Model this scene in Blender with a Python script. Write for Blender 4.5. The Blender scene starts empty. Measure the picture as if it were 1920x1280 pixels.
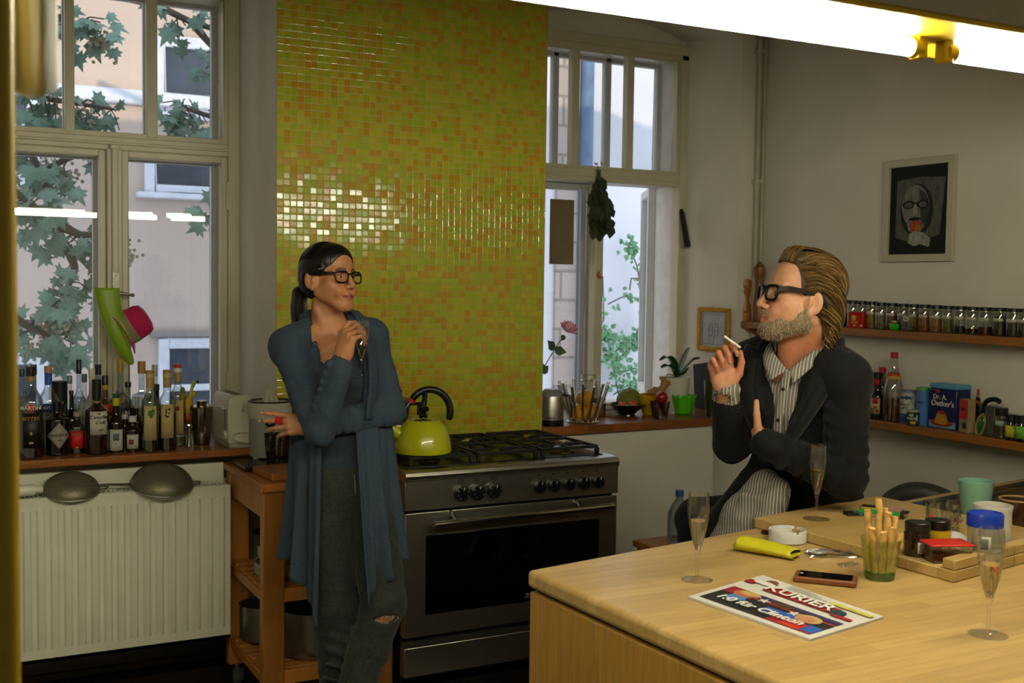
import bpy, bmesh, math, random
import numpy as np
from math import pi, sin, cos, radians, sqrt
from mathutils import Vector, Matrix
random.seed(7)
S = bpy.context.scene
COL = S.collection

# ------------------------------------------------------------------ camera
def make_camera():
    yaw, pitch, roll = radians(27.75), radians(3.1), radians(0.79)
    fwd = Vector((sin(yaw)*cos(pitch), cos(yaw)*cos(pitch), -sin(pitch)))
    r0 = Vector((cos(yaw), -sin(yaw), 0)); u0 = r0.cross(fwd)
    r = r0*cos(roll) + u0*sin(roll); u = u0*cos(roll) - r0*sin(roll)
    cd = bpy.data.cameras.new('camera'); cam = bpy.data.objects.new('camera', cd); COL.objects.link(cam)
    cam.matrix_world = Matrix(((r.x, u.x, -fwd.x, 0), (r.y, u.y, -fwd.y, 0), (r.z, u.z, -fwd.z, 1.6), (0, 0, 0, 1)))
    cd.sensor_width = 36; cd.lens = 39.84; cd.clip_start = .02
    cd.dof.use_dof = True; cd.dof.focus_distance = 3.3; cd.dof.aperture_fstop = 6.3
    S.camera = cam
make_camera()

# ------------------------------------------------------------------ view, sky, sun
S.view_settings.view_transform = 'Standard'; S.view_settings.look = 'None'
S.view_settings.gamma = 1; S.view_settings.use_curve_mapping = False
S.view_settings.exposure = 0.0
S.cycles.transparent_max_bounces = 32
S.cycles.max_bounces = 10
S.cycles.sample_clamp_indirect = 6
W_ = bpy.data.worlds.new('evening_sky'); S.world = W_; W_.use_nodes = True
def make_sky():
    nt = W_.node_tree; bg = nt.nodes['Background']
    bg.inputs[0].default_value = (.80, .86, 1.0, 1); bg.inputs[1].default_value = 2.1
make_sky()
sd = bpy.data.lights.new('low_sun', 'SUN'); sd.energy = 3.2; sd.angle = radians(.8); sd.color = (1, .78, .52)
so = bpy.data.objects.new('low_sun', sd); COL.objects.link(so)
so.rotation_euler = Vector((.35, 1, -.075)).to_track_quat('-Z', 'Y').to_euler()
TUBE_COL, TUBE_STR = (1.0, .95, .75, 1), 122.0

# ------------------------------------------------------------------ colour and material helpers
def lin(c):
    if isinstance(c, str):
        c = c.lstrip('#'); c = [int(c[i:i+2], 16)/255 for i in (0, 2, 4)]
    return tuple((v/12.92 if v <= .04045 else ((v+.055)/1.055)**2.4) for v in c[:3])
def rgba(c): return tuple(lin(c)) + (1,)
MATS = {}
def node(nt, typ, **kw):
    n = nt.nodes.new(typ)
    for k, v in kw.items():
        if k.startswith('i_'):
            key = k[2:]; key = int(key) if key.isdigit() else key.replace('_', ' ')
            n.inputs[key].default_value = v
        else: setattr(n, k, v)
    return n
def mat(name, col='#888888', rough=.5, metal=0, var=.10, vscale=14, bump=0, bscale=60, trans=0, ior=1.45, coat=0, sheen=0, emit=None, estr=0, spec=.5, alpha=1, sss=0, stretch=None):
    if name in MATS: return MATS[name]
    m = bpy.data.materials.new(name); m.use_nodes = True; nt = m.node_tree; L = nt.links.new
    b = nt.nodes['Principled BSDF']
    c = rgba(col); b.inputs['Base Color'].default_value = c
    b.inputs['Roughness'].default_value = rough; b.inputs['Metallic'].default_value = metal
    b.inputs['Transmission Weight'].default_value = trans; b.inputs['IOR'].default_value = ior
    b.inputs['Coat Weight'].default_value = coat; b.inputs['Sheen Weight'].default_value = sheen
    b.inputs['Specular IOR Level'].default_value = spec; b.inputs['Alpha'].default_value = alpha
    if sss:
        b.inputs['Subsurface Weight'].default_value = sss; b.inputs['Subsurface Radius'].default_value = (.01, .004, .002); b.inputs['Subsurface Scale'].default_value = .5
    if emit: b.inputs['Emission Color'].default_value = rgba(emit); b.inputs['Emission Strength'].default_value = estr
    tc = node(nt, 'ShaderNodeTexCoord'); vec = tc.outputs['Object']
    if stretch:
        mp = node(nt, 'ShaderNodeMapping'); mp.inputs['Scale'].default_value = stretch; L(vec, mp.inputs[0]); vec = mp.outputs[0]
    if var and trans < .5:
        nz = node(nt, 'ShaderNodeTexNoise', i_Scale=vscale, i_Detail=4.0); L(vec, nz.inputs['Vector'])
        mr = node(nt, 'ShaderNodeMapRange', i_1=.3, i_2=.7, i_3=1-var, i_4=1+var); L(nz.outputs[0], mr.inputs[0])
        mx = node(nt, 'ShaderNodeMix', data_type='RGBA', blend_type='MULTIPLY'); mx.inputs[0].default_value = 1
        mx.inputs[6].default_value = c; L(mr.outputs[0], mx.inputs[7]); L(mx.outputs[2], b.inputs['Base Color'])
    if bump:
        nb = node(nt, 'ShaderNodeTexNoise', i_Scale=bscale, i_Detail=5.0); L(vec, nb.inputs['Vector'])
        bp = node(nt, 'ShaderNodeBump', i_Strength=bump, i_Distance=.004); L(nb.outputs[0], bp.inputs['Height']); L(bp.outputs[0], b.inputs['Normal'])
    MATS[name] = m; return m
def thin_glass(name, col=(1, 1, 1), refl=.12, rough=.02, edge=.6):
    """clear sheet glass: lets light through, mirrors more towards grazing angles"""
    if name in MATS: return MATS[name]
    m = bpy.data.materials.new(name); m.use_nodes = True; nt = m.node_tree; L = nt.links.new
    nt.nodes.remove(nt.nodes['Principled BSDF']); out = nt.nodes['Material Output']
    t = node(nt, 'ShaderNodeBsdfTransparent'); t.inputs[0].default_value = tuple(col) + (1,)
    g = node(nt, 'ShaderNodeBsdfGlossy', i_Roughness=rough); lw = node(nt, 'ShaderNodeLayerWeight', i_Blend=.25)
    mr = node(nt, 'ShaderNodeMapRange', i_1=0, i_2=1, i_3=refl*.5, i_4=edge); L(lw.outputs['Fresnel'], mr.inputs[0])
    mx = node(nt, 'ShaderNodeMixShader'); L(mr.outputs[0], mx.inputs[0]); L(t.outputs[0], mx.inputs[1]); L(g.outputs[0], mx.inputs[2])
    L(mx.outputs[0], out.inputs[0]); MATS[name] = m; return m
def wood(name, c1, c2, rough=.4, plank=(.4, .045), axis='x', grain=.25, coat=0, seam=.0012):
    if name in MATS: return MATS[name]
    m = bpy.data.materials.new(name); m.use_nodes = True; nt = m.node_tree; L = nt.links.new
    b = nt.nodes['Principled BSDF']; b.inputs['Roughness'].default_value = rough; b.inputs['Coat Weight'].default_value = coat
    tc = node(nt, 'ShaderNodeTexCoord'); mp = node(nt, 'ShaderNodeMapping'); L(tc.outputs['Object'], mp.inputs[0])
    mp.inputs['Rotation'].default_value = {'x': (0, 0, 0), 'y': (0, 0, pi/2), 'z': (0, pi/2, 0), 'xz': (pi/2, 0, 0), 'zy': (pi/2, 0, pi/2)}[axis]
    br = node(nt, 'ShaderNodeTexBrick', offset=.37, offset_frequency=2); L(mp.outputs[0], br.inputs['Vector'])
    br.inputs['Color1'].default_value = rgba(c1); br.inputs['Color2'].default_value = rgba(c2)
    br.inputs['Mortar'].default_value = tuple(v*.55 for v in lin(c1)) + (1,)
    br.inputs['Scale'].default_value = 1; br.inputs['Mortar Size'].default_value = seam
    br.inputs['Brick Width'].default_value = plank[0]; br.inputs['Row Height'].default_value = plank[1]
    m2 = node(nt, 'ShaderNodeMapping'); m2.inputs['Scale'].default_value = (3, 45, 45); L(mp.outputs[0], m2.inputs[0])
    nz = node(nt, 'ShaderNodeTexNoise', i_Scale=1.6, i_Detail=6.0, i_Distortion=.6); L(m2.outputs[0], nz.inputs['Vector'])
    mr = node(nt, 'ShaderNodeMapRange', i_1=.25, i_2=.75, i_3=1-grain, i_4=1+grain*.6); L(nz.outputs[0], mr.inputs[0])
    mx = node(nt, 'ShaderNodeMix', data_type='RGBA', blend_type='MULTIPLY'); mx.inputs[0].default_value = 1
    L(br.outputs[0], mx.inputs[6]); L(mr.outputs[0], mx.inputs[7]); L(mx.outputs[2], b.inputs['Base Color'])
    bp = node(nt, 'ShaderNodeBump', i_Strength=.12, i_Distance=.002); L(nz.outputs[0], bp.inputs['Height']); L(bp.outputs[0], b.inputs['Normal'])
    MATS[name] = m; return m

# ------------------------------------------------------------------ object helpers
def tag(o, label=None, cat=None, group=None, kind=None):
    if label: o['label'] = label
    if cat: o['category'] = cat
    if group: o['group'] = group
    if kind: o['kind'] = kind
    return o
def thing(name, label, cat, loc=(0, 0, 0), rotz=0, group=None, kind=None):
    o = bpy.data.objects.new(name, None); COL.objects.link(o); o.empty_display_size = .05
    o.location = loc; o.rotation_euler = (0, 0, rotz)
    return tag(o, label, cat, group, kind)
class MB:
    """collects shapes, then links them as ONE mesh object"""
    def __init__(s): s.v = []; s.f = []; s.m = []; s.mi = 0; s.X = Matrix()
    def add(s, vs, fs, mi=None):
        n = len(s.v); X = s.X
        s.v += [tuple(X @ Vector(p)) for p in vs]; s.f += [tuple(i+n for i in f) for f in fs]
        s.m += [s.mi if mi is None else mi]*len(fs); return s
    def box(s, x0, x1, y0, y1, z0, z1, mi=None):
        v = [(x, y, z) for z in (z0, z1) for y in (y0, y1) for x in (x0, x1)]
        return s.add(v, [(0, 2, 3, 1), (4, 5, 7, 6), (0, 1, 5, 4), (2, 6, 7, 3), (0, 4, 6, 2), (1, 3, 7, 5)], mi)
    def prism(s, poly, z0, z1, mi=None, ax='z'):
        n = len(poly); m = {'z': lambda p, h: (p[0], p[1], h), 'y': lambda p, h: (p[0], h, p[1]), 'x': lambda p, h: (h, p[0], p[1])}[ax]
        v = [m(p, z0) for p in poly] + [m(p, z1) for p in poly]
        return s.add(v, [tuple(range(n))[::-1], tuple(range(n, 2*n))] + [(i, (i+1) % n, n+(i+1) % n, n+i) for i in range(n)], mi)
    def lathe(s, prof, n=24, c=(0, 0, 0), mi=None, cap=True, sx=1, sy=1):
        v = []; f = []; k = len(prof)
        for r, z in prof:
            for i in range(n):
                a = 2*pi*i/n; v.append((c[0]+r*cos(a)*sx, c[1]+r*sin(a)*sy, c[2]+z))
        for j in range(k-1):
            for i in range(n): f.append((j*n+i, j*n+(i+1) % n, (j+1)*n+(i+1) % n, (j+1)*n+i))
        if cap:
            if prof[0][0] > 1e-6: f.append(tuple(range(n))[::-1])
            if prof[-1][0] > 1e-6: f.append(tuple((k-1)*n+i for i in range(n)))
        return s.add(v, f, mi)
    def tube(s, pts, r, n=8, mi=None, closed=False):
        P = [Vector(p) for p in pts]; k = len(P); rs = r if isinstance(r, (list, tuple)) else [r]*k
        v = []; f = []; up = None
        for i in range(k):
            if closed: t = P[(i+1) % k]-P[i-1]
            else: t = P[min(i+1, k-1)]-P[max(i-1, 0)]
            if t.length < 1e-9: t = Vector((0, 0, 1))
            t.normalize()
            if up is None: up = Vector((0, 0, 1)) if abs(t.z) < .9 else Vector((1, 0, 0))
            a = up - t*up.dot(t)
            if a.length < 1e-6: a = t.orthogonal()
            a.normalize(); b = t.cross(a); up = a
            for j in range(n):
                q = 2*pi*j/n; v.append(tuple(P[i] + (a*cos(q) + b*sin(q))*rs[i]))
        for i in range(k if closed else k-1):
            i2 = (i+1) % k
            for j in range(n): f.append((i*n+j, i*n+(j+1) % n, i2*n+(j+1) % n, i2*n+j))
        if not closed: f += [tuple(range(n))[::-1], tuple((k-1)*n+j for j in range(n))]
        return s.add(v, f, mi)
    def ball(s, c, r, n=16, mi=None, squash=(1, 1, 1)):
        m = n//2; pr = [(max(sin(pi*i/m), 0)*1.0, -cos(pi*i/m)) for i in range(m+1)]
        v = []; f = []
        for q, z in pr:
            for i in range(n): a = 2*pi*i/n; v.append((c[0]+r*q*cos(a)*squash[0], c[1]+r*q*sin(a)*squash[1], c[2]+r*z*squash[2]))
        for j in range(m):
            for i in range(n): f.append((j*n+i, j*n+(i+1) % n, (j+1)*n+(i+1) % n, (j+1)*n+i))
        return s.add(v, f, mi)
    def grid(s, fn, nu, nv, mi=None, wrap=False):
        v = [fn(i/(nu-1) if not wrap else i/nu, j/(nv-1)) for j in range(nv) for i in range(nu)]
        f = []
        for j in range(nv-1):
            for i in range(nu if wrap else nu-1):
                i2 = (i+1) % nu; f.append((j*nu+i, j*nu+i2, (j+1)*nu+i2, (j+1)*nu+i))
        return s.add(v, f, mi)
    def build(s, name, mats, parent=None, bevel=0, smooth=True, angle=35, solid=0, segs=2, label=None, loc=None):
        me = bpy.data.meshes.new(name); me.from_pydata(s.v, [], s.f)
        mats = mats if isinstance(mats, (list, tuple)) else [mats]
        for m in mats: me.materials.append(m)
        if len(mats) > 1: me.polygons.foreach_set('material_index', s.m)
        bm = bmesh.new(); bm.from_mesh(me); bmesh.ops.remove_doubles(bm, verts=bm.verts, dist=1e-6)
        if not solid: bmesh.ops.recalc_face_normals(bm, faces=bm.faces)
        bm.to_mesh(me); bm.free()
        if smooth:
            me.polygons.foreach_set('use_smooth', [True]*len(me.polygons)); me.set_sharp_from_angle(angle=radians(angle))
        me.update()
        o = bpy.data.objects.new(name, me); COL.objects.link(o)
        if parent: o.parent = parent
        if loc: o.location = loc
        if label: o['label'] = label
        if solid: md = o.modifiers.new('thick', 'SOLIDIFY'); md.thickness = solid; md.offset = 0
        if bevel:
            md = o.modifiers.new('edge', 'BEVEL'); md.width = bevel; md.segments = segs; md.limit_method = 'ANGLE'; md.angle_limit = radians(40)
        return o
def struct(o, label=None, cat=None): return tag(o, label, cat, kind='structure')
def dup(root, loc=None, rotz=None, label=None):
    r = root.copy(); COL.objects.link(r)
    if loc is not None: r.location = loc
    if rotz is not None: r.rotation_euler = (0, 0, rotz)
    if label: r['label'] = label
    for ch in list(root.children):
        c = ch.copy(); COL.objects.link(c); c.parent = r
        for g in list(ch.children):
            d = g.copy(); COL.objects.link(d); d.parent = c
    return r
def text_geo(body, size, bold=0., ext=0.0006, align='CENTER', shear=0):
    cu = bpy.data.curves.new('lettering', 'FONT'); cu.body = body; cu.size = size; cu.align_x = align; cu.align_y = 'CENTER'
    cu.extrude = ext; cu.offset = bold*size; cu.shear = shear; cu.resolution_u = 3
    ob = bpy.data.objects.new('lettering', cu); COL.objects.link(ob)
    dg = bpy.context.evaluated_depsgraph_get(); me = bpy.data.meshes.new_from_object(ob.evaluated_get(dg))
    vs = [tuple(v.co) for v in me.vertices]; fs = [tuple(p.vertices) for p in me.polygons]
    bpy.data.objects.remove(ob); bpy.data.curves.remove(cu); bpy.data.meshes.remove(me)
    return vs, fs
def lettering(name, body, size, m, parent, fn, bold=0., align='CENTER', shear=0, ext=.0006):
    """text whose flat x,y,z is carried onto a surface by fn"""
    vs, fs = text_geo(body, size, bold, ext, align, shear)
    b = MB(); b.add([fn(*v) for v in vs], fs); return b.build(name, m, parent, smooth=False)
def on_cyl(R, a0, z0):
    """wraps flat x,y,z round a vertical cylinder of radius R, centred at angle a0"""
    def fn(x, y, z): a = a0 + x/R; return ((R+.0018+z)*cos(a), (R+.0018+z)*sin(a), z0+y)
    return fn

# ------------------------------------------------------------------ materials of the room
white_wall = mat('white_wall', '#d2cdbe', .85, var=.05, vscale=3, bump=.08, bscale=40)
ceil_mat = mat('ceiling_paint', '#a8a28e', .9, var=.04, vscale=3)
window_paint = mat('window_paint', '#bdb79c', .35, var=.05, vscale=8)
outer_paint = mat('outer_window_paint', '#b4b6b2', .5, var=.06)
pane_mat = thin_glass('window_pane', (.96, .97, .97), .10, .0)
sill_wood = wood('sill_wood', '#96591f', '#7d4716', .35, (.6, .06), 'x', .3, coat=.2)
dark_floor = wood('dark_floor_boards', '#2a1d12', '#1d140c', .5, (1.2, .11), 'x', .3)
steel = mat('brushed_steel', '#a9a69b', .34, 1, var=.06, vscale=30, stretch=(1, 1, 40))
chrome = mat('chrome', '#d8d6d0', .12, 1, var=.0)
black = mat('black_plastic', '#0b0b0b', .35, var=.1)
rubber = mat('grey_rubber', '#3a3b3b', .7)

# ------------------------------------------------------------------ room shell
YP, YW, YC, XR, ZC = 4.62, 5.0, 4.40, 3.88, 3.05
struct(MB().box(-1.7, XR+.3, -1.8, 5.3, -.08, 0).build('floor', dark_floor, smooth=False))
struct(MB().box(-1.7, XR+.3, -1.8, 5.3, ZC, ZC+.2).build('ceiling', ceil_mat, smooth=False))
struct(MB().box(XR, XR+.3, -1.8, 5.3, 0, ZC).build('wall_right', white_wall, smooth=False))
struct(MB().box(-1.9, -1.7, -1.8, 5.3, 0, ZC).build('wall_left', white_wall, smooth=False))
struct(MB().box(-1.9, XR+.3, -2.0, -1.8, 0, ZC).build('wall_back', white_wall, smooth=False))
def window_wall():
    b = MB()
    b.box(-1.7, .18, YP, 5.3, 0, ZC)                      # left of the first window
    b.box(.18, 1.27, YP+.12, 5.3, 0, .905)                # under the first sill
    b.box(.18, 1.27, YP, 5.3, 2.86, ZC)                   # over the first window
    b.box(3.43, XR, YP, 5.3, 0, .90)                      # under the second sill
    b.box(2.46, 3.44, 4.41, 5.3, 0, .905)
    b.prism([(3.66, 5.0), (3.73, YP), (XR, YP), (XR, 5.3), (3.70, 5.3)], .90, ZC)      # right pier with its reveal
    n = 14; lo = []                                        # arched soffit over the second window
    for i in range(n+1):
        x = 2.46 + 1.27*i/n; lo.append((x, 2.85 + .12*max(0, 1-((x-3.1)/.64)**2)))
    b.prism(lo + [(3.73, ZC), (2.46, ZC)], YP, 5.0, ax='y')
    b.prism([(2.46, 2.845), (3.73, 2.845), (3.73, ZC), (2.46, ZC)], 5.0, 5.3, ax='y')
    return b.build('wall_window', white_wall, smooth=False)
struct(window_wall())
struct(MB().box(1.262, 2.466, YC, 5.3, 0, ZC).build('wall_chimney', white_wall, smooth=False))
struct(MB().box(1.25, 2.478, YC-.02, YC, 2.80, ZC).build('trim_1', mat('cream_plaster', '#b5aa88', .8), bevel=.006))
def mosaic():
    m = bpy.data.materials.new('glass_mosaic'); m.use_nodes = True; nt = m.node_tree; L = nt.links.new
    b = nt.nodes['Principled BSDF']; tc = node(nt, 'ShaderNodeTexCoord')
    mp = node(nt, 'ShaderNodeMapping'); mp.inputs['Scale'].default_value = (1/.02735,)*3; L(tc.outputs['Object'], mp.inputs[0])
    fl = node(nt, 'ShaderNodeVectorMath', operation='FLOOR'); L(mp.outputs[0], fl.inputs[0])
    sp0 = node(nt, 'ShaderNodeSeparateXYZ'); L(fl.outputs[0], sp0.inputs[0])
    cx = node(nt, 'ShaderNodeCombineXYZ', i_1=.5); L(sp0.outputs[0], cx.inputs[0]); L(sp0.outputs[2], cx.inputs[2])
    wn = node(nt, 'ShaderNodeTexWhiteNoise', noise_dimensions='3D'); L(cx.outputs[0], wn.inputs['Vector'])
    rp = node(nt, 'ShaderNodeValToRGB'); rp.color_ramp.interpolation = 'CONSTANT'; e = rp.color_ramp.elements
    cols = [(0, '#98a524'), (.22, '#a2a82a'), (.40, '#aea82c'), (.58, '#b09c28'), (.74, '#b08d22'), (.88, '#b3881e')]
    e[0].position = 0; e[0].color = rgba(cols[0][1]); e[1].position = cols[1][0]; e[1].color = rgba(cols[1][1])
    for p, c in cols[2:]: q = e.new(p); q.color = rgba(c)
    L(wn.outputs[0], rp.inputs[0])
    fr = node(nt, 'ShaderNodeVectorMath', operation='FRACTION'); L(mp.outputs[0], fr.inputs[0])
    sp = node(nt, 'ShaderNodeSeparateXYZ'); L(fr.outputs[0], sp.inputs[0])
    def edge(o):
        a = node(nt, 'ShaderNodeMath', operation='SUBTRACT', i_1=.5); L(o, a.inputs[0])
        c = node(nt, 'ShaderNodeMath', operation='ABSOLUTE'); L(a.outputs[0], c.inputs[0]); return c.outputs[0]
    mxm = node(nt, 'ShaderNodeMath', operation='MAXIMUM'); L(edge(sp.outputs[0]), mxm.inputs[0]); L(edge(sp.outputs[2]), mxm.inputs[1])
    gm = node(nt, 'ShaderNodeMapRange', i_1=.445, i_2=.462, i_3=0., i_4=1.); L(mxm.outputs[0], gm.inputs[0])
    mx = node(nt, 'ShaderNodeMix', data_type='RGBA'); L(gm.outputs[0], mx.inputs[0]); L(rp.outputs[0], mx.inputs[6]); mx.inputs[7].default_value = rgba('#a3994a')
    L(mx.outputs[2], b.inputs['Base Color'])
    rr = node(nt, 'ShaderNodeMapRange', i_3=.12, i_4=.6); L(gm.outputs[0], rr.inputs[0]); L(rr.outputs[0], b.inputs['Roughness'])
    hm = node(nt, 'ShaderNodeMapRange', i_1=.36, i_2=.47, i_3=1., i_4=0.); L(mxm.outputs[0], hm.inputs[0])
    bp = node(nt, 'ShaderNodeBump', i_Strength=.5, i_Distance=.0012); L(hm.outputs[0], bp.inputs['Height'])
    # each tessera sits at its own slight tilt
    tl = node(nt, 'ShaderNodeVectorMath', operation='SUBTRACT'); L(wn.outputs['Color'], tl.inputs[0]); tl.inputs[1].default_value = (.5, .5, .5)
    ts = node(nt, 'ShaderNodeVectorMath', operation='SCALE', i_Scale=.05); L(tl.outputs[0], ts.inputs[0])
    ad = node(nt, 'ShaderNodeVectorMath', operation='ADD'); L(bp.outputs[0], ad.inputs[0]); L(ts.outputs[0], ad.inputs[1])
    nn = node(nt, 'ShaderNodeVectorMath', operation='NORMALIZE'); L(ad.outputs[0], nn.inputs[0]); L(nn.outputs[0], b.inputs['Normal'])
    return m
struct(MB().box(0, 1.21, -.005, .001, 0, 1.935).build('wall_tiles', mosaic(), smooth=False, loc=(1.259, YC-.001, .865)), 'yellow, green and orange mosaic tiles covering the chimney breast', 'tiles')
struct(MB().box(-1.7, 1.262, YP+.10, YP+.12, .0, .09).box(-1.7, 1.262, YP+.085, YP+.105, 0, .03).build('baseboard_back', mat('dark_baseboard', '#35291a', .4), bevel=.004))
struct(MB().box(XR-.016, XR, -1.7, YP, 0, .08).build('baseboard_right', mat('dark_baseboard', '#35291a', .4), bevel=.004))

# sills: deep boards in both window recesses
s1 = MB(); s1.prism([(.18, 4.33), (1.255, 4.345), (1.255, 4.99), (.18, 4.99)], .906, .935)
struct(s1.build('windowsill', sill_wood, bevel=.004), 'thick brown wooden sill under the first window, crowded with bottles', 'windowsill')
s2 = MB(); s2.prism([(2.470, 4.375), (3.60, 4.394), (3.60, 4.605), (3.72, 4.615), (3.66, 4.99), (2.470, 4.99)], .906, .945)
struct(s2.build('windowsill', sill_wood, bevel=.004), 'brown wooden sill under the second window with fruit and plants', 'windowsill')

# ------------------------------------------------------------------ windows (double casements)
def frame_rect(b, x0, x1, z0, z1, y0, y1, w, wb=None):
    wb = wb or w
    b.box(x0, x0+w, y0, y1, z0, z1); b.box(x1-w, x1, y0, y1, z0, z1)
    b.box(x0+w, x1-w, y0, y1, z1-w, z1); b.box(x0+w, x1-w, y0, y1, z0, z0+wb)
def pane(x0, x1, z0, z1, y, par): MB().box(x0, x1, y, y+.003, z0, z1).build('pane', pane_mat, par, smooth=False)
def hinge(x, z, y, par): b = MB(); b.tube([(x, y, z-.05), (x, y, z+.05)], .007, 8); b.ball((x, y, z+.055), .008, 8).ball((x, y, z-.055), .008, 8); b.build('hinge', window_paint, par)
def window_left():
    t = thing('window_1', 'first window, tall double casement left of the chimney breast', 'window', (0, YW, 0), kind='structure')
    x0, x1 = .22, 1.262
    b = MB(); b.box(x0, x0+.05, -.02, .24, .935, 2.85); b.box(x1-.05, x1, -.02, .24, .935, 2.85)
    b.box(x0, x1, -.02, .24, 2.80, 2.86); b.box(x0, x1, -.02, .24, .935, .965)
    b.build('frame', window_paint, t, bevel=.004)
    b = MB(); b.box(x0+.05, x1-.05, -.02, .05, 2.118, 2.172); b.box(x0+.05, x1-.05, -.034, -.015, 2.138, 2.150); b.build('transom', window_paint, t, bevel=.004)
    b = MB(); b.box(.706, .768, -.03, .05, .96, 2.125); b.box(.724, .750, -.046, -.03, .96, 2.13); b.box(.718, .756, -.05, -.028, 2.118, 2.14); b.build('mullion', window_paint, t, bevel=.005)
    up = MB(); frame_rect(up, x0+.045, x1-.045, 2.172, 2.81, -.005, .04, .022); up.box(.550, .586, -.008, .04, 2.18, 2.80); up.box(.872, .916, -.008, .04, 2.18, 2.80)
    up.build('upper_light', window_paint, t, bevel=.003); pane(x0+.05, x1-.05, 2.18, 2.81, .018, t)
    for a, c in ((x0+.05, .706), (.768, x1-.05)):
        lo = MB(); frame_rect(lo, a, c, .965, 2.118, -.008, .045, .028, .07); k = lo.build('casement', window_paint, t, bevel=.004)
        pane(a+.02, c-.02, 1.0, 2.10, .02, k)
        ou = MB(); frame_rect(ou, a-.01, c+.01, .965, 2.13, .19, .23, .036); k = ou.build('outer_casement', outer_paint, t, bevel=.003)
        pane(a+.02, c-.02, 1.0, 2.10, .21, k); k.children[0].rotation_euler = (radians(.28), 0, radians(.25 if a < .5 else -.25))
    ou = MB(); frame_rect(ou, x0+.04, x1-.04, 2.15, 2.82, .19, .23, .034); ou.box(.562, .592, .19, .23, 2.16, 2.81); ou.box(.893, .925, .19, .23, 2.16, 2.81)
    ou.box(x0+.04, x1-.04, .16, .24, 2.10, 2.165); ou.box(.71, .775, .18, .24, .96, 2.12)
    ou.build('outer_light', outer_paint, t, bevel=.003); pane(x0+.05, x1-.05, 2.17, 2.81, .21, t)
    for z in (1.95, 1.12): hinge(x1-.052, z, -.014, t)
    pl = MB(); pl.box(.724, .752, -.052, -.044, 1.47, 1.61); pl.ball((.738, -.053, 1.597), .004, 8); pl.ball((.738, -.053, 1.48), .004, 8)
    p = pl.build('handle_plate', chrome, t, bevel=.002)
    h = MB(); h.tube([(.738, -.048, 1.525), (.738, -.10, 1.525)], .009, 10); h.tube([(.70, -.104, 1.530), (.738, -.106, 1.525), (.795, -.106, 1.516)], [.007, .009, .006], 10); h.ball((.795, -.106, 1.516), .009, 10)
    h.build('handle', chrome, p)
window_left()
def window_right():
    t = thing('window_2', 'second window, double casement right of the chimney breast, one leaf open', 'window', (0, YW, 0), kind='structure')
    x0, x1 = 2.40, 3.665
    b = MB(); b.box(x1-.045, x1, -.02, .05, .945, 2.83); b.box(x0, x1, -.02, .05, 2.775, 2.84); b.box(2.468, x1, -.02, .05, .945, .965); b.box(x0+.02, x1+.02, -.035, -.02, 2.80, 2.85)
    b.build('frame', window_paint, t, bevel=.004)
    b = MB(); b.box(3.625, 3.66, .05, .24, .945, 2.83); b.box(x0, 3.66, .05, .24, 2.785, 2.84); b.box(x0, 3.64, .05, .22, 2.115, 2.155); b.box(2.468, 3.66, .05, .24, .94, .955)
    b.build('box_lining', mat('white_lining', '#c9c8c0', .6), t, bevel=.003)
    b = MB(); b.box(x0, x1-.045, -.0195, .055, 2.108, 2.172); b.box(x0, x1-.045, -.036, -.015, 2.132, 2.146); b.build('transom', window_paint, t, bevel=.004)
    MB().box(3.103, 3.150, -.015, .05, .96, 2.11).build('mullion', window_paint, t, bevel=.004)
    up = MB(); frame_rect(up, x0+.03, x1-.04, 2.17, 2.785, -.006, .04, .02); up.box(2.953, 2.994, -.01, .04, 2.18, 2.78); up.box(3.286, 3.325, -.01, .04, 2.18, 2.78)
    up.build('upper_light', window_paint, t, bevel=.003); pane(x0+.04, x1-.05, 2.18, 2.78, .018, t)
    ou = MB(); frame_rect(ou, x0, 3.64, 2.13, 2.80, .18, .22, .036); ou.box(2.948, 2.982, .18, .22, 2.14, 2.79); ou.box(3.268, 3.305, .18, .22, 2.14, 2.79)
    ou.build('outer_light', outer_paint, t, bevel=.003); pane(x0+.01, 3.63, 2.14, 2.79, .20, t)
    ou = MB(); frame_rect(ou, 2.50, 3.20, .955, 2.12, .17, .215, .042); ou.box(3.115, 3.145, .155, .17, .97, 2.11)
    k = ou.build('outer_casement', outer_paint, t, bevel=.003); pane(2.53, 3.17, 1.0, 2.09, .19, k)
    pl = MB(); pl.box(3.150, 3.182, .152, .172, 1.44, 1.62); p = pl.build('handle_plate', outer_paint, t, bevel=.002)
    h = MB(); h.tube([(3.166, .152, 1.535), (3.166, .12, 1.535)], .008, 8); h.tube([(3.160, .118, 1.53), (3.185, .112, 1.545), (3.200, .105, 1.585), (3.203, .10, 1.60)], .007, 8); h.tube([(3.160, .118, 1.53), (3.155, .116, 1.50)], .006, 8)
    h.build('handle', outer_paint, p)
    # the right leaf stands open, out over the courtyard
    ou = MB(); frame_rect(ou, -.46, 0, .965, 2.12, -.02, .02, .045)
    k = ou.build('outer_casement', outer_paint, t, bevel=.003, loc=(3.605, .215, 0)); k.rotation_euler = (0, 0, radians(-119))
    MB().box(-.43, -.03, -.002, .002, 1.0, 2.09).build('pane', pane_mat, k, smooth=False)
    hb = MB(); hb.box(-.44, -.425, -.026, -.02, 1.56, 1.68); hb.tube([(-.432, -.02, 1.62), (-.432, -.07, 1.62), (-.432, -.078, 1.55)], .006, 8); hb.build('handle', steel, k)
window_right()

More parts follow.
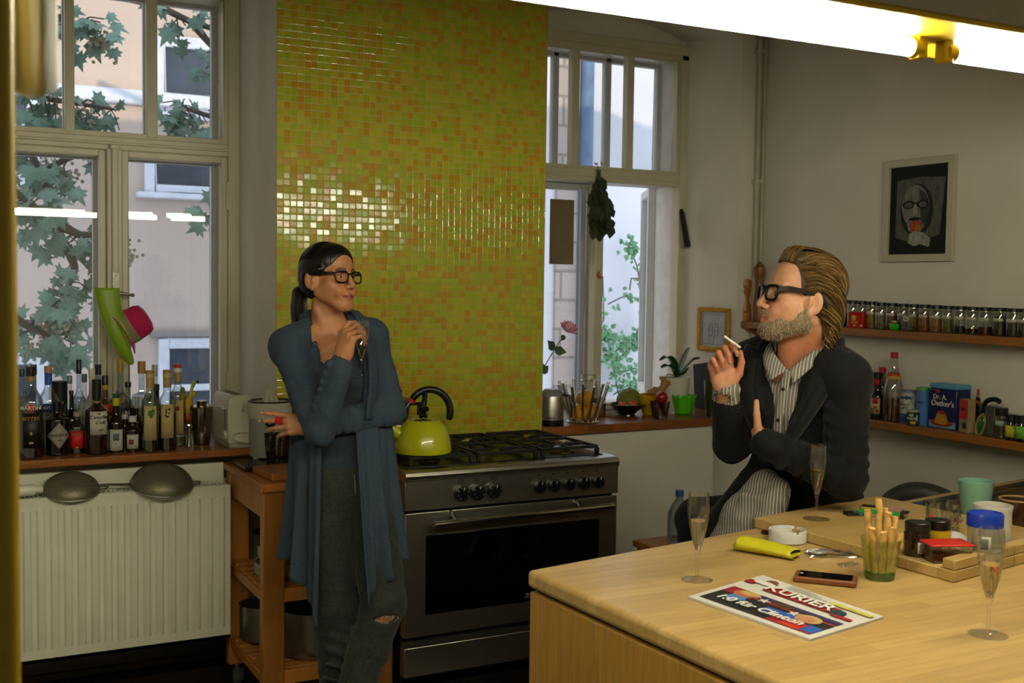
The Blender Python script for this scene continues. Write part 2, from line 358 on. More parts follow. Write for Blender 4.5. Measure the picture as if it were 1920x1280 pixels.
# ------------------------------------------------------------------ the courtyard outside
plaster_pink = mat('weathered_render', '#b9aaa0', .9, var=.10, vscale=.8, bump=.3, bscale=6)
white_frame = mat('white_window_frame', '#c9d0dc', .5)
dark_pane = mat('dark_window_pane', '#3c4654', .12, var=.25, vscale=3)
def house():
    Y = 10.0
    t = thing('apartment_house', 'pale rendered apartment house across the courtyard behind the maple', 'building', (0, Y, 0))
    MB().box(-3.5, 4.35, 0, .4, -4, 7.5).build('facade', plaster_pink, t, smooth=False)
    MB().box(-3.5, 4.35, -.10, .0, 3.02, 3.14).build('string_course', white_frame, t, bevel=.02)
    def win(x0, x1, z0, z1, cross):
        b = MB(); frame_rect(b, x0, x1, z0, z1, -.05, .01, .09, .07); b.box(x0-.07, x1+.07, -.10, .01, z0-.05, z0)
        if cross: b.box(x0+.09, x1-.09, -.04, .01, cross-.06, cross)
        w = b.build('window', white_frame, t, bevel=.01)
        MB().box(x0+.08, x1-.08, -.012, -.002, z0+.06, z1-.08).build('pane', dark_pane, w, smooth=False)
    win(1.83, 2.72, -.2, 1.06, .66); win(1.72, 2.66, 2.30, 2.72, 0); win(1.80, 2.52, 2.98, 3.62, 0)
    win(.25, .95, -.1, .95, 0); win(.3, .9, 2.35, 3.3, 2.8)
    b = MB(); b.box(1.76, 2.80, -.07, 0, 1.07, 1.12); b.build('lintel', mat('grey_stone', '#85827f', .9), t, bevel=.01)
house()
def court_wall():
    Y = 8.2
    t = thing('courtyard_wall', 'whitewashed courtyard wall with blue drainpipe beyond the open leaf', 'wall', (0, Y, 0))
    MB().box(4.36, 8.5, 0, .3, -3, 8).build('render_face', mat('whitewashed_render', '#c3c6cd', .9, var=.05, vscale=1.5, bump=.15, bscale=8), t, smooth=False)
    br = wood('pale_brick', '#a89c94', '#9c9088', .9, (.25, .24), 'xz', .1, seam=.012)
    MB().box(4.70, 4.90, -.03, 0, -3, 8).build('brick_quoin', br, t, smooth=False)
    MB().tube([(4.96, -.06, -3), (4.96, -.06, 8)], .055, 14).build('drainpipe', mat('blue_drainpipe', '#54708f', .6, var=.2, vscale=9), t)
court_wall()
def leaf_shape(b, c, ax, up, s, kind):
    """one leaf lying in the plane of ax (tip) and side"""
    ax = Vector(ax).normalized(); up = Vector(up); sd = ax.cross(up)
    if sd.length < 1e-4: sd = ax.orthogonal()
    sd.normalize(); nrm = sd.cross(ax); c = Vector(c)
    if kind == 'maple':
        P = [(0, 0), (-.10, .10), (-.42, .02), (-.34, .22), (-.62, .40), (-.36, .46), (-.40, .62), (-.16, .58), (0, 1.0), (.16, .58), (.40, .62), (.36, .46), (.62, .40), (.34, .22), (.42, .02), (.10, .10)]
    else: P = [(0, 0), (-.3, .12), (-.42, .42), (-.2, .75), (0, 1), (.2, .75), (.42, .42), (.3, .12)]
    v = [c + sd*(x*s) + ax*(y*s) + nrm*(-(x*x)*s*.35 - y*y*s*.18) for x, y in P]; v.append(c + ax*(.42*s)); n = len(P)
    b.add([tuple(q) for q in v], [(i, (i+1) % n, n) for i in range(n)])
leaf_green = mat('maple_leaf_green', '#5f7f70', .6, var=.35, vscale=4)
bark = mat('branch_bark', '#423b38', .9)
def maple():
    t = thing('maple_tree', 'maple boughs with lobed leaves hanging before the first window', 'tree', (-.6, 7.2, -3))
    rnd = random.Random(5); lv = MB(); br = MB(); sd = MB(); O = Vector((-.6, 7.2, -3))
    br.tube([(0, 0, 0), (.02, 0, 3), (-.05, 0, 6.5), (.05, .1, 8)], [.16, .13, .09, .05], 10)
    boughs = [[(0.274,6.9,3.416), (0.758,6.9,3.224), (1.251,6.9,3.173), (1.464,6.9,3.094), (1.629,6.8,3.038)], [(0.307,6.6,2.852), (0.511,6.6,2.875), (0.697,6.6,2.981), (0.914,6.6,2.92)], [(0.288,6.8,2.689), (0.578,6.8,2.573), (0.742,6.8,2.557), (0.996,6.7,2.521)],
              [(0.276,6.6,2.381), (0.558,6.6,2.233), (0.623,6.6,2.066), (0.675,6.6,1.868), (0.755,6.6,1.726)], [(0.675,6.6,1.868), (0.797,6.6,1.814), (0.908,6.6,1.818), (1.063,6.6,1.793)], [(0.728,6.6,1.755), (0.768,6.6,1.64), (0.713,6.6,1.465), (0.671,6.6,1.349)],
              [(0.317,6.6,1.463), (0.524,6.6,1.321), (0.59,6.6,1.291), (0.67,6.6,1.233)], [(1.464,6.9,3.094), (1.589,6.9,2.957), (1.653,6.9,2.838)], [(1.781,6.9,2.786), (1.589,6.9,2.547), (1.402,6.9,2.595), (1.37,6.9,2.468)], [(0.319,6.5,2.1), (0.471,6.5,2.024), (0.573,6.5,1.931)], [(1.648,6.5,2.081), (1.557,6.5,2.001), (1.533,6.5,1.925)], [(0.896,6.7,2.322), (0.729,6.7,2.224), (0.566,6.7,2.128)]]
    dens = [8, 26, 22, 12, 16, 17, 17, 9, 16, 10, 5, 16]
    for pts, n in zip(boughs, dens):
        P = [Vector(p)-O for p in pts]; br.tube(P, [.028*(1-.75*i/(len(P)-1)) if n > 8 else .03*(1-.5*i/(len(P)-1)) for i in range(len(P))], 6)
        for k in range(n):
            u = rnd.uniform(.25 if n > 9 else .45, 1)*(len(P)-1); i = min(int(u), len(P)-2); q = P[i].lerp(P[i+1], u-i)
            d = Vector((rnd.uniform(-1, 1), rnd.uniform(-.6, .6), rnd.uniform(-1, .35))); d.normalize()
            c = q + d*rnd.uniform(.04, .16); br.tube([q, q.lerp(c, .5) + Vector((0, 0, .02)), c], .004, 4)
            for w in range(2): leaf_shape(lv, c + Vector((rnd.uniform(-.06, .06), rnd.uniform(-.1, .1), rnd.uniform(-.05, .05))), d + Vector((0, 0, -.5)), (rnd.uniform(-.5, .5), -1, rnd.uniform(.0, 1.2)), rnd.uniform(.075, .135), 'maple')
        if n > 15:
            for k in range(2):
                q = P[-1].lerp(P[-2], rnd.random()) + Vector((rnd.uniform(-.1, .1), -.03, -.06))
                for j in range(16): sd.ball(tuple(q + Vector((rnd.gauss(0, .035), rnd.gauss(0, .03), rnd.gauss(-.02, .04)))), .011, 6)
    br.build('branch', bark, t); lv.build('leaves', leaf_green, t, smooth=False); sd.build('seed_clusters', mat('dry_seeds', '#8d8170', .8), t)
maple()
def ivy():
    t = thing('ivy', 'green ivy creeping up the whitewashed courtyard wall', 'climbing plant', (6.0, 8.08, -3))
    rnd = random.Random(11); lv = MB(); st = MB(); O = Vector((6, 8.08, -3))
    runs = [[(5.375,8.06,0.361), (5.271,8.06,0.64), (5.212,8.06,0.868), (5.154,8.06,1.095), (5.073,8.06,1.186)], [(5.212,8.06,0.868), (5.37,8.06,1.047), (5.501,8.06,1.273)], [(5.079,8.06,0.916), (5.289,8.06,1.048), (5.478,8.06,1.091)], [(5.217,8.06,0.642), (5.377,8.06,0.727), (5.571,8.06,0.652)], [(4.97,8.06,1.097), (4.949,8.06,0.83), (5.009,8.06,0.469)],
            [(5.505,8.06,1.09), (5.486,8.06,1.456), (5.436,8.06,1.728), (5.35,8.06,1.897), (5.285,8.06,1.927)], [(5.469,8.06,1.456), (5.306,8.06,1.477), (5.147,8.06,1.409)], [(5.047,8.06,1.186), (5.108,8.06,1.275), (5.09,8.06,1.632)], [(5.075,8.06,1.096), (5.206,8.06,1.162), (5.315,8.06,1.093), (5.508,8.06,0.999)], [(5.267,8.06,0.822), (5.429,8.06,0.863), (5.54,8.06,0.814)]]
    for r, n in zip(runs, (75, 55, 50, 40, 34, 75, 16, 12, 50, 40)):
        P = [Vector(p)-O for p in r]; st.tube(P, .006, 5)
        for k in range(n):
            u = rnd.random()*(len(P)-1); i = min(int(u), len(P)-2); q = P[i].lerp(P[i+1], u-i) + Vector((rnd.gauss(0, .035), rnd.uniform(-.06, -.01), rnd.gauss(0, .035)))
            leaf_shape(lv, q, (rnd.uniform(-1, 1), -.3, rnd.uniform(-1, .6)), (rnd.uniform(-.4, .4), -1, .4), rnd.uniform(.032, .062), 'ivy')
    st.build('stem', bark, t); lv.build('leaves', mat('ivy_green', '#4f7f54', .6, var=.3, vscale=5), t, smooth=False)
ivy()
MB_g = MB().box(-6, 10, 5.3, 12, -4.05, -4).build('ground', mat('courtyard_paving', '#77726c', .9), smooth=False); struct(MB_g)

# ------------------------------------------------------------------ yellow jamb beside the camera, heating pipes
struct(MB().box(-.01, .088, 1.20, 1.30, 0, ZC).build('trim_2', mat('yellow_gloss_paint', '#9c8414', .35, var=.06), bevel=.012, segs=3), 'yellow painted wooden jamb at the left edge of the picture', 'jamb')
def pipes():
    t = thing('heating_pipe', 'pair of thin white heating pipes running up the corner', 'pipe', (3.82, YP, 0))
    pm = mat('painted_pipe', '#aaa68f', .5)
    b = MB(); b.tube([(0, -.030, .85), (0, -.030, 2.86), (-.015, -.02, 2.92), (-.03, -.005, 3.0)], .012, 10); b.build('riser', pm, t); b = MB(); b.tube([(.035, -.030, .85), (.035, -.030, 2.88), (.035, -.015, 2.93), (.035, -.004, 3.0)], .009, 10)
    b.build('riser', pm, t)
    for z in (2.12, 2.78): MB().box(-.014, .05, -.04, 0, z-.012, z+.012).build('bracket', pm, t, bevel=.003)
pipes()

# ------------------------------------------------------------------ radiator under the first sill
def radiator():
    t = thing('radiator', 'white ribbed panel radiator under the bottle-laden sill', 'radiator', (0, 4.26, 0))
    wp = mat('radiator_enamel', '#cfcdb8', .35, var=.03)
    x0, x1, z0, z1 = .12, 1.045, .225, .812
    def face(y, sgn, name):
        b = MB(); n = 0; xs = []
        prof = [(x0, 0)]
        k = 20
        for i in range(k):
            a = x0 + .012 + i*(x1-x0-.024)/k; w = (x1-x0-.024)/k
            prof += [(a+w*.10, 0), (a+w*.26, -.010), (a+w*.64, -.010), (a+w*.80, 0)]
        prof.append((x1, 0)); m = len(prof); rows = [(z0, 0), (z0+.045, 0), (z0+.075, 1), (z1-.075, 1), (z1-.045, 0), (z1, 0)]
        v = [(x, y+sgn*d*s, z) for z, s in rows for x, d in prof]
        f = [(r*m+i, r*m+i+1, (r+1)*m+i+1, (r+1)*m+i) for r in range(len(rows)-1) for i in range(m-1)]
        b.add(v, f); b.box(x0, x1, min(y, y-sgn*.012*-1), max(y, y+sgn*.012), z0, z1) if False else None
        b.box(x0, x1, y+.001*sgn if sgn > 0 else y-.014, y+.014 if sgn > 0 else y-.001, z1-.012, z1); b.box(x0, x1, y if sgn > 0 else y-.014, y+.014 if sgn > 0 else y, z0, z0+.012)
        b.box(x0, x0+.012, y+.0005 if sgn > 0 else y-.014, y+.014 if sgn > 0 else y-.0005, z0, z1)
        return b.build(name, wp, t, angle=25)
    face(0, 1, 'front_panel'); face(.100, -1, 'rear_panel')
    g = MB(); 
    for i in range(64): x = x0 + .01 + i*(x1-x0-.02)/63; g.box(x-.0022, x+.0022, .014, .086, z1-.01, z1-.002)
    g.box(x0, x1, .046, .054, z1-.014, z1-.004); g.build('top_grille', wp, t, smooth=False)
    MB().box(x0+.03, x1, .112, .135, z0+.02, z1+.068).build('back_plate', wp, t, smooth=False)
    v = MB(); v.tube([(.27, -.004, z1+.030), (.36, -.004, z1+.032)], [.020, .020], 14); v.tube([(.36, -.004, z1+.032), (.385, -.004, z1+.032)], .012, 10); v.build('thermostat_knob', wp, t)
    pp = MB(); pp.tube([(.22, .05, 0), (.22, .05, z0+.02)], .009, 8); pp.build('inlet_pipe', wp, t); pp = MB(); pp.tube([(.27, .05, 0), (.27, .05, z0+.02)], .009, 8); pp.build('outlet_pipe', wp, t)
radiator()
def mesh_mat():
    m = bpy.data.materials.new('wire_mesh'); m.use_nodes = True; nt = m.node_tree; L = nt.links.new; b = nt.nodes['Principled BSDF']
    b.inputs['Base Color'].default_value = rgba('#7b755f'); b.inputs['Metallic'].default_value = .8; b.inputs['Roughness'].default_value = .5
    tc = node(nt, 'ShaderNodeTexCoord'); ck = node(nt, 'ShaderNodeTexChecker', i_Scale=420.0); L(tc.outputs['Object'], ck.inputs[0])
    mr = node(nt, 'ShaderNodeMapRange', i_3=.62, i_4=1.); L(ck.outputs['Fac'], mr.inputs[0]); L(mr.outputs[0], b.inputs['Alpha']); return m
wire_mesh = mesh_mat()
def sieve(label, loc, rz, R, tiltx, tilty, hl):
    t = thing('sieve', label, 'sieve', loc, rz, 'sieves lying on the radiator')
    t.rotation_euler = (tiltx, tilty, rz)
    b = MB(); b.lathe([(R*sin(a), R*.62*cos(a)) for a in [pi/2*i/8 for i in range(8, -1, -1)]], 30, cap=False); b.build('mesh_bowl', wire_mesh, t)
    rim = MB(); rim.tube([(R*cos(2*pi*i/30), R*sin(2*pi*i/30), 0) for i in range(30)], .004, 8, closed=True); rim.build('rim', steel, t)
    h = MB(); h.tube([(-R, -.008, 0), (-R-hl*.5, 0, .004), (-R-hl, 0, 0)], .0035, 6); h.tube([(-R, .008, 0), (-R-hl*.5, .004, .004), (-R-hl, 0, 0)], .0035, 6); h.build('handle', steel, t)
    k = MB(); k.tube([(R, -.012, 0), (R+.02, -.01, 0), (R+.03, 0, .004), (R+.02, .01, 0), (R, .012, 0)], .003, 6); k.build('rest_hook', steel, t)
sieve('wire sieve lying upturned on the radiator, nearer the yellow jamb', (.485, 4.315, .824), 0, .098, radians(14), 0, .12)
sieve('wire sieve with hooked rim upturned on the radiator, nearer the trolley', (.80, 4.30, .826), 0, .112, radians(16), radians(2), .17)

# ------------------------------------------------------------------ range cooker
enamel_black = mat('black_enamel', '#0c0c0c', .25, var=.1)
cast = mat('cast_iron', '#101010', .55, bump=.2, bscale=200)
def stove():
    X0, X1, Y0, Y1 = 1.556, 2.474, 3.78, 4.385
    t = thing('range_cooker', 'wide stainless steel gas cooker with black oven door glass', 'cooker', (X0, Y0, 0)); w = X1-X0; d = Y1-Y0
    MB().box(.004, w-.004, .03, d, .09, .86).build('body', mat('dark_steel_side', '#2a2926', .5, .6), t, bevel=.003)
    hob = MB(); pr = [(-.012, .872), (-.016, .884), (-.010, .897), (.004, .903), (.05, .904), (d, .904), (d, .865), (-.012, .865)]
    hob.prism(pr, 0, w, ax='x'); hob.build('hob_top', steel, t, bevel=.002)
    MB().box(.035, w-.035, .055, d-.02, .9035, .9075).build('hob_tray', enamel_black, t, bevel=.002)
    MB().box(0, w, -.006, .04, .757, .868).build('control_panel', steel, t, bevel=.003)
    for x in (.05, w-.05):
        for y in (.08, d-.06): MB().tube([(x, y, 0), (x, y, .095)], .02, 12).build('foot', black, t)
    # door with window and bar handle
    b = MB(); b.box(.003, w-.003, -.004, .035, .288, .748); door = b.build('oven_door', steel, t, bevel=.003)
    MB().box(.085, .832, -.0065, -.003, .366, .662).build('oven_window', mat('black_oven_glass', '#040404', .06, var=0), door, bevel=.003)
    h = MB(); h.tube([(.096, -.055, .710), (.868, -.055, .719)], .0125, 16); h.build('bar_handle', chrome, door)
    for x in (.185, .725): MB().tube([(x, -.004, .735), (x, -.025, .733), (x, -.055, .714)], [.013, .009, .008], 12).build('handle_post', chrome, door)
    bd = MB(); bd.box(.502, .524, -.0072, -.006, .392, .394); bd.box(.500, .526, -.0072, -.006, .384, .3855); bd.box(.509, .517, -.0072, -.006, .396, .3985); bd.build('maker_mark', mat('grey_print', '#9a9a94', .5), door, smooth=False)
    MB().box(.003, w-.003, -.004, .035, .140, .250).build('drawer', steel, t, bevel=.003)
    MB().box(.01, w-.01, .03, .06, .03, .14).build('plinth', black, t)
    # knobs
    for i, x in enumerate((.224, .290, .360, .555, .619, .684, .752, .818)):
        oven = i < 3; R = .027 if oven else .0235; z = .810
        kb = MB(); n = 30
        prof = [(R*(1+.035*(q % 2)) if oven else R) for q in range(n)]
        k0 = [(x+prof[q]*cos(2*pi*q/n), z+prof[q]*sin(2*pi*q/n)) for q in range(n)]
        kb.prism(k0, -.028, -.008, ax='y'); kb.box(x-.0045, x+.0045, -.036, -.026, z-R*.9, z+R*.95)
        k = kb.build('oven_knob' if oven else 'burner_knob', black, t, bevel=.002)
        mk = MB(); 
        if oven:
            for q in range(8): a = 2*pi*q/8+.3; mk.box(x+R*.8*cos(a)-.0012, x+R*.8*cos(a)+.0012, -.029, -.0275, z+R*.8*sin(a)-.0012, z+R*.8*sin(a)+.0012)
        mk.box(x-.0012, x+.0012, -.037, -.0355, z+R*.5, z+R*.92); mk.build('dial_marks', mat('white_print', '#b9b9b0', .5), k, smooth=False)
        sy = MB(); zz = z+.044
        if oven: frame_rect(sy, x-.010, x+.010, zz-.006, zz+.006, -.0068, -.0055, .0014); sy.box(x-.001, x+.001, -.0068, -.0055, z+.030, z+.036); sy.box(x-.004, x+.004, -.0068, -.0055, zz-.001, zz+.001)
        else: sy.box(x-.007, x+.007, -.0068, -.0055, zz-.001, zz+.001); sy.box(x-.002, x+.002, -.0068, -.0055, zz-.002, zz+.003)
        sy.build('panel_symbol', black, t, smooth=False)
    MB().tube([(.330, -.008, .826), (.330, -.004, .826)], .004, 10).build('pilot_light', mat('dark_red_lens', '#3a0d08', .2), t)
    # burners and grates
    brass = mat('burner_brass', '#7b6a2c', .5, .6)
    for x, y, R in ((.17, .17, .034), (.17, .44, .044), (.46, .30, .058), (.75, .17, .044), (.75, .44, .034)):
        b = MB(); b.lathe([(R*1.25, .9075), (R*1.25, .914), (R, .917), (R, .924)], 20, (x, y, 0)); k = b.build('burner', brass, t)
        MB().lathe([(R*.95, .924), (R*.95, .929), (R*.8, .932), (0, .932)], 20, (x, y, 0)).build('burner_cap', enamel_black, k)
    def grate(x0, x1):
        b = MB(); y0, y1 = .075, d-.035; zt = .943
        for x in (x0, x1): b.box(x-.006, x+.006, y0, y1, zt-.012, zt)
        for y in (y0, (y0+y1)/2, y1): b.box(x0, x1, y-.006, y+.006, zt-.012, zt)
        xm = (x0+x1)/2
        for yc in (.17, .44):
            for q in (-1, 1): b.box(min(xm+q*.025, xm+q*(x1-x0)/2), max(xm+q*.025, xm+q*(x1-x0)/2), yc-.005, yc+.005, zt-.012, zt)
            for a, c in ((yc-.11, yc-.03), (yc+.03, yc+.11)): b.box(xm-.005, xm+.005, max(a, y0), min(c, y1), zt-.012, zt)
        for x in (x0, x1):
            for y in (y0, y1): b.box(x-.008, x+.008, y-.008, y+.008, .9075, zt-.01)
        b.build('grate', cast, t, bevel=.002)
    grate(.055, .305); grate(.335, .585); grate(.615, .865)
    bk = MB(); bk.tube([(w+.0, .42, .905), (w+.085, .42, .905), (w+.095, .42, .895), (w+.095, .42, .862)], .004, 8); bk.tube([(w+.0, .42, .862), (w+.095, .42, .862)], .004, 8); bk.build('side_rail', steel, t)
stove()
def kettle():
    t = thing('kettle', 'lime yellow enamel whistling kettle with black arched handle on the hob', 'kettle', (1.692, 3.93, .943), radians(-12)); t.scale = (1.09, 1.09, 1.09)
    km = mat('lime_enamel', '#b5b714', .28, var=.03, coat=.4)
    pr = [(.088, 0), (.098, .004), (.1005, .014), (.098, .032), (.091, .060), (.079, .088), (.063, .108), (.053, .115)]
    MB().lathe(pr, 40).build('body', km, t)
    MB().lathe([(.053, .114), (.051, .119), (.036, .127), (.012, .131), (0, .131)], 32).build('lid', chrome, t)
    k = MB(); k.lathe([(.017, .131), (.015, .135), (.008, .136), (.010, .140), (.019, .146), (.021, .154), (.017, .160), (.0, .162)], 20); k.build('lid_knob', black, t)
    s = MB(); s.tube([(-.075, 0, .060), (-.105, 0, .083), (-.122, 0, .096)], [.021, .018, .0165], 18); s.build('spout', km, t)
    c = MB(); c.tube([(-.119, 0, .094), (-.138, 0, .108)], [.0195, .0175], 16); c.tube([(-.136, 0, .113), (-.140, 0, .135), (-.137, 0, .150)], [.007, .006, .009], 8); c.tube([(-.128, 0, .113), (-.10, 0, .122), (-.062, 0, .118)], [.013, .010, .007], 10); c.build('whistle_cap', black, t)
    pts = []
    for i in range(22):
        a = radians(-22 + 168*i/21); pts.append((.022+.074*cos(a), 0, .142+.078*sin(a)))
    h = MB(); h.tube(pts, [.0085]+[.0125]*20+[.011], 14); h.tube([(.002, 0, .214), (.006, 0, .195), (.0, 0, .160)], [.012, .009, .012], 10); h.build('handle', black, t)
    r = MB(); e = Vector(pts[-1]); r.tube([e, e+Vector((-.006, 0, -.010))], .0145, 14); r.build('handle_band', mat('red_plastic', '#b81b24', .35), t)
    w = MB(); w.tube([e, e+Vector((-.016, 0, -.028)), e+Vector((-.024, 0, -.060)), e+Vector((-.018, 0, -.088))], .0035, 8); w.build('handle_wire', chrome, t)
kettle()
def moka():
    t = thing('moka_pot', 'faceted aluminium stovetop coffee maker behind the yellow kettle', 'coffee maker', (1.705, 4.20, .943))
    al = mat('aluminium', '#9c9484', .3, .9, var=.05)
    MB().lathe([(.047, 0), (.047, .02), (.036, .075)], 8).build('boiler', al, t, smooth=False)
    MB().lathe([(.034, .075), (.036, .085), (.049, .165), (.050, .168)], 8).build('jug', al, t, smooth=False)
    MB().lathe([(.051, .168), (.045, .176), (.012, .188), (0, .188)], 8).build('lid', al, t, smooth=False)
    MB().lathe([(.007, .187), (.007, .197), (.011, .208), (.012, .212), (0, .213)], 12).build('lid_knob', black, t)
    MB().tube([(.045, 0, .155), (.085, 0, .155), (.085, 0, .10), (.075, 0, .07)], [.008, .010, .010, .008], 8).build('handle', black, t)
moka()

# ------------------------------------------------------------------ trolley with pans
beech = wood('trolley_beech', '#b0732b', '#a56a25', .45, (.8, .07), 'z', .2)
beech_top = wood('trolley_top_wood', '#a9692a', '#985b20', .4, (.5, .05), 'x', .22)
def trolley():
    X0, X1, Y0, Y1 = 1.058, 1.546, 3.85, 4.385
    t = thing('kitchen_trolley', 'beech kitchen trolley on castors between radiator and cooker', 'trolley', (X0, Y0, 0)); w = X1-X0; d = Y1-Y0
    MB().box(-.012, w+.006, -.012, d, .852, .880).build('worktop', beech_top, t, bevel=.004)
    for x, y in ((0, 0), (w-.078, 0), (0, d-.05), (w-.078, d-.05)):
        lg = MB().box(x, x+.078, y, y+.045, .09, .852).build('leg', beech, t, bevel=.004)
        c = MB(); c.lathe([(.012, .05), (.012, .092)], 10, (x+.04, y+.022, 0)); c.box(x+.02, x+.06, y+.012, y+.016, .02, .07); c.build('castor_fork', steel, lg)
        k = MB(); k.X = Matrix.Translation((x+.04, y+.03, .032)) @ Matrix.Rotation(pi/2, 4, 'Y'); k.lathe([(.006, -.012), (.030, -.012), (.032, -.006), (.032, .006), (.030, .012), (.006, .012)], 22); k.build('castor_wheel', rubber, lg)
    ap = MB(); ap.box(.004, .026, .045, d-.05, .755, .852); ap.build('side_apron', beech, t, bevel=.002); ap = MB(); ap.box(w-.026, w-.004, .045, d-.05, .755, .852); ap.build('side_apron', beech, t, bevel=.002)
    ap = MB(); ap.box(.078, w-.078, .006, .026, .755, .852); ap.build('front_apron', beech, t, bevel=.002)
    for z in (.50, .205):
        s = MB(); 
        for i in range(6): y = .05 + i*(d-.15)/5; s.box(.012, w-.012, y, y+.05, z-.012, z)
        for x in (.006, w-.026): s.box(x, x+.02, .04, d-.04, z-.045, z-.012)
        s.box(.078, w-.078, .004, .024, z-.045, z+.004); s.build('slatted_shelf', beech, t, bevel=.002)
trolley()
pan_steel = mat('pan_steel', '#8f8a7c', .3, .9, var=.08)
def pot(name, label, loc, R, H, lid=None, rim=True, grp=None, handle=None, mt=None):
    t = thing(name, label, 'pot', loc, 0, grp); m = mt or pan_steel
    MB().lathe([(R*.88, 0), (R*.97, .008), (R, .02), (R, H), (R+.004, H+.003), (R-.003, H), (R-.004, .02), (R*.85, .010), (0, .010)], 36).build('body', m, t)
    if handle:
        for q in (1, -1): h = MB(); h.tube([(q*R, -.03, H-.03), (q*(R+.03), -.022, H-.028), (q*(R+.03), .022, H-.028), (q*R, .03, H-.03)], .005, 8); h.build('handle', m, t)
    return t
pot('saucepan', 'large steel pot on the bottom shelf of the trolley', (1.30, 4.03, .205), .125, .17, handle=1)
p = thing('frying_pan', 'dark frying pan leaning in the steel pot on the trolley', 'pan', (1.26, 4.06, .378)); p.rotation_euler = (radians(20), radians(28), 0)
MB().lathe([(.0, 0), (.085, 0), (.11, .03), (.113, .032), (.108, .03), (.082, .004), (0, .004)], 32).build('pan_body', mat('dark_pan', '#191817', .4, .5), p)
MB().tube([(.108, 0, .03), (.2, 0, .05)], [.009, .007], 8).build('handle', black, p); MB().ball((.118, .0, .036), .007, 10).build('rivet', chrome, p)
pot('stew_pot', 'steel pot with flared rim at the back of the trolley bottom shelf', (1.165, 4.255, .205), .085, .14)
t = pot('saucepan', 'shallow pale saucepan lowest of the stack on the trolley middle shelf', (1.175, 4.08, .50), .085, .05, mt=mat('pale_enamel', '#8f8a78', .4))
t = pot('mixing_bowl', 'cream bowl nested in the stack on the trolley middle shelf', (1.18, 4.11, .5525), .07, .05, mt=mat('cream_enamel', '#a59a78', .35))
t = pot('dark_pan', 'black pan on top of the stack on the trolley middle shelf', (1.185, 4.13, .606), .085, .04, mt=mat('dark_pan', '#191817', .4, .5))
def tray():
    t = thing('drying_rack', 'dark red tray with grill rack on the floor under the trolley', 'tray', (1.36, 3.98, 0))
    b = MB(); b.box(-.2, .16, -.11, .28, .0, .07); b.build('tray_body', mat('dark_red_tray', '#2a0c0a', .5), t, bevel=.01)
    r = MB(); r.tube([(-.2, -.11, .076), (.16, -.11, .076), (.16, .28, .076), (-.2, .28, .076)], .005, 8, closed=True)
    for i in range(9): y = -.08 + i*.042; r.tube([(-.2, y, .076), (.16, y, .076)], .002, 5)
    r.build('grill_rack', chrome, t)
tray()
def board_thing():
    t = thing('chopping_board', 'thick wooden chopping board on the trolley corner by the woman', 'chopping board', (1.195, 3.955, .8805), radians(4))
    MB().box(-.10, .17, -.06, .15, 0, .026).build('board', wood('board_wood', '#a3632a', '#945722', .45, (.6, .06), 'y', .25), t, bevel=.004)
board_thing()
def slate():
    t = thing('marble_slab', 'dark marble slab under the juicer on the trolley', 'slab', (1.20, 4.245, .8805), 0)
    m = mat('dark_marble', '#1c1d1b', .25, var=.9, vscale=9)
    MB().box(-.135, .16, -.125, .11, 0, .02).build('slab', m, t, bevel=.003)
slate()

# ------------------------------------------------------------------ kitchen island
butcher = wood('butcher_block', '#b3955c', '#a48650', .40, (.33, .043), 'x', .16, coat=.08, seam=.0006)
A_ISL = radians(9.95)
def island():
    t = thing('kitchen_island', 'butcher-block kitchen island with rounded edges and solid wood side', 'island', (1.301, 2.379, 0))
    ca, sa = cos(A_ISL), sin(A_ISL); L = 2.35
    def pol(ins, far=0):
        o = Vector((0, 0)); a = Vector((ca, sa)); b = Vector((sin(radians(2.5)), -cos(radians(2.5))))
        return [tuple(o + a*ins + b*ins), tuple(o + a*(L-ins) + b*ins), tuple(o + a*(L-ins) + b*(1.55-ins)), tuple(o + a*ins + b*(1.55-ins))]
    top = MB(); top.prism(pol(0), .857, .90); k = top.build('worktop', butcher, t, bevel=.012, segs=4)
    body = MB(); body.prism(pol(.006), .06, .848); body.build('cabinet', wood('island_side', '#a37a36', '#96702e', .4, (.9, .11), 'zy', .28), t, bevel=.004)
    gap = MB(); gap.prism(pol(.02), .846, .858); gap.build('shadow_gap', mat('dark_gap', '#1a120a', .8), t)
    pl = MB(); pl.prism(pol(.06), 0, .062); pl.build('plinth', black, t)
    # inset glass plate in the far end
    g = MB(); a = Vector((ca, sa)); b = Vector((sa, -ca)); o = a*1.52 + b*.045
    g.prism([tuple(o), tuple(o+a*.75), tuple(o+a*.75+b*.32), tuple(o+b*.32)], .8995, .9025); k = g.build('glass_inset', mat('dark_green_glass', '#3a4234', .08, var=.05), t, bevel=.001)
    for q in (.03, .075, .10): e = MB(); e.prism([tuple(o+b*q), tuple(o+a*.75+b*q), tuple(o+a*.75+b*(q+.012)), tuple(o+b*(q+.012))], .9025, .9032); e.build('etched_line', mat('dark_glass_line', '#10140f', .1), k)
island()
def bread_board():
    t = thing('pastry_board', 'thick wooden pastry board with one raised lip lying on the island', 'board', (2.12, 2.527, .9005))
    w = wood('pastry_wood', '#b0925a', '#a2844c', .42, (.7, .09), 'x', .14, seam=.0006)
    a = Vector((cos(radians(10.2)), sin(radians(10.2)))); b = Vector((.0605, -.998))
    def q(u, v): p = a*u + b*v; return (p.x, p.y)
    MB().prism([q(0, 0), q(.60, 0), q(.60, .68), q(0, .68)], 0, .028).build('board', w, t, bevel=.003)
    MB().prism([q(.0, .645), q(.60, .645), q(.60, .68), q(.0, .68)], .0285, .053).build('lip', w, t, bevel=.003)
bread_board()

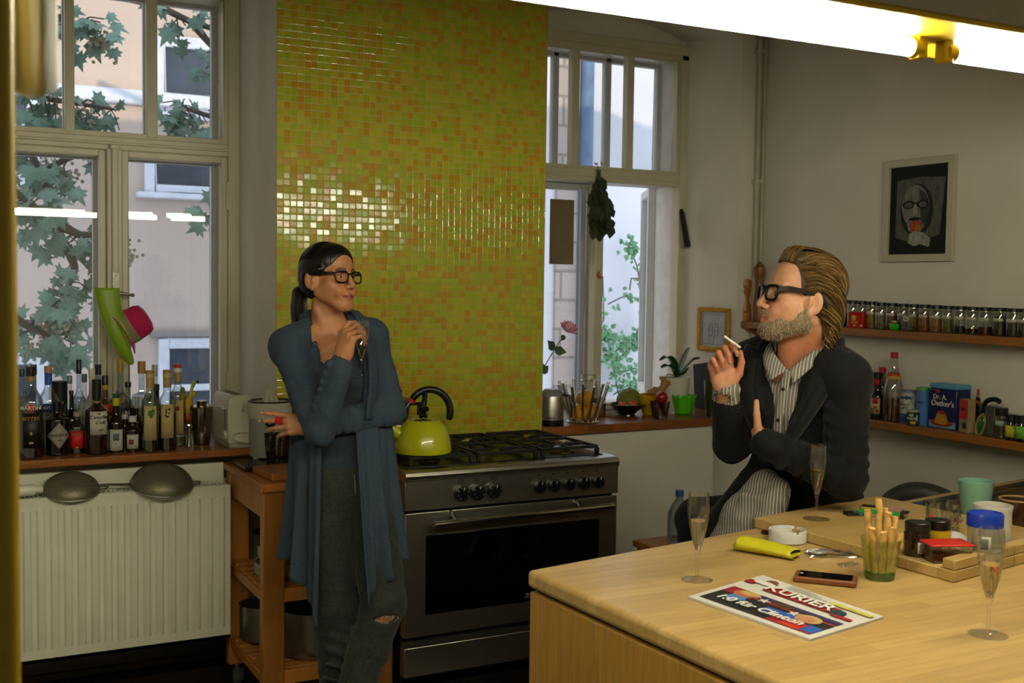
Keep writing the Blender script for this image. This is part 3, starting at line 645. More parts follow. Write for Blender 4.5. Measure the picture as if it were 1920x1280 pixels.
# ------------------------------------------------------------------ wall shelves
shelf_wood = wood('shelf_wood', '#8f5a22', '#80501d', .4, (1.4, .3), 'y', .3)
def shelf(label, z, y0, y1, dep):
    t = thing('wall_shelf', label, 'shelf', (XR, y1, z)); L = y1-y0
    MB().box(-dep, -.002, -L, 0, -.034, 0).build('board', shelf_wood, t, bevel=.003)
    for y in (-.012,):
        b = MB(); b.prism([(-dep+.01, -.034), (-.002, -.034), (-.002, -.09), (-.03, -.09)], y-.02, y, ax='y'); b.build('bracket', shelf_wood, t, bevel=.002)
shelf('upper wooden wall shelf carrying a long row of spice jars', 1.405, 2.30, 4.61, .125)
shelf('lower wooden wall shelf carrying bottles, tins and packets', 1.006, 2.10, 4.61, .15)
def chair():
    t = thing('round_back_chair', 'dark round-backed chair behind the island by the wall', 'chair', (3.36, 2.96, 0), radians(-30))
    m = mat('dark_chair', '#2b2a29', .5)
    MB().lathe([(0, .46), (.20, .46), (.22, .475), (.21, .49), (0, .492)], 30).build('seat', m, t)
    def bk(u, v):
        a = radians(20 + 140*u); z = .50 + .32*v*(.55+.45*sin(pi*u)); return (.235*cos(a), .235*sin(a), z)
    MB().grid(bk, 28, 8).build('backrest', m, t, solid=.014)
    MB().tube([(.24*cos(radians(20+140*i/24)), .24*sin(radians(20+140*i/24)), .50+.32*(.55+.45*sin(pi*i/24))) for i in range(25)], .010, 8).build('back_rim', mat('dark_chair_rim', '#3a3937', .35), t)
    for a in (45, 135, 225, 315): MB().tube([(.17*cos(radians(a)), .17*sin(radians(a)), .46), (.21*cos(radians(a)), .21*sin(radians(a)), 0)], [.014, .010], 10).build('leg', m, t)
    for a in (40, 140): MB().tube([(.20*cos(radians(a)), .20*sin(radians(a)), .47), (.235*cos(radians(a)), .235*sin(radians(a)), .60)], .010, 8).build('back_post', m, t)
chair()
def carafe():
    t = thing('water_bottle', 'clear blue water bottle on a low stool against the wall behind the island', 'bottle', (2.84, 3.86, .50))
    MB().lathe([(.045, 0), (.05, .01), (.05, .13), (.03, .17), (.015, .19), (.015, .21)], 20).build('body', thin_glass('blue_plastic', (.72, .80, .88), .3), t)
    MB().lathe([(.018, .20), (.018, .225), (0, .226)], 14).build('cap', mat('blue_cap', '#22508f', .4), t)
    s = thing('low_stool', 'plain wooden stool under the water bottle by the window wall', 'stool', (2.84, 3.86, 0))
    MB().box(-.14, .14, -.14, .14, .47, .499).build('seat', beech_top, s, bevel=.005)
    for x in (-.11, .11):
        for y in (-.11, .11): MB().box(x-.015, x+.015, y-.015, y+.015, 0, .47).build('leg', beech, s)
carafe()

# ------------------------------------------------------------------ figure modelling: smooth unions of rounded volumes, skinned on a grid
class Vol:
    """a distance grid over a box; volumes are blended in, then skinned to one closed surface"""
    def __init__(s, lo, hi, h):
        s.lo = np.array(lo, np.float32); s.h = h; s.n = np.ceil((np.array(hi)-s.lo)/h).astype(int)+1
        s.ax = [s.lo[i]+h*np.arange(s.n[i], dtype=np.float32) for i in range(3)]; s.d = np.full(tuple(s.n), 9., np.float32)
    def like(s):
        o = Vol.__new__(Vol); o.lo, o.h, o.n, o.ax = s.lo, s.h, s.n, s.ax; o.d = np.full(tuple(s.n), 9., np.float32); return o
    def sub(s, c0, c1):
        i0 = np.clip(np.floor((np.array(c0)-s.lo)/s.h).astype(int), 0, s.n); i1 = np.clip(np.ceil((np.array(c1)-s.lo)/s.h).astype(int)+1, 0, s.n)
        return None if (i1 <= i0).any() else tuple(slice(a, b) for a, b in zip(i0, i1))
    def pts(s, sl): return np.meshgrid(*[s.ax[i][sl[i]] for i in range(3)], indexing='ij', sparse=True)
    def put(s, fn, lo, hi, k=.01, op='u', pad=.03):
        m = pad + k; sl = s.sub(np.array(lo)-m, np.array(hi)+m)
        if sl is None: return s
        X, Y, Z = s.pts(sl); q = fn(X, Y, Z).astype(np.float32); a = s.d[sl]
        if op == 's': q = -q; sg = -1
        else: sg = 1
        if k > 0:
            hh = np.clip(.5 + .5*sg*(a-q)/k, 0, 1) if op == 'u' else np.clip(.5 - .5*(a-q)/k, 0, 1)
            if op == 'u': r = a + (q-a)*hh - k*hh*(1-hh)
            else: hh = np.clip(.5 + .5*(q-a)/k, 0, 1); r = a + (q-a)*hh + k*hh*(1-hh)
        else: r = np.minimum(a, q) if op == 'u' else np.maximum(a, q)
        s.d[sl] = r; return s
    def ell(s, c, r, R=None, k=.01, op='u'):
        c = np.array(c, float); r = np.array(r, float); M = np.eye(3) if R is None else np.array(R, float); m = r.max()
        def fn(X, Y, Z):
            x, y, z = X-c[0], Y-c[1], Z-c[2]
            u = [(x*M[0][i] + y*M[1][i] + z*M[2][i])/r[i] for i in range(3)]
            k0 = np.sqrt(u[0]**2+u[1]**2+u[2]**2)+1e-9; k1 = np.sqrt((u[0]/r[0])**2+(u[1]/r[1])**2+(u[2]/r[2])**2)+1e-9
            return k0*(k0-1)/k1
        return s.put(fn, c-m, c+m, k, op)
    def cap(s, a, b, ra, rb, k=.01, op='u', flat=None):
        a = np.array(a, float); b = np.array(b, float); ab = b-a; L2 = max(ab@ab, 1e-9); m = max(ra, rb)
        def fn(X, Y, Z):
            x, y, z = X-a[0], Y-a[1], Z-a[2]
            t = np.clip((x*ab[0]+y*ab[1]+z*ab[2])/L2, 0, 1)
            dx, dy, dz = x-t*ab[0], y-t*ab[1], z-t*ab[2]
            if flat is not None:
                n, f = flat; e = dx*n[0]+dy*n[1]+dz*n[2]; dx, dy, dz = dx+e*(f-1)*n[0], dy+e*(f-1)*n[1], dz+e*(f-1)*n[2]
            return np.sqrt(dx*dx+dy*dy+dz*dz) - (ra+(rb-ra)*t)
        return s.put(fn, np.minimum(a, b)-m, np.maximum(a, b)+m, k, op)
    def chain(s, P, r, k=.004, op='u', flat=None):
        for i in range(len(P)-1): s.cap(P[i], P[i+1], r[i], r[i+1], k, op, flat)
        return s
    def skin(s, lo=None, hi=None):
        """surface nets"""
        d = s.d; pos = d > 0; n = d.shape
        c = [pos[i:n[0]-1+i, j:n[1]-1+j, k:n[2]-1+k] for i in (0, 1) for j in (0, 1) for k in (0, 1)]
        sm = sum(x.astype(np.int8) for x in c); act = (sm > 0) & (sm < 8); idx = np.argwhere(act)
        ids = np.full(act.shape, -1, np.int64); ids[act] = np.arange(len(idx))
        acc = np.zeros((len(idx), 3)); cnt = np.zeros(len(idx)); corner = [(i, j, k) for i in (0, 1) for j in (0, 1) for k in (0, 1)]
        val = [d[idx[:, 0]+i, idx[:, 1]+j, idx[:, 2]+k] for i, j, k in corner]
        for a in range(8):
            for b in range(a+1, 8):
                ca, cb = np.array(corner[a]), np.array(corner[b])
                if abs(ca-cb).sum() != 1: continue
                va, vb = val[a], val[b]; m = (va > 0) != (vb > 0); t = np.where(m, va/np.where(m, va-vb, 1), 0)
                acc += np.where(m[:, None], ca + t[:, None]*(cb-ca), 0); cnt += m
        V = s.lo + s.h*(idx + acc/np.maximum(cnt, 1)[:, None]); F = []
        for ax in range(3):
            sl0 = [slice(None)]*3; sl1 = [slice(None)]*3; sl0[ax] = slice(0, -1); sl1[ax] = slice(1, None)
            e = pos[tuple(sl0)] != pos[tuple(sl1)]; u, v = [i for i in range(3) if i != ax]
            E = np.argwhere(e); ok = (E[:, u] > 0) & (E[:, v] > 0) & (E[:, u] < n[u]-1) & (E[:, v] < n[v]-1); E = E[ok]
            fl = pos[E[:, 0], E[:, 1], E[:, 2]]; q = []
            for du, dv in ((-1, -1), (0, -1), (0, 0), (-1, 0)):
                g = E.copy(); g[:, u] += du; g[:, v] += dv; q.append(ids[g[:, 0], g[:, 1], g[:, 2]])
            Q = np.stack(q, 1); sw = fl if ax != 1 else ~fl; Q[sw] = Q[sw][:, ::-1]; F.append(Q)
        F = np.concatenate(F); return V, F[(F >= 0).all(1)]
def skin_mesh(name, parts, mats, parent, colour=None, matfn=None, smooth_it=0, label=None):
    """several skinned grids joined as one mesh; colour(V)->rgb gives a skin-tone attribute, matfn(C)->slot"""
    Vs, Fs, n = [], [], 0
    for V, F in parts: Vs.append(V); Fs.append(F+n); n += len(V)
    V = np.concatenate(Vs); F = np.concatenate(Fs)
    me = bpy.data.meshes.new(name); me.vertices.add(len(V)); me.vertices.foreach_set('co', V.astype(np.float32).ravel())
    me.loops.add(F.size); me.loops.foreach_set('vertex_index', F.astype(np.int32).ravel())
    me.polygons.add(len(F)); me.polygons.foreach_set('loop_start', np.arange(0, F.size, 4, dtype=np.int32))
    me.update(calc_edges=True); me.polygons.foreach_set('use_smooth', np.ones(len(F), bool))
    mats = mats if isinstance(mats, (list, tuple)) else [mats]
    for m in mats: me.materials.append(m)
    if matfn is not None: me.polygons.foreach_set('material_index', matfn(V[F].mean(1)).astype(np.int32))
    if colour is not None:
        ca = me.color_attributes.new('tone', 'FLOAT_COLOR', 'POINT'); ca.data.foreach_set('color', np.concatenate([colour(V), np.ones((len(V), 1))], 1).astype(np.float32).ravel())
    me.validate(); me.update()
    o = bpy.data.objects.new(name, me); COL.objects.link(o); o.parent = parent
    if smooth_it: md = o.modifiers.new('relax', 'SMOOTH'); md.factor = .5; md.iterations = smooth_it
    if label: o['label'] = label
    return o
def frame_of(fwd, up):
    """columns: right-hand side x, forward y, up z"""
    f = Vector(fwd).normalized(); u = Vector(up); x = f.cross(u).normalized(); z = x.cross(f); return np.array([[x.x, f.x, z.x], [x.y, f.y, z.y], [x.z, f.z, z.z]])
def attr_mat(name, rough=.5, bump=0, bscale=300, sss=.08, spec=.4, sheen=0):
    m = mat(name, '#888888', rough, var=0, bump=bump, bscale=bscale, sss=sss, spec=spec, sheen=sheen); nt = m.node_tree
    a = node(nt, 'ShaderNodeVertexColor'); a.layer_name = 'tone'
    nz = node(nt, 'ShaderNodeTexNoise', i_Scale=70.0, i_Detail=3.0); tc = node(nt, 'ShaderNodeTexCoord'); nt.links.new(tc.outputs['Object'], nz.inputs['Vector'])
    mr = node(nt, 'ShaderNodeMapRange', i_1=.3, i_2=.7, i_3=.92, i_4=1.08); nt.links.new(nz.outputs[0], mr.inputs[0])
    mx = node(nt, 'ShaderNodeMix', data_type='RGBA', blend_type='MULTIPLY'); mx.inputs[0].default_value = 1; nt.links.new(a.outputs[0], mx.inputs[6]); nt.links.new(mr.outputs[0], mx.inputs[7])
    nt.links.new(mx.outputs[2], nt.nodes['Principled BSDF'].inputs['Base Color']); return m
def head_vol(v, O, R, s=1., male=False, ys=1.):
    """head in its own frame (x to the face's right, y out of the face, z up; origin between the ears at eye level)"""
    R = np.array(R); O = np.array(O, float)
    T = lambda x, y, z: O + R @ (np.array([x, y*ys, z])*s)
    E = lambda c, r, k=.012, op='u', rot=None: v.ell(T(*c), np.array(r)*(s, s*ys, s), R if rot is None else R @ np.array(rot), k*s, op)
    C = lambda a, b, ra, rb, k=.012, op='u': v.cap(T(*a), T(*b), ra*s, rb*s, k*s, op)
    E((0, -.012, .042), (.073, .094, .083), .01)
    E((0, .042, .050), (.058, .046, .056), .03)
    E((0, .040, -.020), (.056, .052, .075), .03)
    if male:
        C((-.020, .070, -.094), (.020, .070, -.094), .021, .021, .02)
        for q in (-1, 1): C((q*.024, .066, -.092), (q*.056, .002, -.060), .021, .022, .02); C((q*.056, .002, -.06), (q*.062, -.005, -.01), .020, .018, .02)
    else:
        C((-.010, .074, -.098), (.010, .074, -.098), .017, .017, .018)
        for q in (-1, 1): C((q*.014, .070, -.094), (q*.045, .006, -.047), .019, .020, .022); C((q*.045, .006, -.047), (q*.056, -.005, -.005), .019, .018, .02)
    for q in (-1, 1):
        E((q*.045, .056, -.022), (.024, .026, .022), .022)             # cheekbone
        C((q*.012, .088, .026), (q*.044, .074, .025), .010, .009, .014)   # brow
        E((q*.032, .100, .004), (.017, .020, .0135), .012, 's')        # eye socket
        E((q*.031, .0770, .003), (.0156, .0152, .0148), .004); E((q*.031, .0945, .0022), (.0118, .010, .0042), .0015, 's')   # lids over the ball
        E((q*.030, .082, -.045), (.020, .016, .022), .02)              # cheek
    C((0, .090, .018), (0, .114, -.026), .0085, .0115, .010); E((0, .116, -.030), (.0105, .0105, .010), .006)
    for q in (-1, 1): E((q*.0115, .104, -.034), (.0085, .011, .008), .005); E((q*.0065, .112, -.041), (.0032, .005, .004), .002, 's')
    E((0, .080, -.064), (.030, .022, .024), .018)
    w = .027
    for q in (-1, 1):
        C((q*.004, .1020, -.0605), (q*w, .087, -.0645), .0052, .0028, .004)
        C((0, .1008, -.0722), (q*w*.9, .088, -.0672), .0066, .003, .004)
        C((0, .1095, -.0662), (q*w*1.1, .0925, -.0662), .0016, .0012, .0016, 's')
        E((q*.048, .034, -.046), (.016, .034, .030), .022)
    for q in (-1, 1):
        a = radians(24)*q; rot = [[cos(a), -sin(a), 0], [sin(a), cos(a), 0], [0, 0, 1]]
        E((q*.079, -.012, -.004), (.0075, .021, .033), .004, 'u', rot); E((q*.071, .0, -.010), (.012, .012, .02), .008)
        E((q*.0865, -.006, .0), (.0065, .0115, .020), .003, 's', rot); E((q*.079, .002, -.006), (.006, .006, .010), .004)
        E((q*.079, -.002, -.034), (.006, .009, .010), .005)
def head_tone(V, O, R, s, skin, lip, brow, blush=None, ys=1.):
    L = (V-np.array(O)) @ np.array(R)/s/(1, ys, 1); col = np.tile(np.array(lin(skin)), (len(V), 1)); x, y, z = L[:, 0], L[:, 1], L[:, 2]
    def mixin(m, c): m = np.clip(m, 0, 1)[:, None]; return col*(1-m) + np.array(lin(c))*m
    if blush: col = mixin(.5*np.exp(-(((np.abs(x)-.042)/.02)**2 + ((z+.03)/.022)**2))*(y > .03), blush); col = mixin(.45*np.exp(-((x/.014)**2+((z+.032)/.014)**2))*(y > .09), blush)
    ax = np.abs(x)
    m = np.clip((np.where(z > -.0662, .0082-.15*ax-.05*np.clip(.004-ax, 0, 1), .0105-.22*ax) - np.abs(z+.0662))/.0022, 0, 1)*np.clip((.0285-ax)/.003, 0, 1)*(y > .080)
    col = mixin(.92*m, lip)
    ez = .0255 + .004*np.sin(np.clip((ax-.012)/.036, 0, 1)*pi); m = np.clip(1.6-np.abs(z-ez)/.0040, 0, 1)*(ax > .011)*(ax < .050)*(y > .05); col = mixin(.92*m, brow)
    return col
def eye_balls(parent, O, R, s, look, iris='#3a2617', ys=1.):
    R = np.array(R)
    for q in (-1, 1):
        c = np.array(O) + R @ (np.array([q*.031, .0768*ys, .003])*s); b = MB(); b.ball((0, 0, 0), .0134*s, 24)
        d = Vector(tuple(R @ np.array(look))).normalized()
        e = b.build('eye', [mat('eye_white', '#b3a799', .2, var=.02)], parent, loc=tuple(c))
        i = MB(); i.X = Vector((0, 0, 1)).rotation_difference(d).to_matrix().to_4x4(); r = .0134*s
        i.lathe([(.0058*s, sqrt(r*r-(.0058*s)**2)+.0002), (.003*s, sqrt(r*r-(.003*s)**2)+.0004), (0, r+.0005)], 18, cap=False); i.build('iris', mat('iris_'+iris[1:], iris, .15), e)
        p = MB(); p.X = i.X; p.lathe([(.0026*s, sqrt(r*r-(.0026*s)**2)+.0007), (0, r+.0009)], 14, cap=False); p.build('pupil', mat('pupil', '#050404', .1), e)
        l = MB(); T = lambda x, y, z: tuple(np.array(R) @ (np.array([x, y, z])*s))
        l.tube([T(.0132*cos(a)*1.06, .0132*abs(sin(a))*.9+.003, .0050*sin(a)+.0022) for a in [pi*j/12 for j in range(13)]], .0011*s, 6); l.build('lashes', mat('lash_dark', '#140d08', .6), e)
def hand_vol(v, wrist, ydir, zdir, curl, side=1, s=1., thumb=None, spread=(.10, .02, -.05, -.14)):
    """ydir wrist to knuckles, zdir back of the hand; side=+1 puts the thumb on the +x side; curl: 4 x (base, middle, tip) in degrees"""
    R = frame_of(ydir, zdir); W = np.array(wrist, float); T = lambda p: W + R @ (np.array([p[0]*side, p[1], p[2]])*s)
    base = [(.027, .088, .002), (.0075, .092, .004), (-.012, .087, .003), (-.030, .078, -.001)]
    ln = [(.043, .026, .021), (.047, .030, .022), (.043, .028, .021), (.034, .021, .019)]; rr = [(.0094, .0084, .0076, .0062)]*3 + [(.0082, .0072, .0066, .0055)]
    P = v.like(); fz = (tuple(R[:, 2]), 1.35)
    P.cap(T((0, -.01, 0)), T((.0, .02, 0)), .026*s, .027*s, .01, flat=fz)
    for (bx, by, bz), r0 in zip(base, (.0125, .013, .0125, .0115)): P.cap(T((bx*.55, .012, -.002)), T((bx, by-.006, bz-.002)), .0165*s, r0*s, .014)
    P.ell(T((.022, .032, -.010)), np.array((.017, .028, .015))*s, R, .014); P.ell(T((-.020, .030, -.008)), np.array((.014, .030, .013))*s, R, .014)
    tips = []
    def finger(pts, rad, k=.008):
        g = v.like(); g.chain(pts, rad, .003)
        h = np.clip(.5+.5*(P0-g.d)/k, 0, 1); return P0 + (g.d-P0)*h - k*h*(1-h)
    P0 = P.d.copy(); out = P0
    for i in range(4):
        p = np.array(base[i]); pts = [T(tuple(p - np.array([0, .012, .002]))), T(tuple(p))]; a = 0; sp = spread[i]
        for j in range(3):
            a += radians(curl[i][j]); d = np.array([sin(sp)*cos(a), cos(sp)*cos(a), -sin(a)]); p = p + d*ln[i][j]; pts.append(T(tuple(p)))
        r = [rr[i][0]*s*1.1] + [q*s for q in rr[i]]; out = np.minimum(out, finger(pts, r)); tips.append((pts[-1], pts[-2]))
    th = thumb or [(.020, .012, -.010), (.044, .040, -.018), (.058, .068, -.022), (.064, .094, -.024)]
    pts = [np.array(p) for p in th[1]] if th[0] == 'w' else [T(p) for p in th]; out = np.minimum(out, finger(pts, [.0145*s, .0115*s, .0098*s, .0075*s], .012)); tips.append((pts[-1], pts[-2]))
    k = .006; h = np.clip(.5+.5*(v.d-out)/k, 0, 1); v.d = v.d + (out-v.d)*h - k*h*(1-h)
    return R, T, tips
def nails(parent, tips, R, m, s=1., side=1):
    for i, (t, p) in enumerate(tips):
        d = (np.array(t)-np.array(p)); d = d/np.linalg.norm(d); z = R[:, 2] if i < 4 else R[:, 0]*side*.6 + R[:, 2]*.8
        z = z - d*(z@d); z = z/(np.linalg.norm(z)+1e-9); x = np.cross(d, z); c = np.array(t) + z*.0052*s + d*.001
        b = MB(); b.X = Matrix(((x[0], d[0], z[0], c[0]), (x[1], d[1], z[1], c[1]), (x[2], d[2], z[2], c[2]), (0, 0, 0, 1)))
        b.ball((0, 0, 0), .0048*s, 12, squash=(.95, 1.2, .3)); b.build('fingernail', m, parent)
def hair_strands(name, m, parent, strands, n=5, label=None):
    b = MB()
    for pts, r in strands: b.tube(pts, [r*(.35+.65*min(1, 4*i/(len(pts)-1), 4*(1-i/(len(pts)-1)))) for i in range(len(pts))], n)
    return b.build(name, m, parent, label=label)
def smooth_path(P, n=12):
    P = [np.array(p, float) for p in P]; Q = [2*P[0]-P[1]] + P + [2*P[-1]-P[-2]]; out = []
    for i in range(1, len(Q)-2):
        for j in range(n):
            t = j/n; out.append(.5*((2*Q[i]) + (-Q[i-1]+Q[i+1])*t + (2*Q[i-1]-5*Q[i]+4*Q[i+1]-Q[i+2])*t*t + (-Q[i-1]+3*Q[i]-3*Q[i+1]+Q[i+2])*t**3))
    out.append(P[-1]); return out

# ------------------------------------------------------------------ woman by the cooker
nail_mat = mat('fingernail_pink', '#b98a77', .3, var=.03)
def soft_cloth(name, col, bump=.5, bscale=26, rough=.9, sheen=.04, stretch=None, var=.12): return mat(name, col, rough, var=var, vscale=120, bump=bump, bscale=bscale, sheen=sheen, spec=.2, stretch=stretch)
def add_folds(o, strength=.008, scale=.06, nm='fold_noise'):
    tx = bpy.data.textures.get(nm+str(scale)) or bpy.data.textures.new(nm+str(scale), 'CLOUDS'); tx.noise_scale = scale; tx.noise_depth = 2
    md = o.modifiers.new('folds', 'DISPLACE'); md.texture = tx; md.strength = strength; md.mid_level = .5; md.texture_coords = 'LOCAL'
def glasses(parent, O, R, s, ys, w, h, th, nm, lens_y=.108, z0=.004, ear=-.02, lift=0.0, square=3.2, gap=.0085):
    t = MB(); T = lambda x, y, z: tuple(np.array(O) + np.array(R) @ (np.array([x, y*ys, z])*s)); fr = mat('black_acetate', '#080707', .45, var=0, spec=.25)
    cx = gap + w
    def ring(q, k=1.):
        P = []
        for i in range(28):
            a = 2*pi*i/28; c, d = cos(a), sin(a); x = w*k*abs(c)**(2/square)*(1 if c > 0 else -1); z = h*k*abs(d)**(2/square)*(1 if d > 0 else -1)
            if z < 0: x *= .93
            X = q*(cx + x); P.append((X, lens_y - (abs(X)-.01)**2*3.2, z0+z))
        return P
    for q in (-1, 1): t.tube([T(*p) for p in ring(q)], th*s, 8, closed=True)
    t.tube([T(-gap*1.3, lens_y, z0+h*.45), T(0, lens_y+.002, z0+h*.62), T(gap*1.3, lens_y, z0+h*.45)], th*1.15*s, 8)
    g = t.build('spectacles', fr, parent)
    for q in (-1, 1):
        b = MB(); x0 = q*(cx+w*.98); y0 = lens_y-(abs(x0)-.01)**2*3.2
        P = [T(x0, y0, z0+h*.6), T(q*.0775, y0-.022, z0+h*.6+lift), T(q*.0785, .03, z0+h*.55+lift), T(q*.079, ear, z0+h*.5+lift), T(q*.078, ear-.03, z0-.012)]
        for i in range(len(P)-1):
            a, c = np.array(P[i]), np.array(P[i+1]); up = np.array(R)[:, 2]*th*s*1.7; sd = np.array(R)[:, 0]*th*s*.6
            v = [a-up-sd, a-up+sd, a+up+sd, a+up-sd, c-up-sd, c-up+sd, c+up+sd, c+up-sd]
            b.add([tuple(p) for p in v], [(0, 1, 2, 3), (7, 6, 5, 4), (0, 4, 5, 1), (1, 5, 6, 2), (2, 6, 7, 3), (3, 7, 4, 0)])
        b.build('temple_arm', fr, g, bevel=.0006)
        l = MB(); P = [T(*p) for p in ring(q, .98)]; l.add(P+[tuple(np.mean(P, 0))], [(i, (i+1) % 28, 28) for i in range(28)]); l.build('lens', thin_glass('spectacle_lens', (.97, .97, .97), .10), g)
        d = MB(); c = T(x0*.97, y0+.004, z0+h*.62); d.ball(c, .0022*s, 8); d.build('rivet', chrome, g)
def woman():
    ROT = radians(-18.893)
    t = thing('person', 'person with dark ponytail and black glasses in a blue cardigan, leaning beside the cooker', 'person', (1.211, 3.538, 0), ROT)
    skin = attr_mat('woman_skin', .5)
    s = .91; O = (-.024, 0, 1.594); f = (.71*cos(radians(4)), -.70*cos(radians(4)), sin(radians(4))); R = frame_of(f, (.05, 0, 1))
    SR, SL = np.array((-.148, -.035, 1.375)), np.array((.112, .05, 1.402))
    ER, WR = np.array((-.050, -.165, 1.125)), np.array((.018, -.215, 1.352))
    EL, WL = np.array((.178, -.01, 1.165)), np.array((-.072, -.085, 1.130))
    def torso(v, o=0.):
        v.ell((.035, .05, .925), (.150+o, .108+o, .12+o), k=.03); v.ell((.018, .045, 1.09), (.118+o, .088+o, .12+o), k=.05)
        v.ell((-.010, .035, 1.25), (.132+o, .098+o, .15+o), k=.04)
        v.ell((-.062, -.045, 1.245), (.052+o, .050+o, .055+o), k=.03); v.ell((.060, -.025, 1.25), (.052+o, .050+o, .055+o), k=.03)
        v.cap(SR, (-.03, .03, 1.42), .050+o, .050+o, .03); v.cap(SL, (-.02, .04, 1.425), .050+o, .050+o, .03)
    def neck(v):
        v.cap((-.030, .020, 1.56), (-.028, .035, 1.42), .047, .052, .02); v.cap((-.03, .06, 1.50), (-.02, .07, 1.40), .04, .06, .03)
        v.cap((-.045, -.012, 1.412), (-.115, -.02, 1.418), .010, .008, .015); v.cap((.0, -.010, 1.415), (.08, .01, 1.432), .010, .008, .015)
        v.cap((-.062, -.005, 1.50), (-.030, -.020, 1.42), .012, .009, .014)
    body = []
    v = Vol((-.15, -.15, 1.40), (.12, .16, 1.74), .0021); torso(v); neck(v); head_vol(v, O, R, s); body.append(v.skin())
    v = Vol((-.22, -.16, .80), (.22, .19, 1.41), .006); torso(v); neck(v); body.append(v.skin())
    v = Vol((-.24, -.28, 1.03), (.25, .15, 1.46), .006); v.cap(SR, ER, .045, .036, .02); v.cap(ER, WR, .036, .023, .02); v.cap(SL, EL, .043, .036, .02); v.cap(EL, WL, .036, .023, .02); body.append(v.skin())
    hipR, kR, aR = (-.028, .03, .90), (.008, -.02, .52), (.012, .03, .09); hipL, kL, aL = (.105, .04, .90), (.160, -.085, .545), (.015, -.13, .10)
    def legs(v, o=0.):
        for h, k, a in ((hipR, kR, aR), (hipL, kL, aL)):
            h, k, a = map(np.array, (h, k, a)); v.cap(h, k, .083+o, .059+o, .02); c = k*.68+a*.32 + np.array((0, .016, 0)); v.cap(k, c, .056+o, .054+o, .02); v.cap(c, a, .054+o, .040+o, .02)
    v = Vol((-.14, -.20, .02), (.26, .17, 1.0), .007); legs(v)
    for a, d in ((aR, (0.02, -.14, 0)), (aL, (-.03, -.14, 0))): v.cap(np.array(a)-(0, 0, .05), np.array(a)+d-(0, 0, .055), .034, .022, .02)
    body.append(v.skin())
    v = Vol((-.06, -.30, 1.31), (.16, -.08, 1.50), .0014); v.cap(ER, WR, .036, .0235, .01)
    Rr, Tr, tips_r = hand_vol(v, WR, (.22, -.02, .97), (-.74, -.66, .12), [(38, 42, 22), (58, 40, 25), (66, 40, 25), (72, 42, 25)], -1, .90, thumb=[(.018, .012, -.012), (.030, .036, -.030), (.030, .058, -.046), (.024, .076, -.058)]); body.append(v.skin())
    v = Vol((-.23, -.16, 1.04), (-.03, .0, 1.22), .0014); v.cap(EL, WL, .036, .0225, .01)
    Rl, Tl, tips_l = hand_vol(v, WL, (-.985, -.06, .06), (-.05, -.93, .30), [(2, 12, 8), (16, 14, 8), (26, 26, 14), (40, 26, 14)], 1, .90, spread=(.10, .03, -.08, -.22), thumb=[(.018, .010, -.012), (.026, .036, -.030), (.022, .062, -.042), (.014, .086, -.050)]); body.append(v.skin())
    tone = lambda V: head_tone(V, O, R, s, '#ab754e', '#7d2531', '#20130d', '#a5603f')
    skin_mesh('body', body, skin, t, tone); eye_balls(t, O, R, s, (-.18, .97, .05)); nails(t, tips_r, Rr, nail_mat, .9, -1); nails(t, tips_l, Rl, nail_mat, .9, 1)
    glasses(t, O, R, s, 1., .0285, .0195, .0029, 'spectacles', .106, .001, -.02, .003)
    # hair drawn back into a low ponytail
    hm = mat('dark_brown_hair', '#0d0908', .38, var=.3, vscale=6, spec=.5, bump=.6, bscale=30, stretch=(6, 6, 1.2))
    T = lambda x, y, z: np.array(O) + R @ (np.array([x, y, z])*s)
    v = Vol((-.20, -.13, 1.45), (.12, .20, 1.75), .0026)
    v.ell(T(0, -.017, .046), np.array((.081, .101, .089))*s, R, .01); v.ell(T(0, -.05, .0), np.array((.074, .068, .075))*s, R, .03)
    v.ell(T(0, .036, .062), np.array((.065, .055, .058))*s, R, .02)
    v.ell(T(0, .118, -.014), np.array((.076, .092, .101))*s, R, .008, 's'); v.ell(T(.08, -.004, -.018), np.array((.03, .030, .042))*s, R, .006, 's'); v.ell(T(-.08, -.004, -.018), np.array((.03, .030, .042))*s, R, .006, 's')
    v.ell(T(0, -.03, -.14), np.array((.09, .10, .075))*s, R, .01, 's')
    for q in (-1, 1): v.cap(T(q*.074, .03, .030), T(q*.072, -.04, .012), .010*s, .014*s, .012)
    hp = [T(0, -.10, -.012), np.array((-.117, .085, 1.555)), np.array((-.122, .082, 1.49)), np.array((-.116, .088, 1.43)), np.array((-.108, .095, 1.36))]
    hair = skin_mesh('hair', [v.skin()], hm, t)
    rnd = random.Random(3); st = []
    for i in range(150):
        a = rnd.random()*2*pi; r = sqrt(rnd.random()); P = []
        for j, (p, w) in enumerate(zip(hp, (.018, .028, .030, .026, .010))): P.append(p + np.array((cos(a)*r*w*.8, sin(a)*r*w, 0)) + np.array((rnd.gauss(0, .002), 0, 0)))
        st.append((smooth_path(P, 5), .0038))
    for i in range(330):                                  # combed-back strands lying on the crown
        a = radians(-80 + 160*rnd.random()); th0 = rnd.uniform(44, 80) + 14*abs(a)**2
        P = []
        for j in range(6):
            u = j/5; th = radians(th0 + (190-th0)*u); x = sin(a)*.084*(1-.55*u*u); e = sqrt(max(0, 1-(x/.0855)**2))
            P.append(T(x, -.017+.1015*e*cos(th), .046+.0895*e*sin(th)*(1 if th < pi else .9)))
        st.append((smooth_path(P, 4), .0011))
    hair_strands('hair_strands', mat('dark_hair_strand', '#100b09', .35, var=.2), hair, st, 4)
    hb = MB(); c = T(0, -.098, -.012); hb.tube([tuple(c + np.array((.020*cos(q), .006*sin(q), .020*sin(q)))) for q in [2*pi*i/14 for i in range(14)]], .005, 8, closed=True); hb.build('hair_tie', black, hair)
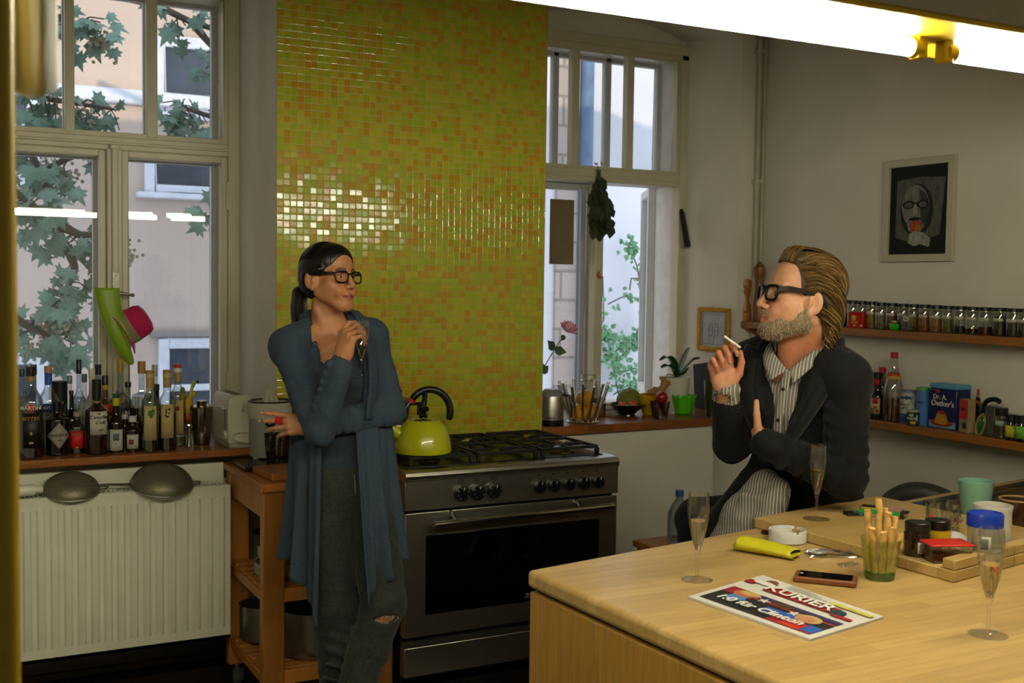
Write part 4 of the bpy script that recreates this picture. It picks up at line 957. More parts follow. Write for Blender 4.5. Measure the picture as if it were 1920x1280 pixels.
    # necklace and ring
    nk = MB(); 
    for i in range(26): u = i/25; x = -.085 + .150*u; nk.ball((x, -.045-.030*sin(pi*u) + .02*u, 1.405-.050*sin(pi*u)+.012*u), .0020, 6)
    nk.build('necklace', mat('necklace_pearl', '#b9a88c', .3, var=0), t)
    rg = MB(); c = Tl((.004, .116, -.004)); rg.X = Matrix.Translation(tuple(c)) @ Matrix(((1, 0, 0), (0, 0, 1), (0, -1, 0))).to_4x4(); rg.lathe([(0, -.004), (.011, -.003), (.0135, .003), (.012, .009), (.006, .012), (0, .0125)], 22)
    rg.build('ring', mat('red_resin', '#a80f16', .12, var=0, coat=.5), t, loc=(0, -.010, .006))
    # top, cardigan, jeans
    top_m = soft_cloth('blue_jersey', '#2b343d', .35, 40); card_m = soft_cloth('blue_cardigan_wool', '#2f3c4a', .45, 30)
    v = Vol((-.21, -.19, .93), (.25, .18, 1.45), .0045); torso(v, .009)
    v.ell((-.005, -.09, 1.425), (.088, .12, .118), k=.006, op='s'); v.ell((.0, -.10, .895), (.4, .4, .072), k=.003, op='s')
    o = skin_mesh('top', [v.skin()], top_m, t); add_folds(o, .006, .05)
    v = Vol((-.27, -.31, 1.02), (.29, .21, 1.49), .0045); torso(v, .017); v.cap((-.085, .045, 1.455), (.055, .06, 1.46), .022, .022, .02)
    # the cardigan stands open over the top
    def opening(X, Y, Z):
        l = np.minimum(-.085 + (1.473-Z)*.13, -.058); r = np.interp(Z, [1.0, 1.15, 1.3, 1.38, 1.42, 1.47], [.07, .083, .092, .082, .060, .030]); return np.maximum(np.maximum(l-X, X-r), Y-.02) + 0*Z
    v.put(opening, (-.1, -.3, 1.0), (.15, .02, 1.55), .008, 's'); v.cap((-.028, .0, 1.58), (-.028, .02, 1.42), .060, .066, .01, 's')
    for a, w in ((-1, [(-.083, .055, 1.475), (-.082, -.005, 1.44), (-.067, -.052, 1.36), (-.060, -.085, 1.27), (-.052, -.095, 1.16)]), (1, [(.042, .065, 1.478), (.062, .015, 1.452), (.092, -.035, 1.385), (.106, -.068, 1.28), (.100, -.078, 1.16)])): v.chain([np.array(p) for p in w], [.016]*5, .004)
    v.cap(SR, ER, .056, .050, .015); v.cap(ER+(0, .0, -.004), WR-(.006, 0, .045), .050, .036, .012); v.cap(WR-(.006, 0, .045), WR-(.001, 0, .014), .036, .034, .004)
    v.cap(SL, EL, .058, .050, .015); v.cap(EL, WL+(.03, 0, 0), .049, .038, .012)
    for k in range(7):                                     # ruched folds round the elbows and forearms
        u = .15+.12*k; c = ER + (WR-ER)*u; v.cap(c+(-.03, -.018, .012), c+(.03, -.020, -.006), .013, .010, .012)
    for k in range(6): u = .1+.13*k; c = EL + (WL-EL)*u; v.cap(c+(-.012, -.028, .03), c+(.012, -.026, -.03), .013, .012, .014)
    for k in range(5): u = .25+.15*k; c = SR + (ER-SR)*u; v.cap(c+(-.045, -.015, .02), c+(.02, -.045, -.01), .012, .010, .014)
    v.cap(WR-(.006, 0, .040), WR+(.02, 0, .06), .0245, .024, .002, 's')
    parts = [v.skin()]
    o = skin_mesh('cardigan', parts, card_m, t); add_folds(o, .009, .055)
    def drape(u, w):
        th = radians(-112 - 321*u); c, d = cos(th), sin(th); front = max(0, 1-u/.14), max(0, 1-(1-u)/.16)
        hem = .655 - .17*front[0]**1.3 - .095*front[1]**1.2 + .02*sin(9*u)
        z = 1.17 + (hem-1.17)*w; a = (.163 + .030*w) if c > 0 else (.150 + .033*w); b = .118 + .035*w + (.085*min(1, w*1.6)*max(0, c)**.5 if d < 0 and c > 0 else 0)
        fold = (.003+.020*w)*(sin(2*pi*u*11+1.2*w) + .5*sin(2*pi*u*23+1)) + .016*w*sin(40*u)*max(front)
        x = .014 + .012*w + (a+fold)*c; y = .045 + (b+fold)*d
        if front[1] > 0: x += .012*w*front[1]
        return (x, y, z)
    for q, w in ((-1, [(-.080, .050, 1.492), (-.083, -.010, 1.452), (-.069, -.064, 1.36), (-.060, -.103, 1.27), (-.055, -.108, 1.15)]), (1, [(.036, .060, 1.494), (.062, .003, 1.468), (.092, -.052, 1.39), (.104, -.086, 1.28), (.094, -.094, 1.15)])):
        P = smooth_path(w, 8); n = len(P)
        def lap(u, w_, P=P, n=n, q=q):
            p = P[min(int(w_*(n-1)+.5), n-1)]; wd = .038*(1-.3*w_); h = .006*sin(pi*min(u*1.6, 1))
            return (p[0]+q*wd*u, p[1]+.030*u*u - h, p[2]-.006*u)
        b = MB(); b.grid(lap, 7, n); b.build('lapel', card_m, t, solid=.006)
    b = MB(); b.grid(drape, 240, 40); o = b.build('cardigan_skirt', card_m, t, solid=.004)
    jm = soft_cloth('washed_denim', '#272d2b', .5, 60, .8, .1, var=.32)
    v = Vol((-.17, -.22, .06), (.28, .20, 1.02), .0055); legs(v, .012); v.ell((.035, .05, .925), (.162, .122, .15), k=.03)
    kp = np.array(kL)
    v.ell(kp+(.004, -.062, -.035), (.040, .03, .013), k=.006, op='s')
    for k in range(5): z = .30+.045*k; v.cap((-.035+.01*k, -.066, z), (.045, -.062, z-.022), .006, .004, .022)
    v.put(lambda X, Y, Z: .985-Z+0*X+0*Y, (-.3, -.3, .985), (.3, .3, 1.05), .004, 's')
    o = skin_mesh('jeans', [v.skin()], jm, t); add_folds(o, .010, .045)
    fr = MB(); rnd = random.Random(8)
    for i in range(60):
        a = rnd.uniform(-1, 1); q = rnd.choice((-1, 1)); p = kp + (.004+.042*a, -.066+.02*a*a, -.035+q*.013*sqrt(max(0, 1-a*a)))
        fr.tube([p, p+(rnd.uniform(-.006, .006), -.004, -q*rnd.uniform(.002, .009))], .0006, 4)
    fr.build('frayed_threads', mat('denim_thread', '#a5a48f', .9), t)
    fl = MB(); fl.tube([(.062, -.068, .965), (.064, -.072, .93), (.066, -.066, .885)], .0022, 6); fl.build('fly_seam', mat('denim_seam', '#6d6a55', .8), t)
    for a, d in ((aR, (.02, -.14, 0)), (aL, (-.03, -.14, 0))):
        v = Vol(np.array(a)+(-.08, -.22, -.11), np.array(a)+(.08, .08, .06), .005); v.cap(np.array(a)-(0, -.01, .045), np.array(a)+d-(0, 0, .058), .044, .032, .02); v.cap(a, np.array(a)-(0, 0, .05), .044, .045, .02)
        v.put(lambda X, Y, Z: (np.array(0.004)-Z)+0*X+0*Y, (-1, -1, -1), (1, 1, .004), 0, 's') if False else None
        skin_mesh('boot', [v.skin()], mat('black_leather', '#0d0c0b', .4), t)
woman()
def flute(label, loc, H=.22, rz=0, tilt=None, fill=.40, group='champagne flutes'):
    t = thing('champagne_flute', label, 'glass', loc, rz, group); k = H/.22
    g = thin_glass('clear_crystal', (.985, .985, .98), .12, .0, .45)
    out = [(.039, 0), (.039, .0012), (.020, .003), (.007, .006), (.0042, .012), (.0036, .040), (.0044, .062), (.0075, .074), (.0135, .096), (.0205, .126), (.0260, .158), (.0275, .176), (.0268, .198), (.0252, .220)]
    inn = [(.0244, .220), (.0260, .198), (.0266, .176), (.0251, .158), (.0196, .126), (.0126, .096), (.0064, .077), (0, .073)]
    prof = [(0, 0)]+out+inn; MB().lathe([(r*k, z*k) for r, z in prof], 40, cap=False).build('glass', g, t, angle=60)
    zl = .073 + .147*fill; li = []
    for r, z in reversed(inn):
        if z < zl: li.append((max(0, r-.0002)*k, (z+.0003)*k))
    zs = [z for r, z in reversed(inn)]; rs = [r for r, z in reversed(inn)]; rl = float(np.interp(zl, zs, rs)); li += [((rl-.0002)*k, zl*k), (0, zl*k)]
    MB().lathe(li, 40, cap=False).build('sparkling_wine', mat('sparkling_wine', '#fbf0c4', 0, trans=1, ior=1.24, var=0), t, angle=60)
    return t
def held_glass():
    c, s_ = cos(radians(-18.893)), sin(radians(-18.893)); x, y, z = .080, -.205, 1.291
    t = flute('champagne flute held up in the fingers of the person with the ponytail', (1.211+c*x-s_*y, 3.538+s_*x+c*y, z), .178, fill=.25)
held_glass()

# ------------------------------------------------------------------ man behind the island
def man():
    t = thing('person', 'bearded person in dark jacket and heavy glasses, seated behind the island with a cigarette', 'person', (2.436, 2.733, 0), radians(-41.715))
    skin = attr_mat('man_skin', .5, .15, 500)
    s, ys = 1.03, 1.0; O = np.array((.014, -.20, 1.551)); pt = radians(9)
    f = (-.906*cos(pt), -.422*cos(pt), sin(pt)); R = frame_of(f, (0, 0, 1)); T = lambda x, y, z: O + R @ (np.array([x, y*ys, z])*s)
    SN, SF = np.array((.145, -.21, 1.325)), np.array((-.118, .015, 1.345))
    EN, WN = np.array((.160, -.205, 1.03)), np.array((-.078, -.288, 1.135))
    EF, WF = np.array((-.175, -.130, 1.105)), np.array((-.196, -.235, 1.287))
    def torso(v, o=0.):
        v.ell((.060, .08, .88), (.150+o, .120+o, .14+o), k=.03); v.ell((.045, .015, 1.05), (.138+o, .115+o, .15+o), k=.06)
        v.ell((.015, -.08, 1.22), (.150+o, .135+o, .16+o), k=.06); v.ell((-.045, -.13, 1.20), (.09+o, .085+o, .11+o), k=.05)
        v.cap(SN, (.03, -.09, 1.40), .058+o, .055+o, .04); v.cap(SF, (.01, -.09, 1.40), .058+o, .055+o, .04)
    def neck(v):
        v.cap(T(0, -.035, -.06), (.030, -.105, 1.36), .058, .064, .02); v.cap(T(0, .02, -.085), (-.010, -.150, 1.36), .030, .034, .03)
        v.cap(T(-.052, -.03, -.055), (-.012, -.175, 1.365), .014, .012, .016)
    body = []
    v = Vol((-.16, -.33, 1.30), (.20, -.03, 1.70), .0021); torso(v); neck(v); head_vol(v, O, R, s, True, ys); body.append(v.skin())
    v = Vol((-.22, -.30, .72), (.24, .24, 1.31), .007); torso(v); body.append(v.skin())
    v = Vol((-.26, -.32, .90), (.25, .10, 1.42), .007); v.cap(SN, EN, .050, .040, .02); v.cap(EN, WN, .040, .027, .02); v.cap(SF, EF, .050, .040, .02); v.cap(EF, WF, .040, .026, .02); body.append(v.skin())
    legs = (((.10, .05, .84), (-.235, .03, .80), (-.24, .06, .42)), ((.03, .15, .84), (-.30, .18, .80), (-.30, .22, .42)))
    def leg(v, o=0.):
        for h, k, a in legs: v.cap(h, k, .082+o, .058+o, .02); v.cap(k, a, .056+o, .040+o, .02)
    v = Vol((-.42, -.12, .28), (.24, .34, .98), .008); leg(v)
    for h, k, a in legs: v.cap(a, np.array(a)+(-.13, .0, -.05), .038, .026, .02)
    body.append(v.skin())
    v = Vol((-.32, -.36, 1.23), (-.10, -.10, 1.51), .0014); v.cap(EF, WF, .040, .0265, .01)
    Rf, Tf, tips_f = hand_vol(v, WF, (-.16, -.10, .98), (-.42, .90, .05), [(38, 62, 30), (50, 82, 45), (56, 88, 50), (60, 90, 50)], -1, 1.02, thumb=[(.018, .010, -.014), (.042, .038, -.024), (.052, .070, -.030), (.050, .100, -.036)]); body.append(v.skin())
    v = Vol((-.25, -.37, 1.06), (-.01, -.08, 1.34), .0016); v.cap(EN, WN, .040, .0265, .01)
    Rn, Tn, tips_n = hand_vol(v, WN, (-.14, .93, .33), (.90, .05, .42), [(18, 20, 12), (20, 22, 12), (22, 24, 12), (26, 26, 14)], 1, 1.0, thumb=('w', [(-.084, -.292, 1.150), (-.094, -.300, 1.185), (-.098, -.302, 1.222), (-.100, -.296, 1.256)])); body.append(v.skin())
    def tone(V):
        c = head_tone(V, O, R, s, '#b38362', '#9a6054', '#5b4630', '#c07a5e', ys); L = (V-O) @ R; nk = np.clip((1.50-V[:, 2])/.06, 0, 1)*np.clip((V[:, 2]-1.30)/.03, 0, 1)*.5
        return c*(1-nk[:, None]) + np.array(lin('#b0664a'))*nk[:, None]
    skin_mesh('body', body, skin, t, tone); eye_balls(t, O, R, s, (0, .96, -.05), '#4a4a44', ys); nails(t, tips_f, Rf, nail_mat, 1, -1); nails(t, tips_n, Rn, nail_mat, 1, 1)
    glasses(t, O, R, s, ys, .0285, .0205, .0040, 'spectacles', .108, .006, -.02, .006, 3.6)
    # beard: short greying whiskers along jaw, chin and lip
    rnd = random.Random(21); st = [[], []]
    v = Vol((-.14, -.32, 1.38), (.12, -.08, 1.60), .0026)
    C = lambda a, b, ra, rb, k=.01, op='u': v.cap(T(*a), T(*b), ra*1.06, rb*1.06, k, op)
    C((-.018, .072, -.096), (.018, .072, -.096), .0245, .0245, .01); v.ell(T(0, .086, -.090), (.024, .020, .022), R, .01)
    for q in (-1, 1): C((q*.022, .068, -.094), (q*.057, .004, -.064), .0255, .0245, .012); C((q*.057, .004, -.064), (q*.0625, -.002, -.025), .0235, .0185, .01); C((q*.036, .066, -.072), (q*.058, .02, -.045), .018, .015, .012)
    v.ell(T(0, .104, -.066), (.019, .030, .0085), R, .006, 's'); C((-.03, .118, -.052), (.03, .118, -.052), .008, .008, .004, 's')
    for q in (-1, 1): v.cap(T(q*.004, .099, -.0500), T(q*.027, .088, -.062), .0098, .0075, .006); v.cap(T(q*.027, .088, -.062), T(q*.024, .083, -.085), .007, .010, .008)
    bm = mat('grey_blond_beard', '#76684f', .8, var=.45, vscale=160, bump=1.0, bscale=260)
    beard = skin_mesh('beard', [v.skin()], bm, t)
    Vb = np.empty(len(beard.data.vertices)*3, np.float32); beard.data.vertices.foreach_get('co', Vb); Vb = Vb.reshape(-1, 3)
    Nb = np.empty_like(Vb); beard.data.vertices.foreach_get('normal', Nb.ravel()) if False else None
    nr = np.array([vv.normal[:] for vv in beard.data.vertices])
    for i in rnd.sample(range(len(Vb)), min(3400, len(Vb))):
        p = Vb[i]; d = nr[i]*.40 + np.array((0, 0, -.8)) + np.array([rnd.gauss(0, .3) for _ in range(3)]); d = d/np.linalg.norm(d); l = rnd.uniform(.004, .008)
        st[rnd.random() < .6].append(([p-d*.001, p+d*l*.5, p+d*l+np.array((0, 0, -.001))], .00055))
    hair_strands('whiskers', mat('pale_whiskers', '#a0957f', .7, var=.2), beard, st[1], 3); hair_strands('whiskers', mat('brown_whiskers', '#6f5636', .7, var=.2), beard, st[0], 3)
    # hair swept back, curling at the nape
    hm = mat('light_brown_hair', '#3d2b14', .55, var=.45, vscale=40, bump=.8, bscale=40, stretch=(1, 1, 1))
    v = Vol((-.08, -.35, 1.38), (.20, -.05, 1.72), .0028)
    v.ell(T(0, -.020, .050), (.083, .108*ys, .092), R, .01); v.ell(T(0, -.060, .0), (.076, .072, .085), R, .03); v.ell(T(0, -.085, -.05), (.060, .045, .060), R, .03)
    v.ell(T(0, .122, -.005), (.092, .118, .112), R, .008, 's'); v.ell(T(0, .02, -.075), (.10, .085, .075), R, .010, 's')
    for q in (-1, 1): v.ell(T(q*.088, -.006, -.004), (.030, .030, .042), R, .006, 's')
    v.ell(T(0, .020, .116), (.054, .050, .020), R, .02)
    hair = skin_mesh('hair', [v.skin()], hm, t)
    sets = {k: [] for k in range(3)}
    for i in range(850):                                  # waves combed from the brow to the crown and down the back
        a = radians(rnd.uniform(-86, 86)); th0 = rnd.uniform(36, 62) + 26*max(0, abs(a)-.5); end = rnd.uniform(165, 228); P = []; ph = rnd.random()*6; amp = rnd.uniform(.001, .0045); lift = rnd.uniform(.0, .008)
        for j in range(9):
            u = j/8; th = radians(th0 + (end-th0)*u); x = sin(a)*.086*(1-.35*u*u); e = sqrt(max(0, 1-(x/.088)**2)); w = amp*sin(ph+9*u)
            P.append(T(x + .8*w, -.020+(.110*e+w+lift*sin(pi*u))*cos(th), .050+(.095*e+w+lift)*sin(th)*(1 if th < pi else 1.15)))
        sets[rnd.choice((0, 0, 1, 1, 2))].append((smooth_path(P, 3), rnd.uniform(.0009, .0018)))
    for i in range(150):                                  # forelock brushed up from the brow
        x = rnd.uniform(-.056, .056); o = rnd.uniform(0, .006); k = sqrt(max(.1, 1-(x/.085)**2)); w = rnd.uniform(-.006, .006)
        sets[rnd.choice((0, 0, 1, 1, 2))].append((smooth_path([T(x, .070*k+rnd.uniform(-.004, .006), .086+.018*k), T(x*.98+w, .056*k, .122+.018*k+o), T(x*.95+w, .020, .128+.020*k+o), T(x*.9, -.030, .128+.018*k+o)], 4), rnd.uniform(.0010, .0018)))
    for i in range(430):                                  # sides swept back over the ears
        q = -1 if rnd.random() < .62 else 1; z0 = rnd.uniform(.024, .088); y0 = .012 + .35*max(0, z0-.02) + rnd.uniform(-.02, .012); bx = .081*sqrt(max(.05, 1-((z0-.03)/.115)**2)); o = rnd.uniform(.0, .006); dz = rnd.uniform(.02, .06)
        P = [T(q*(bx+.001), y0, z0), T(q*(bx+.006+o), y0-.035, z0+.010), T(q*(bx+.004+o), y0-.075, z0-.005), T(q*(bx*.78+o), y0-.108, z0-dz*.8), T(q*(bx*.50), -.118-o, z0-dz*1.6)]
        sets[rnd.choice((0, 0, 1, 1, 2))].append((smooth_path(P, 4), rnd.uniform(.0011, .0022)))
    for i in range(240):                                  # thick hair behind the ears
        q = -1 if rnd.random() < .6 else 1; z0 = rnd.uniform(-.045, .045); o = rnd.uniform(.001, .008); w = rnd.uniform(-.006, .006)
        P = [T(q*(.070+o), -.040+w, z0), T(q*(.068+o), -.066, z0-.012), T(q*(.056+o+w), -.096-o, z0-.035), T(q*(.040+w), -.108-o, z0-.065), T(q*(.030-w), -.106-o, z0-.085)]
        sets[rnd.choice((0, 1, 1, 2))].append((smooth_path(P, 3), rnd.uniform(.0011, .0022)))
    for i in range(330):                                  # curls at the nape
        q = rnd.uniform(-1, 1); z0 = rnd.uniform(-.0, -.085); p = np.array((q*.064, -.070-.034*(1-q*q)+rnd.uniform(-.012, .010), z0)); P = []; r = rnd.uniform(.006, .015); ph = rnd.random()*6; tw = rnd.uniform(4, 9)
        for j in range(12):
            u = j/11; P.append(T(p[0] + r*cos(ph+tw*u)*u**.5, p[1] + r*.8*sin(ph+tw*u)*u**.5 - .012*u, p[2] - .050*u))
        sets[rnd.choice((0, 1, 1, 2))].append((smooth_path(P, 2), rnd.uniform(.0012, .0024)))
    for k, c in enumerate(('#57411f', '#35260f', '#7d6034')): hair_strands('hair_strands', mat('hair_tone_%s' % ('warm', 'deep', 'fair')[k], c, .5, var=.25), hair, sets[k], 4)  # three hair colours, mixed at random over the strands
    # striped shirt
    sm = mat('striped_shirt', '#6f6d66', .85, var=.08, vscale=200); nt = sm.node_tree; L = nt.links.new
    tc = node(nt, 'ShaderNodeTexCoord'); mp = node(nt, 'ShaderNodeMapping'); mp.inputs['Rotation'].default_value = (0, 0, radians(14)); L(tc.outputs['Object'], mp.inputs[0])
    wv = node(nt, 'ShaderNodeTexWave', i_Scale=34.0, i_Distortion=.5); wv.inputs['Detail Scale'].default_value = .3; L(mp.outputs[0], wv.inputs[0])
    cr = node(nt, 'ShaderNodeValToRGB'); cr.color_ramp.elements[0].position = .86; cr.color_ramp.elements[0].color = rgba('#625f5a'); cr.color_ramp.elements[1].position = .95; cr.color_ramp.elements[1].color = rgba('#b5b2a8'); L(wv.outputs[0], cr.inputs[0]); L(cr.outputs[0], nt.nodes['Principled BSDF'].inputs['Base Color'])
    v = Vol((-.27, -.34, .78), (.24, .18, 1.46), .0045); torso(v, .010)
    v.cap((.018, -.125, 1.44), (.012, -.115, 1.34), .072, .082, .012)
    v.ell((-.045, -.225, 1.395), (.030, .075, .10), k=.006, op='s'); v.cap(T(0, -.02, -.06), (.014, -.125, 1.36), .063, .068, .003, 's')
    v.chain([np.array(p) for p in ((-.07, -.15, .98), (-.125, -.14, .88), (-.165, -.12, .79))], [.055, .070, .075], .03); v.chain([np.array(p) for p in ((-.035, -.19, .98), (-.060, -.20, .88), (-.065, -.19, .79))], [.040, .050, .055], .012)
    for k in range(5): v.cap((-.07-.016*k, -.205, .96), (-.11-.014*k, -.195+.01*k, .80), .012, .010, .012)
    v.cap(EF+(WF-EF)*.75, WF+(.004, .006, -.004), .039, .0415, .006); v.cap(WF-(0, 0, .02), WF+(0, -.01, .07), .0295, .030, .003, 's')
    shirt = skin_mesh('shirt', [v.skin()], sm, t); add_folds(shirt, .010, .045)
    def collar(P, drop, name):
        P = smooth_path(P, 8); n = len(P)
        def fn(u, w):
            i = int(u*(n-1)+.5); p = P[i]; d = drop(i/(n-1)); return tuple(p + np.array(d)*w + np.array((-.2, -.35, .25))*.012*sin(pi*w))
        b = MB(); b.grid(fn, n, 6); b.build(name, sm, shirt, solid=.004)
    collar([(.085, -.085, 1.452), (.083, -.155, 1.432), (.050, -.205, 1.398), (.000, -.232, 1.358)], lambda u: ((.030-.030*u)*.6, -.018-.010*u, -.020-.030*u), 'collar')
    collar([(-.052, -.070, 1.430), (-.062, -.130, 1.415), (-.050, -.190, 1.385), (-.014, -.236, 1.345)], lambda u: (-.022-.026*u*u, -.006-.004*u, -.022-.010*u), 'collar')
    pk = MB(); P = smooth_path([(-.012, -.240, 1.345), (-.026, -.252, 1.28), (-.036, -.252, 1.20), (-.040, -.236, 1.10)], 6)
    pk.grid(lambda u, w: tuple(P[int(w*(len(P)-1)+.5)] + np.array((.024*(u-.5), -.012*(u-.5)-.001, 0))), 4, len(P)); pk.build('placket', sm, shirt, solid=.004)
    for w in (.28, .70): p = P[int(w*(len(P)-1))]; b = MB(); b.X = Matrix.Translation(tuple(p+np.array((-.002, -.005, 0)))) @ Matrix.Rotation(pi/2, 4, 'X'); b.lathe([(0, 0), (.0052, 0), (.0058, .001), (.005, .0024), (0, .002)], 14); b.build('button', black, shirt)
    # jacket
    jm = mat('black_wool_jacket', '#0c0d11', .85, var=.2, vscale=60, bump=.3, bscale=90, sheen=.05, spec=.2)
    v = Vol((-.31, -.36, .74), (.30, .26, 1.48), .005); torso(v, .024)
    v.ell((.065, .075, .86), (.172, .145, .14), k=.03)
    v.cap((.10, -.06, 1.435), (-.04, -.03, 1.42), .028, .026, .03)
    def opening(X, Y, Z):
        c = np.interp(Z, [.74, .90, .96, 1.08, 1.2, 1.3, 1.40, 1.5], [-.125, -.110, -.085, -.034, -.020, .000, .012, .012]); w = np.interp(Z, [.74, .90, .98, 1.03, 1.1, 1.2, 1.32, 1.42, 1.5], [.10, .085, .05, .018, .017, .025, .046, .078, .09])
        return np.maximum(np.abs(X + .55*(Y+.25) - c)-w, Y+.10) + 0*Z
    v.put(opening, (-.36, -.36, .74), (.25, -.09, 1.5), .006, 's'); v.cap(T(0, -.02, -.05), (.014, -.13, 1.36), .076, .088, .008, 's')
    for P in ([(.112, -.075, 1.455), (.103, -.175, 1.415), (.070, -.250, 1.32), (.010, -.292, 1.19), (-.028, -.285, 1.08)], [(-.080, -.06, 1.425), (-.098, -.13, 1.39), (-.100, -.20, 1.30), (-.092, -.245, 1.19), (-.078, -.265, 1.09)]): v.chain([np.array(p) for p in P], [.016, .018, .018, .016, .012], .004)
    v.cap(SN+(.006, 0, .002), EN, .074, .060, .012); v.cap(EN, WN+(.012, 0, -.004), .060, .044, .015); v.cap(WN+(.03, .0, -.01), WN+(.006, .0, .004), .042, .043, .004)
    v.cap(SF, EF, .068, .058, .012); v.cap(EF, EF+(WF-EF)*.72, .057, .047, .012)
    for k in range(5): u = .35+.14*k; c = SN+(EN-SN)*u; v.cap(c+(-.05, -.045, .025), c+(.055, -.03, -.02), .014, .011, .018)
    for k in range(4): u = .15+.2*k; c = EN+(WN-EN)*u; v.cap(c+(.012, -.045, .04), c+(-.012, -.045, -.035), .013, .012, .016)
    v.cap(WN+(.0, 0, .0), WN+(-.03, .03, .07), .030, .032, .003, 's'); v.cap(EF+(WF-EF)*.66, WF+(0, 0, .03), .040, .042, .003, 's')
    v.cap((-.075, -.04, .98), (-.195, -.02, .80), .075, .085, .04)
    jk = skin_mesh('jacket', [v.skin()], jm, t); add_folds(jk, .008, .06)
    for q, P in ((1, [(.104, -.180, 1.432), (.092, -.232, 1.37), (.056, -.285, 1.28), (.004, -.315, 1.17), (-.026, -.300, 1.09)]), (-1, [(-.098, -.135, 1.402), (-.108, -.19, 1.35), (-.110, -.225, 1.28), (-.096, -.262, 1.18), (-.080, -.275, 1.10)])):
        P = smooth_path(P, 8); n = len(P)
        def lap(u, w, P=P, n=n, q=q):
            i = min(int(w*(n-1)+.5), n-1); wd = .062*sin(pi*min(1, .25+.75*w))**.7*(1 if w < .34 or w > .42 else .72); p = P[i]
            return (p[0]+q*wd*u*.85, p[1]+(.03 if q > 0 else .05)*u*u-.006*sin(pi*u), p[2]+.012*u)
        b = MB(); b.grid(lap, 7, n); b.build('lapel', jm, jk, solid=.006)
    for k in range(3): p = EF+(WF-EF)*(.52+.07*k) + np.array((.03, -.035, 0)); b = MB(); b.ball(tuple(p), .0065, 12, squash=(1, 1, .6)); b.build('cuff_button', black, jk)
    tm = soft_cloth('dark_trousers', '#0f1218', .3, 60)
    v = Vol((-.45, -.16, .36), (.27, .36, 1.0), .007); leg(v, .014); v.ell((.06, .08, .88), (.165, .135, .11), k=.03); tr = skin_mesh('trousers', [v.skin()], tm, t); add_folds(tr, .010, .06)
    for h, k, a in legs:
        v = Vol(np.array(a)+(-.2, -.07, -.12), np.array(a)+(.07, .07, .05), .006); v.cap(a, np.array(a)+(-.13, 0, -.06), .046, .034, .02); v.cap(np.array(a)+(.02, 0, -.055), np.array(a)+(-.1, 0, -.065), .036, .034, .02); skin_mesh('shoe', [v.skin()], mat('black_leather', '#0d0c0b', .4), t)
    return t
man()
def man_at(p):
    c, s_ = cos(radians(-41.715)), sin(radians(-41.715)); return Vector((2.436+c*p[0]-s_*p[1], 2.733+s_*p[0]+c*p[1], p[2]))
def cigarette():
    a, b = man_at((-0.2,-0.275,1.445)), man_at((-0.15,-0.3,1.413)); d = b-a
    t = thing('cigarette', 'white cigarette between the raised fingers of the bearded person', 'cigarette', tuple(a))
    MB().tube([tuple(d*.06), tuple(d*.70)], .0039, 12).build('paper', mat('cigarette_paper', '#d9d6cc', .8), t)
    MB().tube([tuple(d*.70), tuple(d)], .0040, 12).build('filter', mat('cigarette_filter', '#cfc8b4', .8), t)
    MB().tube([tuple(d*0), tuple(d*.06)], [.0034, .0038], 12).build('ash', mat('cigarette_ash', '#3b3834', .9), t)
cigarette()
def bar_stool():
    p = man_at((.06, .10, 0)); t = thing('bar_stool', 'dark round bar stool under the bearded person', 'stool', (p.x, p.y, 0))
    m = mat('dark_chair', '#2b2a29', .5)
    MB().lathe([(0, .69), (.16, .69), (.17, .70), (.165, .715), (0, .72)], 28).build('seat', m, t)
    for a in (45, 135, 225, 315): MB().tube([(.10*cos(radians(a)), .10*sin(radians(a)), .70), (.19*cos(radians(a)), .19*sin(radians(a)), 0)], .012, 10).build('leg', m, t)
    MB().tube([(.155*cos(2*pi*i/24), .155*sin(2*pi*i/24), .30) for i in range(24)], .008, 8, closed=True).build('foot_ring', steel if 'steel' in globals() else chrome, t)
bar_stool()
# ------------------------------------------------------------------ after people

# ------------------------------------------------------------------ bottles on the first sill
ZS = .9352
def facing(x, y): return math.atan2(-y, -x)
def glass_mat(kind):
    return {'clear': lambda: thin_glass('bottle_glass', (.90, .93, .92), .35), 'blueish': lambda: thin_glass('bluish_bottle_glass', (.78, .87, .93), .35), 'frost': lambda: mat('frosted_bottle', '#b9bdb2', .45, var=.05, trans=.35),
            'dark': lambda: mat('dark_bottle_glass', '#0d0907', .08, var=.1, coat=.5), 'brown': lambda: mat('brown_bottle_glass', '#221006', .1, var=.1, coat=.5), 'green': lambda: thin_glass('greenish_bottle_glass', (.62, .66, .50), .4), 'amber': lambda: thin_glass('amber_bottle_glass', (.55, .28, .10), .4)}[kind]()
def liquid(name, c): return thin_glass('liquid_'+name, lin(c), .08)
def patch(parent, name, R, a0, w, z0, z1, m, out=.0004, shape=None, n=14):
    b = MB(); half = w/2/R
    def fn(u, v):
        q = 2*u-1
        if shape == 'diamond': k = 1-abs(q); zc = (z0+z1)/2; z = zc + (v*2-1)*(z1-z0)/2*k; a = a0 + q*half
        elif shape == 'oval': k = sqrt(max(0, 1-q*q)); zc = (z0+z1)/2; z = zc + (v*2-1)*(z1-z0)/2*k; a = a0 + q*half
        else: z = z0+(z1-z0)*v; a = a0 + q*half
        return ((R+out)*cos(a), (R+out)*sin(a), z)
    b.grid(fn, n*2+1, 3); return b.build(name, m, parent, solid=.0003)
